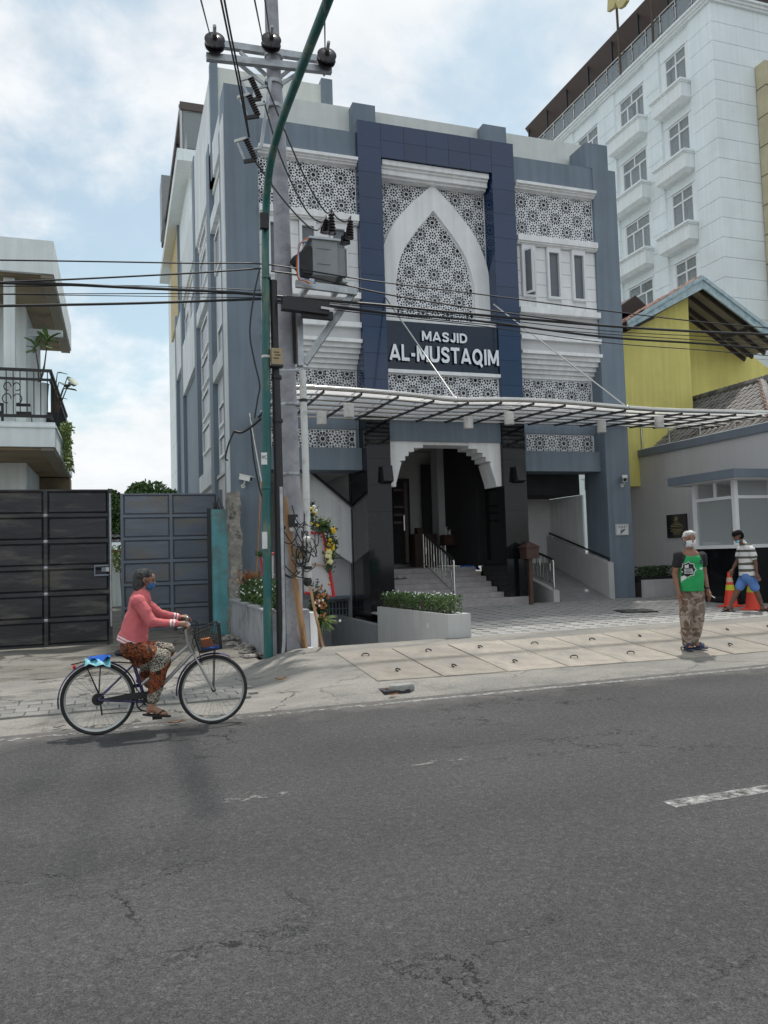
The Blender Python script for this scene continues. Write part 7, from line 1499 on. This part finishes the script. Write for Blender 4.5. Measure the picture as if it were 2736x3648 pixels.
# printed star badge and marks on the shirt, laid on its surface
dgs=bpy.context.evaluated_depsgraph_get()
def onshirt(x,y,off=.004,obj_=tee):
    d=ray(2250+x*.29295,1780+y*.29295).normalized(); ok,loc,nr,idx=obj_.ray_cast(CAM,d)
    return (loc-d*off) if ok else None
def decal(name,outline,m,off,parent,c=None,n=5):
    cx=sum(p[0] for p in outline)/len(outline); cyv=sum(p[1] for p in outline)/len(outline); V=[];k=len(outline)
    for r_ in range(1,n+1):
        for x,y in outline:
            q=onshirt(lerp(cx,x,r_/n),lerp(cyv,y,r_/n),off)
            V.append(q if q is not None else Q(x,y,.19))
    q=onshirt(cx,cyv,off); V.append(q if q is not None else Q(cx,cyv,.19)); F_=[(k*n,i,(i+1)%k) for i in range(k)]+[(r_*k+i,(r_+1)*k+i,(r_+1)*k+(i+1)%k,r_*k+(i+1)%k) for r_ in range(n-1) for i in range(k)]
    return MB().add(V,F_,True).build(name,m,parent)
def star8(cx,cy,R0,r0): return [(cx+(R0 if i%2==0 else r0)*math.sin(math.pi*i/8),cy-(R0 if i%2==0 else r0)*math.cos(math.pi*i/8)) for i in range(16)]
decal('badge_rim',star8(690,850,102,82),M_whitef,.003,tee); decal('badge',star8(690,850,90,72),M_teeb,.006,tee)
for i,(x0,x1,y) in enumerate(((640,740,845),(640,745,862),(640,750,880),(645,748,896))): decal('badge_text',[(x0,y-5),(x1,y-5),(x1,y+5),(x0,y+5)],M_whitef,.009,tee,n=2)
decal('badge_hand',[(645,800),(655,795),(672,797),(690,780),(694,800),(694,830),(648,832)],M_whitef,.009,tee,n=2)
decal('stripe_rim',[(600,925),(640,905),(690,925),(660,965),(600,1015)],M_whitef,.0035,tee,n=3); decal('stripe_black',[(610,890),(650,880),(700,925),(672,940),(640,920),(600,935)],M_teeb,.007,tee,n=3)  # white and black printed parts of the stripe
decal('chest_logo',[(825,735),(860,735),(862,780),(828,782)],M_ink,.004,tee,n=2); decal('chest_mark',[(828,825),(862,822),(860,855),(830,850)],M_whitef,.004,tee,n=2)
tr_=MB(); tr_.cap(Q(690,1120),Q(765,1120),.142,.142,16,.85,toC)
for a,b_,c_ in ((hL,kL,aL),(hR,kR,aR)): tr_.cap(a,b_,.112,.090,14); tr_.cap(b_,b_.lerp(c_,.5),.090,.080,14); tr_.cap(b_.lerp(c_,.5),c_,.080,.068,14)
tr_.cap(Q(612,1310,.0),Q(610,1420,.0),.06,.055,10,.7,rt); tr_.cap(Q(862,1310,.0),Q(862,1410,.0),.05,.045,10,.7,rt)
flesh('trousers',tr_,.0090,[M_camo],None,.012,mn,5,10,(Q(700,1775),(0,0,-1)))
for (h_,f,s) in fl:
    sl_=MB(); pts=[(.145*math.cos(t),.054*math.sin(t)*(1+.15*math.cos(t))) for t in np.linspace(0,2*math.pi,18,endpoint=False)]; c0=h_+f*.045; sl_.prism(pts,lambda p_,q_,t:c0+f*p_+s*q_+Vector((0,0,t)),-.022,-.0); V=[]
    for i in range(9):
        t=lerp(0,math.pi,i/8)
        for x in (.035,.095): V.append(c0+f*x+s*.058*math.cos(t)+Vector((0,0,.004+.075*math.sin(t)*(1 if x<.05 else .75))))
    sl_.add(V,[(2*i,2*i+1,2*i+3,2*i+2) for i in range(8)],True); sl_.build('sandal',M_slip,mn)
MB().lathe([(.034,-.012),(.037,-.008),(.037,.008),(.034,.012)],wR.lerp(eR,.05),(eR-wR),14).build('wristwatch',M_cuff,mn)
seat(mn)
o=MB().tube([Q(938,1165,.10),Q(972,1190,.12)],.006,6); tag(o.build('cigarette',M_paper),'white cigarette held in the hand of the man in green','cigarette')
# --- walking man by the booth
F2=gz(2250+1420*.29295,1780+1340*.29295,.31); D2=(F2-CAM).dot(cf); wk=thing('person','person in striped polo shirt and blue shorts walking past the booth','person')
Q=lambda x,y,n=0:cm(x,y,D2,n); lf=-rt
bd=MB(); hc=Q(1292,445); P=head(bd,hc,lf+Vector((0,0,-.35)),(-.3*rt.x,-.3*rt.y,1),.225); bd.cap(Q(1325,500),Q(1365,560),.052,.062)
sn,sf=Q(1408,610,.17),Q(1375,600,-.17); en,ef=Q(1445,770,.22),Q(1340,760,-.22); wn,wf=Q(1458,890,.22),Q(1290,850,-.22)
for a,b_,c_ in ((sn,en,wn),(sf,ef,wf)): bd.cap(a,b_,.05,.04); bd.cap(b_,c_,.04,.027)
hand(bd,wn,rt*.3+Vector((0,0,-1)),lf,toC,1,.45,.18); hand(bd,wf,lf*.4+Vector((0,0,-1)),lf,toC,1,.4,.18)
bd.cap(Q(1390,620),Q(1412,910),.12,.13); hF,hB=Q(1395,950,-.08),Q(1425,950,.08); kF,kB=Q(1305,1120,-.08),Q(1500,1125,.08); aF,aB=Q(1222,1290,-.08),Q(1572,1305,.08)
for a,b_,c_ in ((hF,kF,aF),(hB,kB,aB)): bd.cap(a,b_,.08,.058); bd.cap(b_,b_.lerp(c_,.35),.056,.055); bd.cap(b_.lerp(c_,.35),c_,.055,.036)
zy=lambda p:yard_z(p.y)+.02
fl=[flatfoot(bd,aF,lf,zy(aF)),flatfoot(bd,aB,rt*.9+toC*.2,zy(aB))]
fl[1]=(fl[1][0],fl[1][1],fl[1][2])
flesh('body',bd,.0095,[M_skind],parent=wk,sm_it=4); facebits(P,wk)
hr=MB(); hr.cap(P(-.03,0,.045),P(.03,0,.055),.083,.072,12); hr.cap(P(-.05,0,.0),P(-.055,0,-.02),.078,.066,12); flesh('hair',hr,.009,[M_hairb],None,.004,wk,2,30)
mk=MB(); mk.cap(P(.05,-.03,-.095),P(.05,.03,-.10),.030,.030,8); mk.build('chin_mask',M_maskc,wk)
po=MB(); po.cap(Q(1385,590,.09),Q(1380,590,-.09),.105,.105,14); po.cap(Q(1392,620),Q(1410,760),.155,.165,16,1.1,toC); po.cap(Q(1410,760),Q(1418,930),.165,.178,16,1.1,toC); po.cap(sn,sn.lerp(en,.52),.075,.078); po.cap(sf,sf.lerp(ef,.5),.075,.074); po.cap(Q(1352,520),Q(1372,550),.062,.07)
def pof(c):
    u=((Q(0,600).z-c.z)*7.6+(.10*((c-Q(1400,600)).dot(rt))))%1.0; return 1 if u>.62 else 0
flesh('polo_shirt',po,.0095,[M_whitef,M_str],pof,.007,wk,5,9,(Q(1415,938),(0,0,-1)))
so_=MB(); so_.cap(Q(1400,925,.05),Q(1405,925,-.05),.14,.14,14)
for a,b_ in ((hF,kF),(hB,kB)): so_.cap(a,a.lerp(b_,.66),.112,.092,14)
flesh('shorts',so_,.0095,[M_denim],None,.008,wk,5,9)
for (h_,f,s) in fl:
    sl_=MB(); pts=[(.145*math.cos(t),.052*math.sin(t)*(1+.15*math.cos(t))) for t in np.linspace(0,2*math.pi,18,endpoint=False)]; c0=h_+f*.045; sl_.prism(pts,lambda p_,q_,t:c0+f*p_+s*q_+Vector((0,0,t)),-.02,0); sl_.tube([c0+f*x+s*y+Vector((0,0,z)) for x,y,z in ((-.0,-.05,.01),(.05,-.03,.075),(.09,0,.05),(.05,.03,.075),(.0,.05,.01))],.008,6); sl_.build('flip_flop',M_slipk,wk)
seat(wk)
# ---------------------------------------------------------------- small things
def cone(x,y,z,lab,rz=0):
    r_=thing('traffic_cone',lab,'traffic cone','traffic cones by the booth'); hgt=.72; rr_=lambda t:lerp(.145,.035,t)
    bs=MB(); bs.bbox(-.19,.19,-.19,.19,0,.035,.012); bs=bs.build('base',M_orange,r_)
    def band(t0,t1,m,nm,o=0): return MB().lathe([(rr_(t0)+o,.03+hgt*t0),(rr_(t1)+o,.03+hgt*t1)],n=22).build(nm,m,r_)
    MB().lathe([(rr_(0)+.01,.03),(rr_(0),.05),(rr_(.5),.03+hgt*.5),(rr_(1),.03+hgt),(.02,.04+hgt)],n=22).build('body',M_orange,r_); band(.46,.62,M_refl,'reflective_band',.003); band(.70,.84,M_reflw,'pale_band',.003)
    r_.location=(x,y,z); r_.rotation_euler=(0,0,rz); return r_
p=gz(2592,2158,.31); cone(p.x-.0,p.y-.1,yard_z(p.y-.1),'orange traffic cone left of the walking man with its tip showing',.2); p=gz(2668,2166,.31); cone(p.x+.0,p.y-.1,yard_z(p.y-.1),'orange traffic cone hidden behind the legs of the walking man',.5)
# copper coloured box on a post
mb_=thing('post_box','dark copper coloured lantern box with pyramid roof on a square post','post box'); p=fy(1893,2146,16.75); x,y,z=p.x,16.75,yard_z(16.75)
zt=fy(1893,1990,16.75).z; zr=fy(1893,1928,16.75).z; ze=fy(1893,1948,16.75).z; w_=(fy(1907,1975,16.75).x-fy(1861,1975,16.75).x)/2
MB().box(x-.045,x+.045,y-.045,y+.045,z-.03,zt).build('post',M_copper,mb_); MB().add([(x-w_*.92,y-w_*.92,zt),(x+w_*.92,y-w_*.92,zt),(x+w_*.92,y+w_*.92,zt),(x-w_*.92,y+w_*.92,zt),(x-w_,y-w_,ze),(x+w_,y-w_,ze),(x+w_,y+w_,ze),(x-w_,y+w_,ze)],[(0,3,2,1),(4,5,6,7),(0,1,5,4),(1,2,6,5),(2,3,7,6),(3,0,4,7)]).build('box',M_copper,mb_)
e=w_*1.22; MB().add([(x-e,y-e,ze-.015),(x+e,y-e,ze-.015),(x+e,y+e,ze-.015),(x-e,y+e,ze-.015),(x,y,zr)],[(0,3,2,1),(0,1,4),(1,2,4),(2,3,4),(3,0,4)]).build('roof',M_copper,mb_); seat(mb_)
# hand sanitiser stand
ss=thing('sanitiser_stand','dark wooden side stand with drawers and steel legs inside the porch','stand'); Yq=20.3
a,b_=fy(1583,1905,Yq),fy(1632,1942,Yq); MB().box(a.x,b_.x,Yq,Yq+.35,b_.z,a.z).build('cabinet',M_wood,ss)
for u in (.06,.94):
    for v in (.03,.32): MB().tube([(lerp(a.x,b_.x,u),Yq+v,b_.z),(lerp(a.x,b_.x,u),Yq+v,ZL)],.018,8).build('leg',M_steel,ss)
MB().box(a.x+.12,a.x+.2,Yq-.012,Yq,(a.z+b_.z)/2-.02,(a.z+b_.z)/2+.02).build('drawer_handle',M_steel,ss); seat(ss)
for u,hh,lab in ((.3,.22,'tall white pump bottle on the porch stand'),(.55,.14,'short white bottle beside the pump bottle on the porch stand')):
    r_=thing('bottle',lab,'bottle','bottles on the porch stand'); q=(lerp(a.x,b_.x,u),Yq+.15,a.z); MB().lathe([(.035,0),(.038,.02),(.038,hh*.7),(.014,hh*.82),(.012,hh)],q,n=12).build('body',M_pvc,r_); MB().bar((q[0],q[1],q[2]+hh),(q[0]+.05,q[1],q[2]+hh),.015).build('spout',M_pvc,r_); seat(r_)
o=thing('porch_cabinet','low dark wooden cabinet by the open door in the porch','cabinet'); a,b_=fy(1478,1902,20.9),fy(1560,2012,20.9); MB().box(a.x,b_.x,20.9,21.3,ZL,a.z).build('body',M_wood,o)
for i in (1,2): MB().box(a.x+.02,b_.x-.02,20.885,20.9,lerp(ZL,a.z,i/3)-.01,lerp(ZL,a.z,i/3)+.01).build('drawer_gap',M_dark,o)
MB().box(lerp(a.x,b_.x,.15),lerp(a.x,b_.x,.42),20.95,21.2,a.z,a.z+.18).build('donation_box',M_wood,o); seat(o)
# blue cloth on the steps
b=MB(); n=8; V=[]; bx,by=8.72,18.72
for i in range(n+1):
    for j in range(n+1):
        u,v=i/n,j/n; y=by+.36*(1-v)-.02*math.sin(u*9); z=1.285+.03*abs(math.sin(u*7+v*5)) if y>18.88 else 1.285-(18.88-y)*.65+.01; V.append((bx-.10+.55*u+.04*math.sin(v*6),y+.22,z if y>18.88 else max(z,1.155)))
b.add(V,[(i*(n+1)+j,(i+1)*(n+1)+j,(i+1)*(n+1)+j+1,i*(n+1)+j+1) for i in range(n) for j in range(n)],True); tag(b.build('blue_cloth',M_blue),'crumpled bright blue cloth at the top right of the entrance steps','cloth')
def sandal(mb,x,y,z,rz,L_=.25,w_=.095):
    c,s=math.cos(rz),math.sin(rz); pts=[]
    for t in np.linspace(0,2*math.pi,14,endpoint=False): u=L_/2*math.cos(t); v=w_/2*math.sin(t)*(1+.18*math.cos(t)); pts.append((u,v))
    mb.prism(pts,lambda u,v,t:(x+u*c-v*s,y+u*s+v*c,z+t),0,.02)
    mb.tube([(x+u*c-v*s,y+u*s+v*c,z+.02+h_) for u,v,h_ in ((.0,-.04,0),(.03,-.02,.03),(.06,0,.035),(.03,.02,.03),(.0,.04,0))],.007,5); return mb
sd_=MB(); sandal(sd_,6.55,18.62,1.03+.004+.0,.2); sandal(sd_,6.72,18.55,1.034,.4); p=sd_
o=MB(); q=d=None
sd_.v=[(x,y-.22,z+.0) for x,y,z in sd_.v]; tag(sd_.build('sandal_pair',M_rubber),'pair of black sandals left on the upper entrance step','sandals')
# speakers under the corbels, cameras, toilet sign, sockets
for (x,y,lab) in ((1378,1690,'dark wall speaker on the left portal column'),(1850,1690,'dark wall speaker on the right portal column')):
    r_=thing('wall_speaker',lab,'speaker','speakers on the portal columns'); q=fy(x,y,17.0); MB().obox(q,(1,0,0),(0,.97,-.24),(0,.24,.97),.12,.10,.19).build('cabinet',M_blackm,r_); MB().sphere(q+Vector((0,-.11,-.14)),.012,6,4).build('indicator',M_pvc,r_); MB().bar(q,q+Vector((0,.2,.05)),.05).build('bracket',M_blackm,r_); seat(r_)
def cctv(p,d,lab):
    r_=thing('security_camera',lab,'security camera','security cameras on the mosque pilasters'); p=Vector(p); d=Vector(d).normalized(); s=d.cross(Vector((0,0,1))).normalized(); u=s.cross(d)
    MB().obox(p,d,s,u,.13,.055,.055).build('housing',M_camw,r_); MB().obox(p+u*.062-d*-.02,d,s,u,.16,.065,.008).build('sunshield',M_camw,r_); MB().lathe([(.045,.13),(.045,.137),(.03,.138)],p,d,14).build('lens',M_rubber,r_)
    MB().tube([p-u*.05,p-u*.13+Vector((0,.03,0)),p-u*.17+Vector((0,.12,0))],.022,8).build('arm',M_camw,r_); MB().lathe([(.05,0),(.05,.02)],p-u*.17+Vector((0,.135,0)),(0,-1,0),14).build('mount',M_camw,r_); return seat(r_)
cctv(fy(875,1703,17.05),(.8,-.55,-.25),'white bullet camera on the left grey pilaster'); cctv(fy(2226,1705,17.03),(-.55,-.8,-.3),'white bullet camera on the right grey pilaster')
ts=thing('toilet_sign','white toilet sign with stair symbol on the right grey pilaster','sign'); Ys=17.17; a,b_=fy(2194,1867,Ys),fy(2241,1906,Ys)
x0,x1,z0,z1=a.x,b_.x,b_.z,a.z; MB().box(x0,x1,Ys,Ys+.025,z0,z1).build('board',M_paper,ts); W_,H_=x1-x0,z1-z0
for u0,u1,v0,v1 in ((.03,.97,.03,.05),(.03,.97,.95,.97),(.03,.045,.05,.95),(.955,.97,.05,.95)): MB().box(x0+W_*u0,x0+W_*u1,Ys-.002,Ys,z0+H_*v0,z0+H_*v1).build('border',M_ink,ts)
smalltext('TOILET',x0+W_*.13,x0+W_*.87,z0+H_*.62,z0+H_*.84,Ys-.003,M_ink,ts)
pts=[(.32,.14),(.42,.14),(.42,.24),(.52,.24),(.52,.34),(.62,.34),(.62,.44),(.72,.44),(.72,.54),(.62,.54),(.52,.44),(.42,.34),(.32,.24)]
MB().prism([(x0+W_*u,z0+H_*v) for u,v in pts],lambda u,v,t:(u,t,v),Ys-.003,Ys).build('stair_symbol',M_ink,ts); MB().prism([(x0+W_*u,z0+H_*v) for u,v in ((.30,.36),(.40,.36),(.52,.50),(.47,.54))],lambda u,v,t:(u,t,v),Ys-.003,Ys).build('arrow_symbol',M_ink,ts); seat(ts)
mh=thing('manhole_cover','dark square manhole cover set in the octagon pavers','manhole cover'); P=[gz(1700+x*.62447,1350+y*.62447,.32) for x,y in ((800,1320),(905,1306),(1008,1322),(898,1334))]
cx=sum(p.x for p in P)/4; cyy=sum(p.y for p in P)/4; MB().obox((cx,cyy,yard_z(cyy)+.004),(.95,-.3,0),(.3,.95,0),(0,0,1),.36,.36,.012).build('frame',M_blackm,mh); MB().obox((cx,cyy,yard_z(cyy)+.012),(.95,-.3,0),(.3,.95,0),(0,0,1),.31,.31,.012).build('lid',mat('manhole_iron',(.07,.065,.06),.7,var=.4,scale=9),mh); MB().tube([(cx-.06,cyy,yard_z(cyy)+.02),(cx,cyy,yard_z(cyy)+.04),(cx+.06,cyy,yard_z(cyy)+.02)],.01,6).build('handle',M_blackm,mh); seat(mh)
o=thing('step_socket','small white power socket on the black plinth beside the steps','socket'); q=fy(1749,2054,17.3); MB().box(8.99,9.06,17.40,17.415,.80,.90).build('plate',M_pvc,o); MB().box(9.01,9.04,17.395,17.40,.83,.87).build('outlet',M_rafter,o); seat(o)
# fallen leaves
def fallen(x,y,z,s,rz,curl,lab,m=M_leafdry):
    b=MB(); n=8; V=[]
    for i in range(n+1):
        t=i/n; w_=math.sin(t*math.pi)**.8*.32*(1-.25*t); 
        for k in (-1,0,1): V.append(((t-.5)*s,k*w_*s*.5,abs(k)*.10*s*curl+.16*s*curl*(2*t-1)**2+.006))
    b.add(V,[(3*i+k,3*i+3+k,3*i+4+k,3*i+1+k) for i in range(n) for k in range(2)],True); b.tube([(.5*s,0,.16*s*curl+.006),(.68*s,.02*s,.02*s+.006)],.004,4)
    o=b.build('fallen_leaf',m); o.location=(x,y,z); o.rotation_euler=(0,0,rz); tag(o,lab,'leaf','dry leaves on the ground'); return o
for px,py,s,rz,cu_,lab,z in ((625,2580,.16,.3,.7,'large curled tan leaf lying under the pedals of the bicycle',.004),(208,2596,.11,.4,.7,'dark curled leaf on the road left of the rear wheel',.004),(1000,2425,.16,.2,1.0,'orange brown leaf on the sloping pavement edge',.07),(1378,2462,.10,1.2,1.2,'upright brown leaf stuck beside the concrete puck',.06),(1400,2480,.12,.1,.8,'flat brown leaf in front of the concrete puck',.02)):
    p=gz(px,py,z); zz_=pave_z(p.x,p.y) if p.y>8.45 else .004; p=gz(px,py,zz_); fallen(p.x,p.y,zz_+.006,s,rz,cu_,lab,M_leafdry if 'dark' not in lab else M_bark)
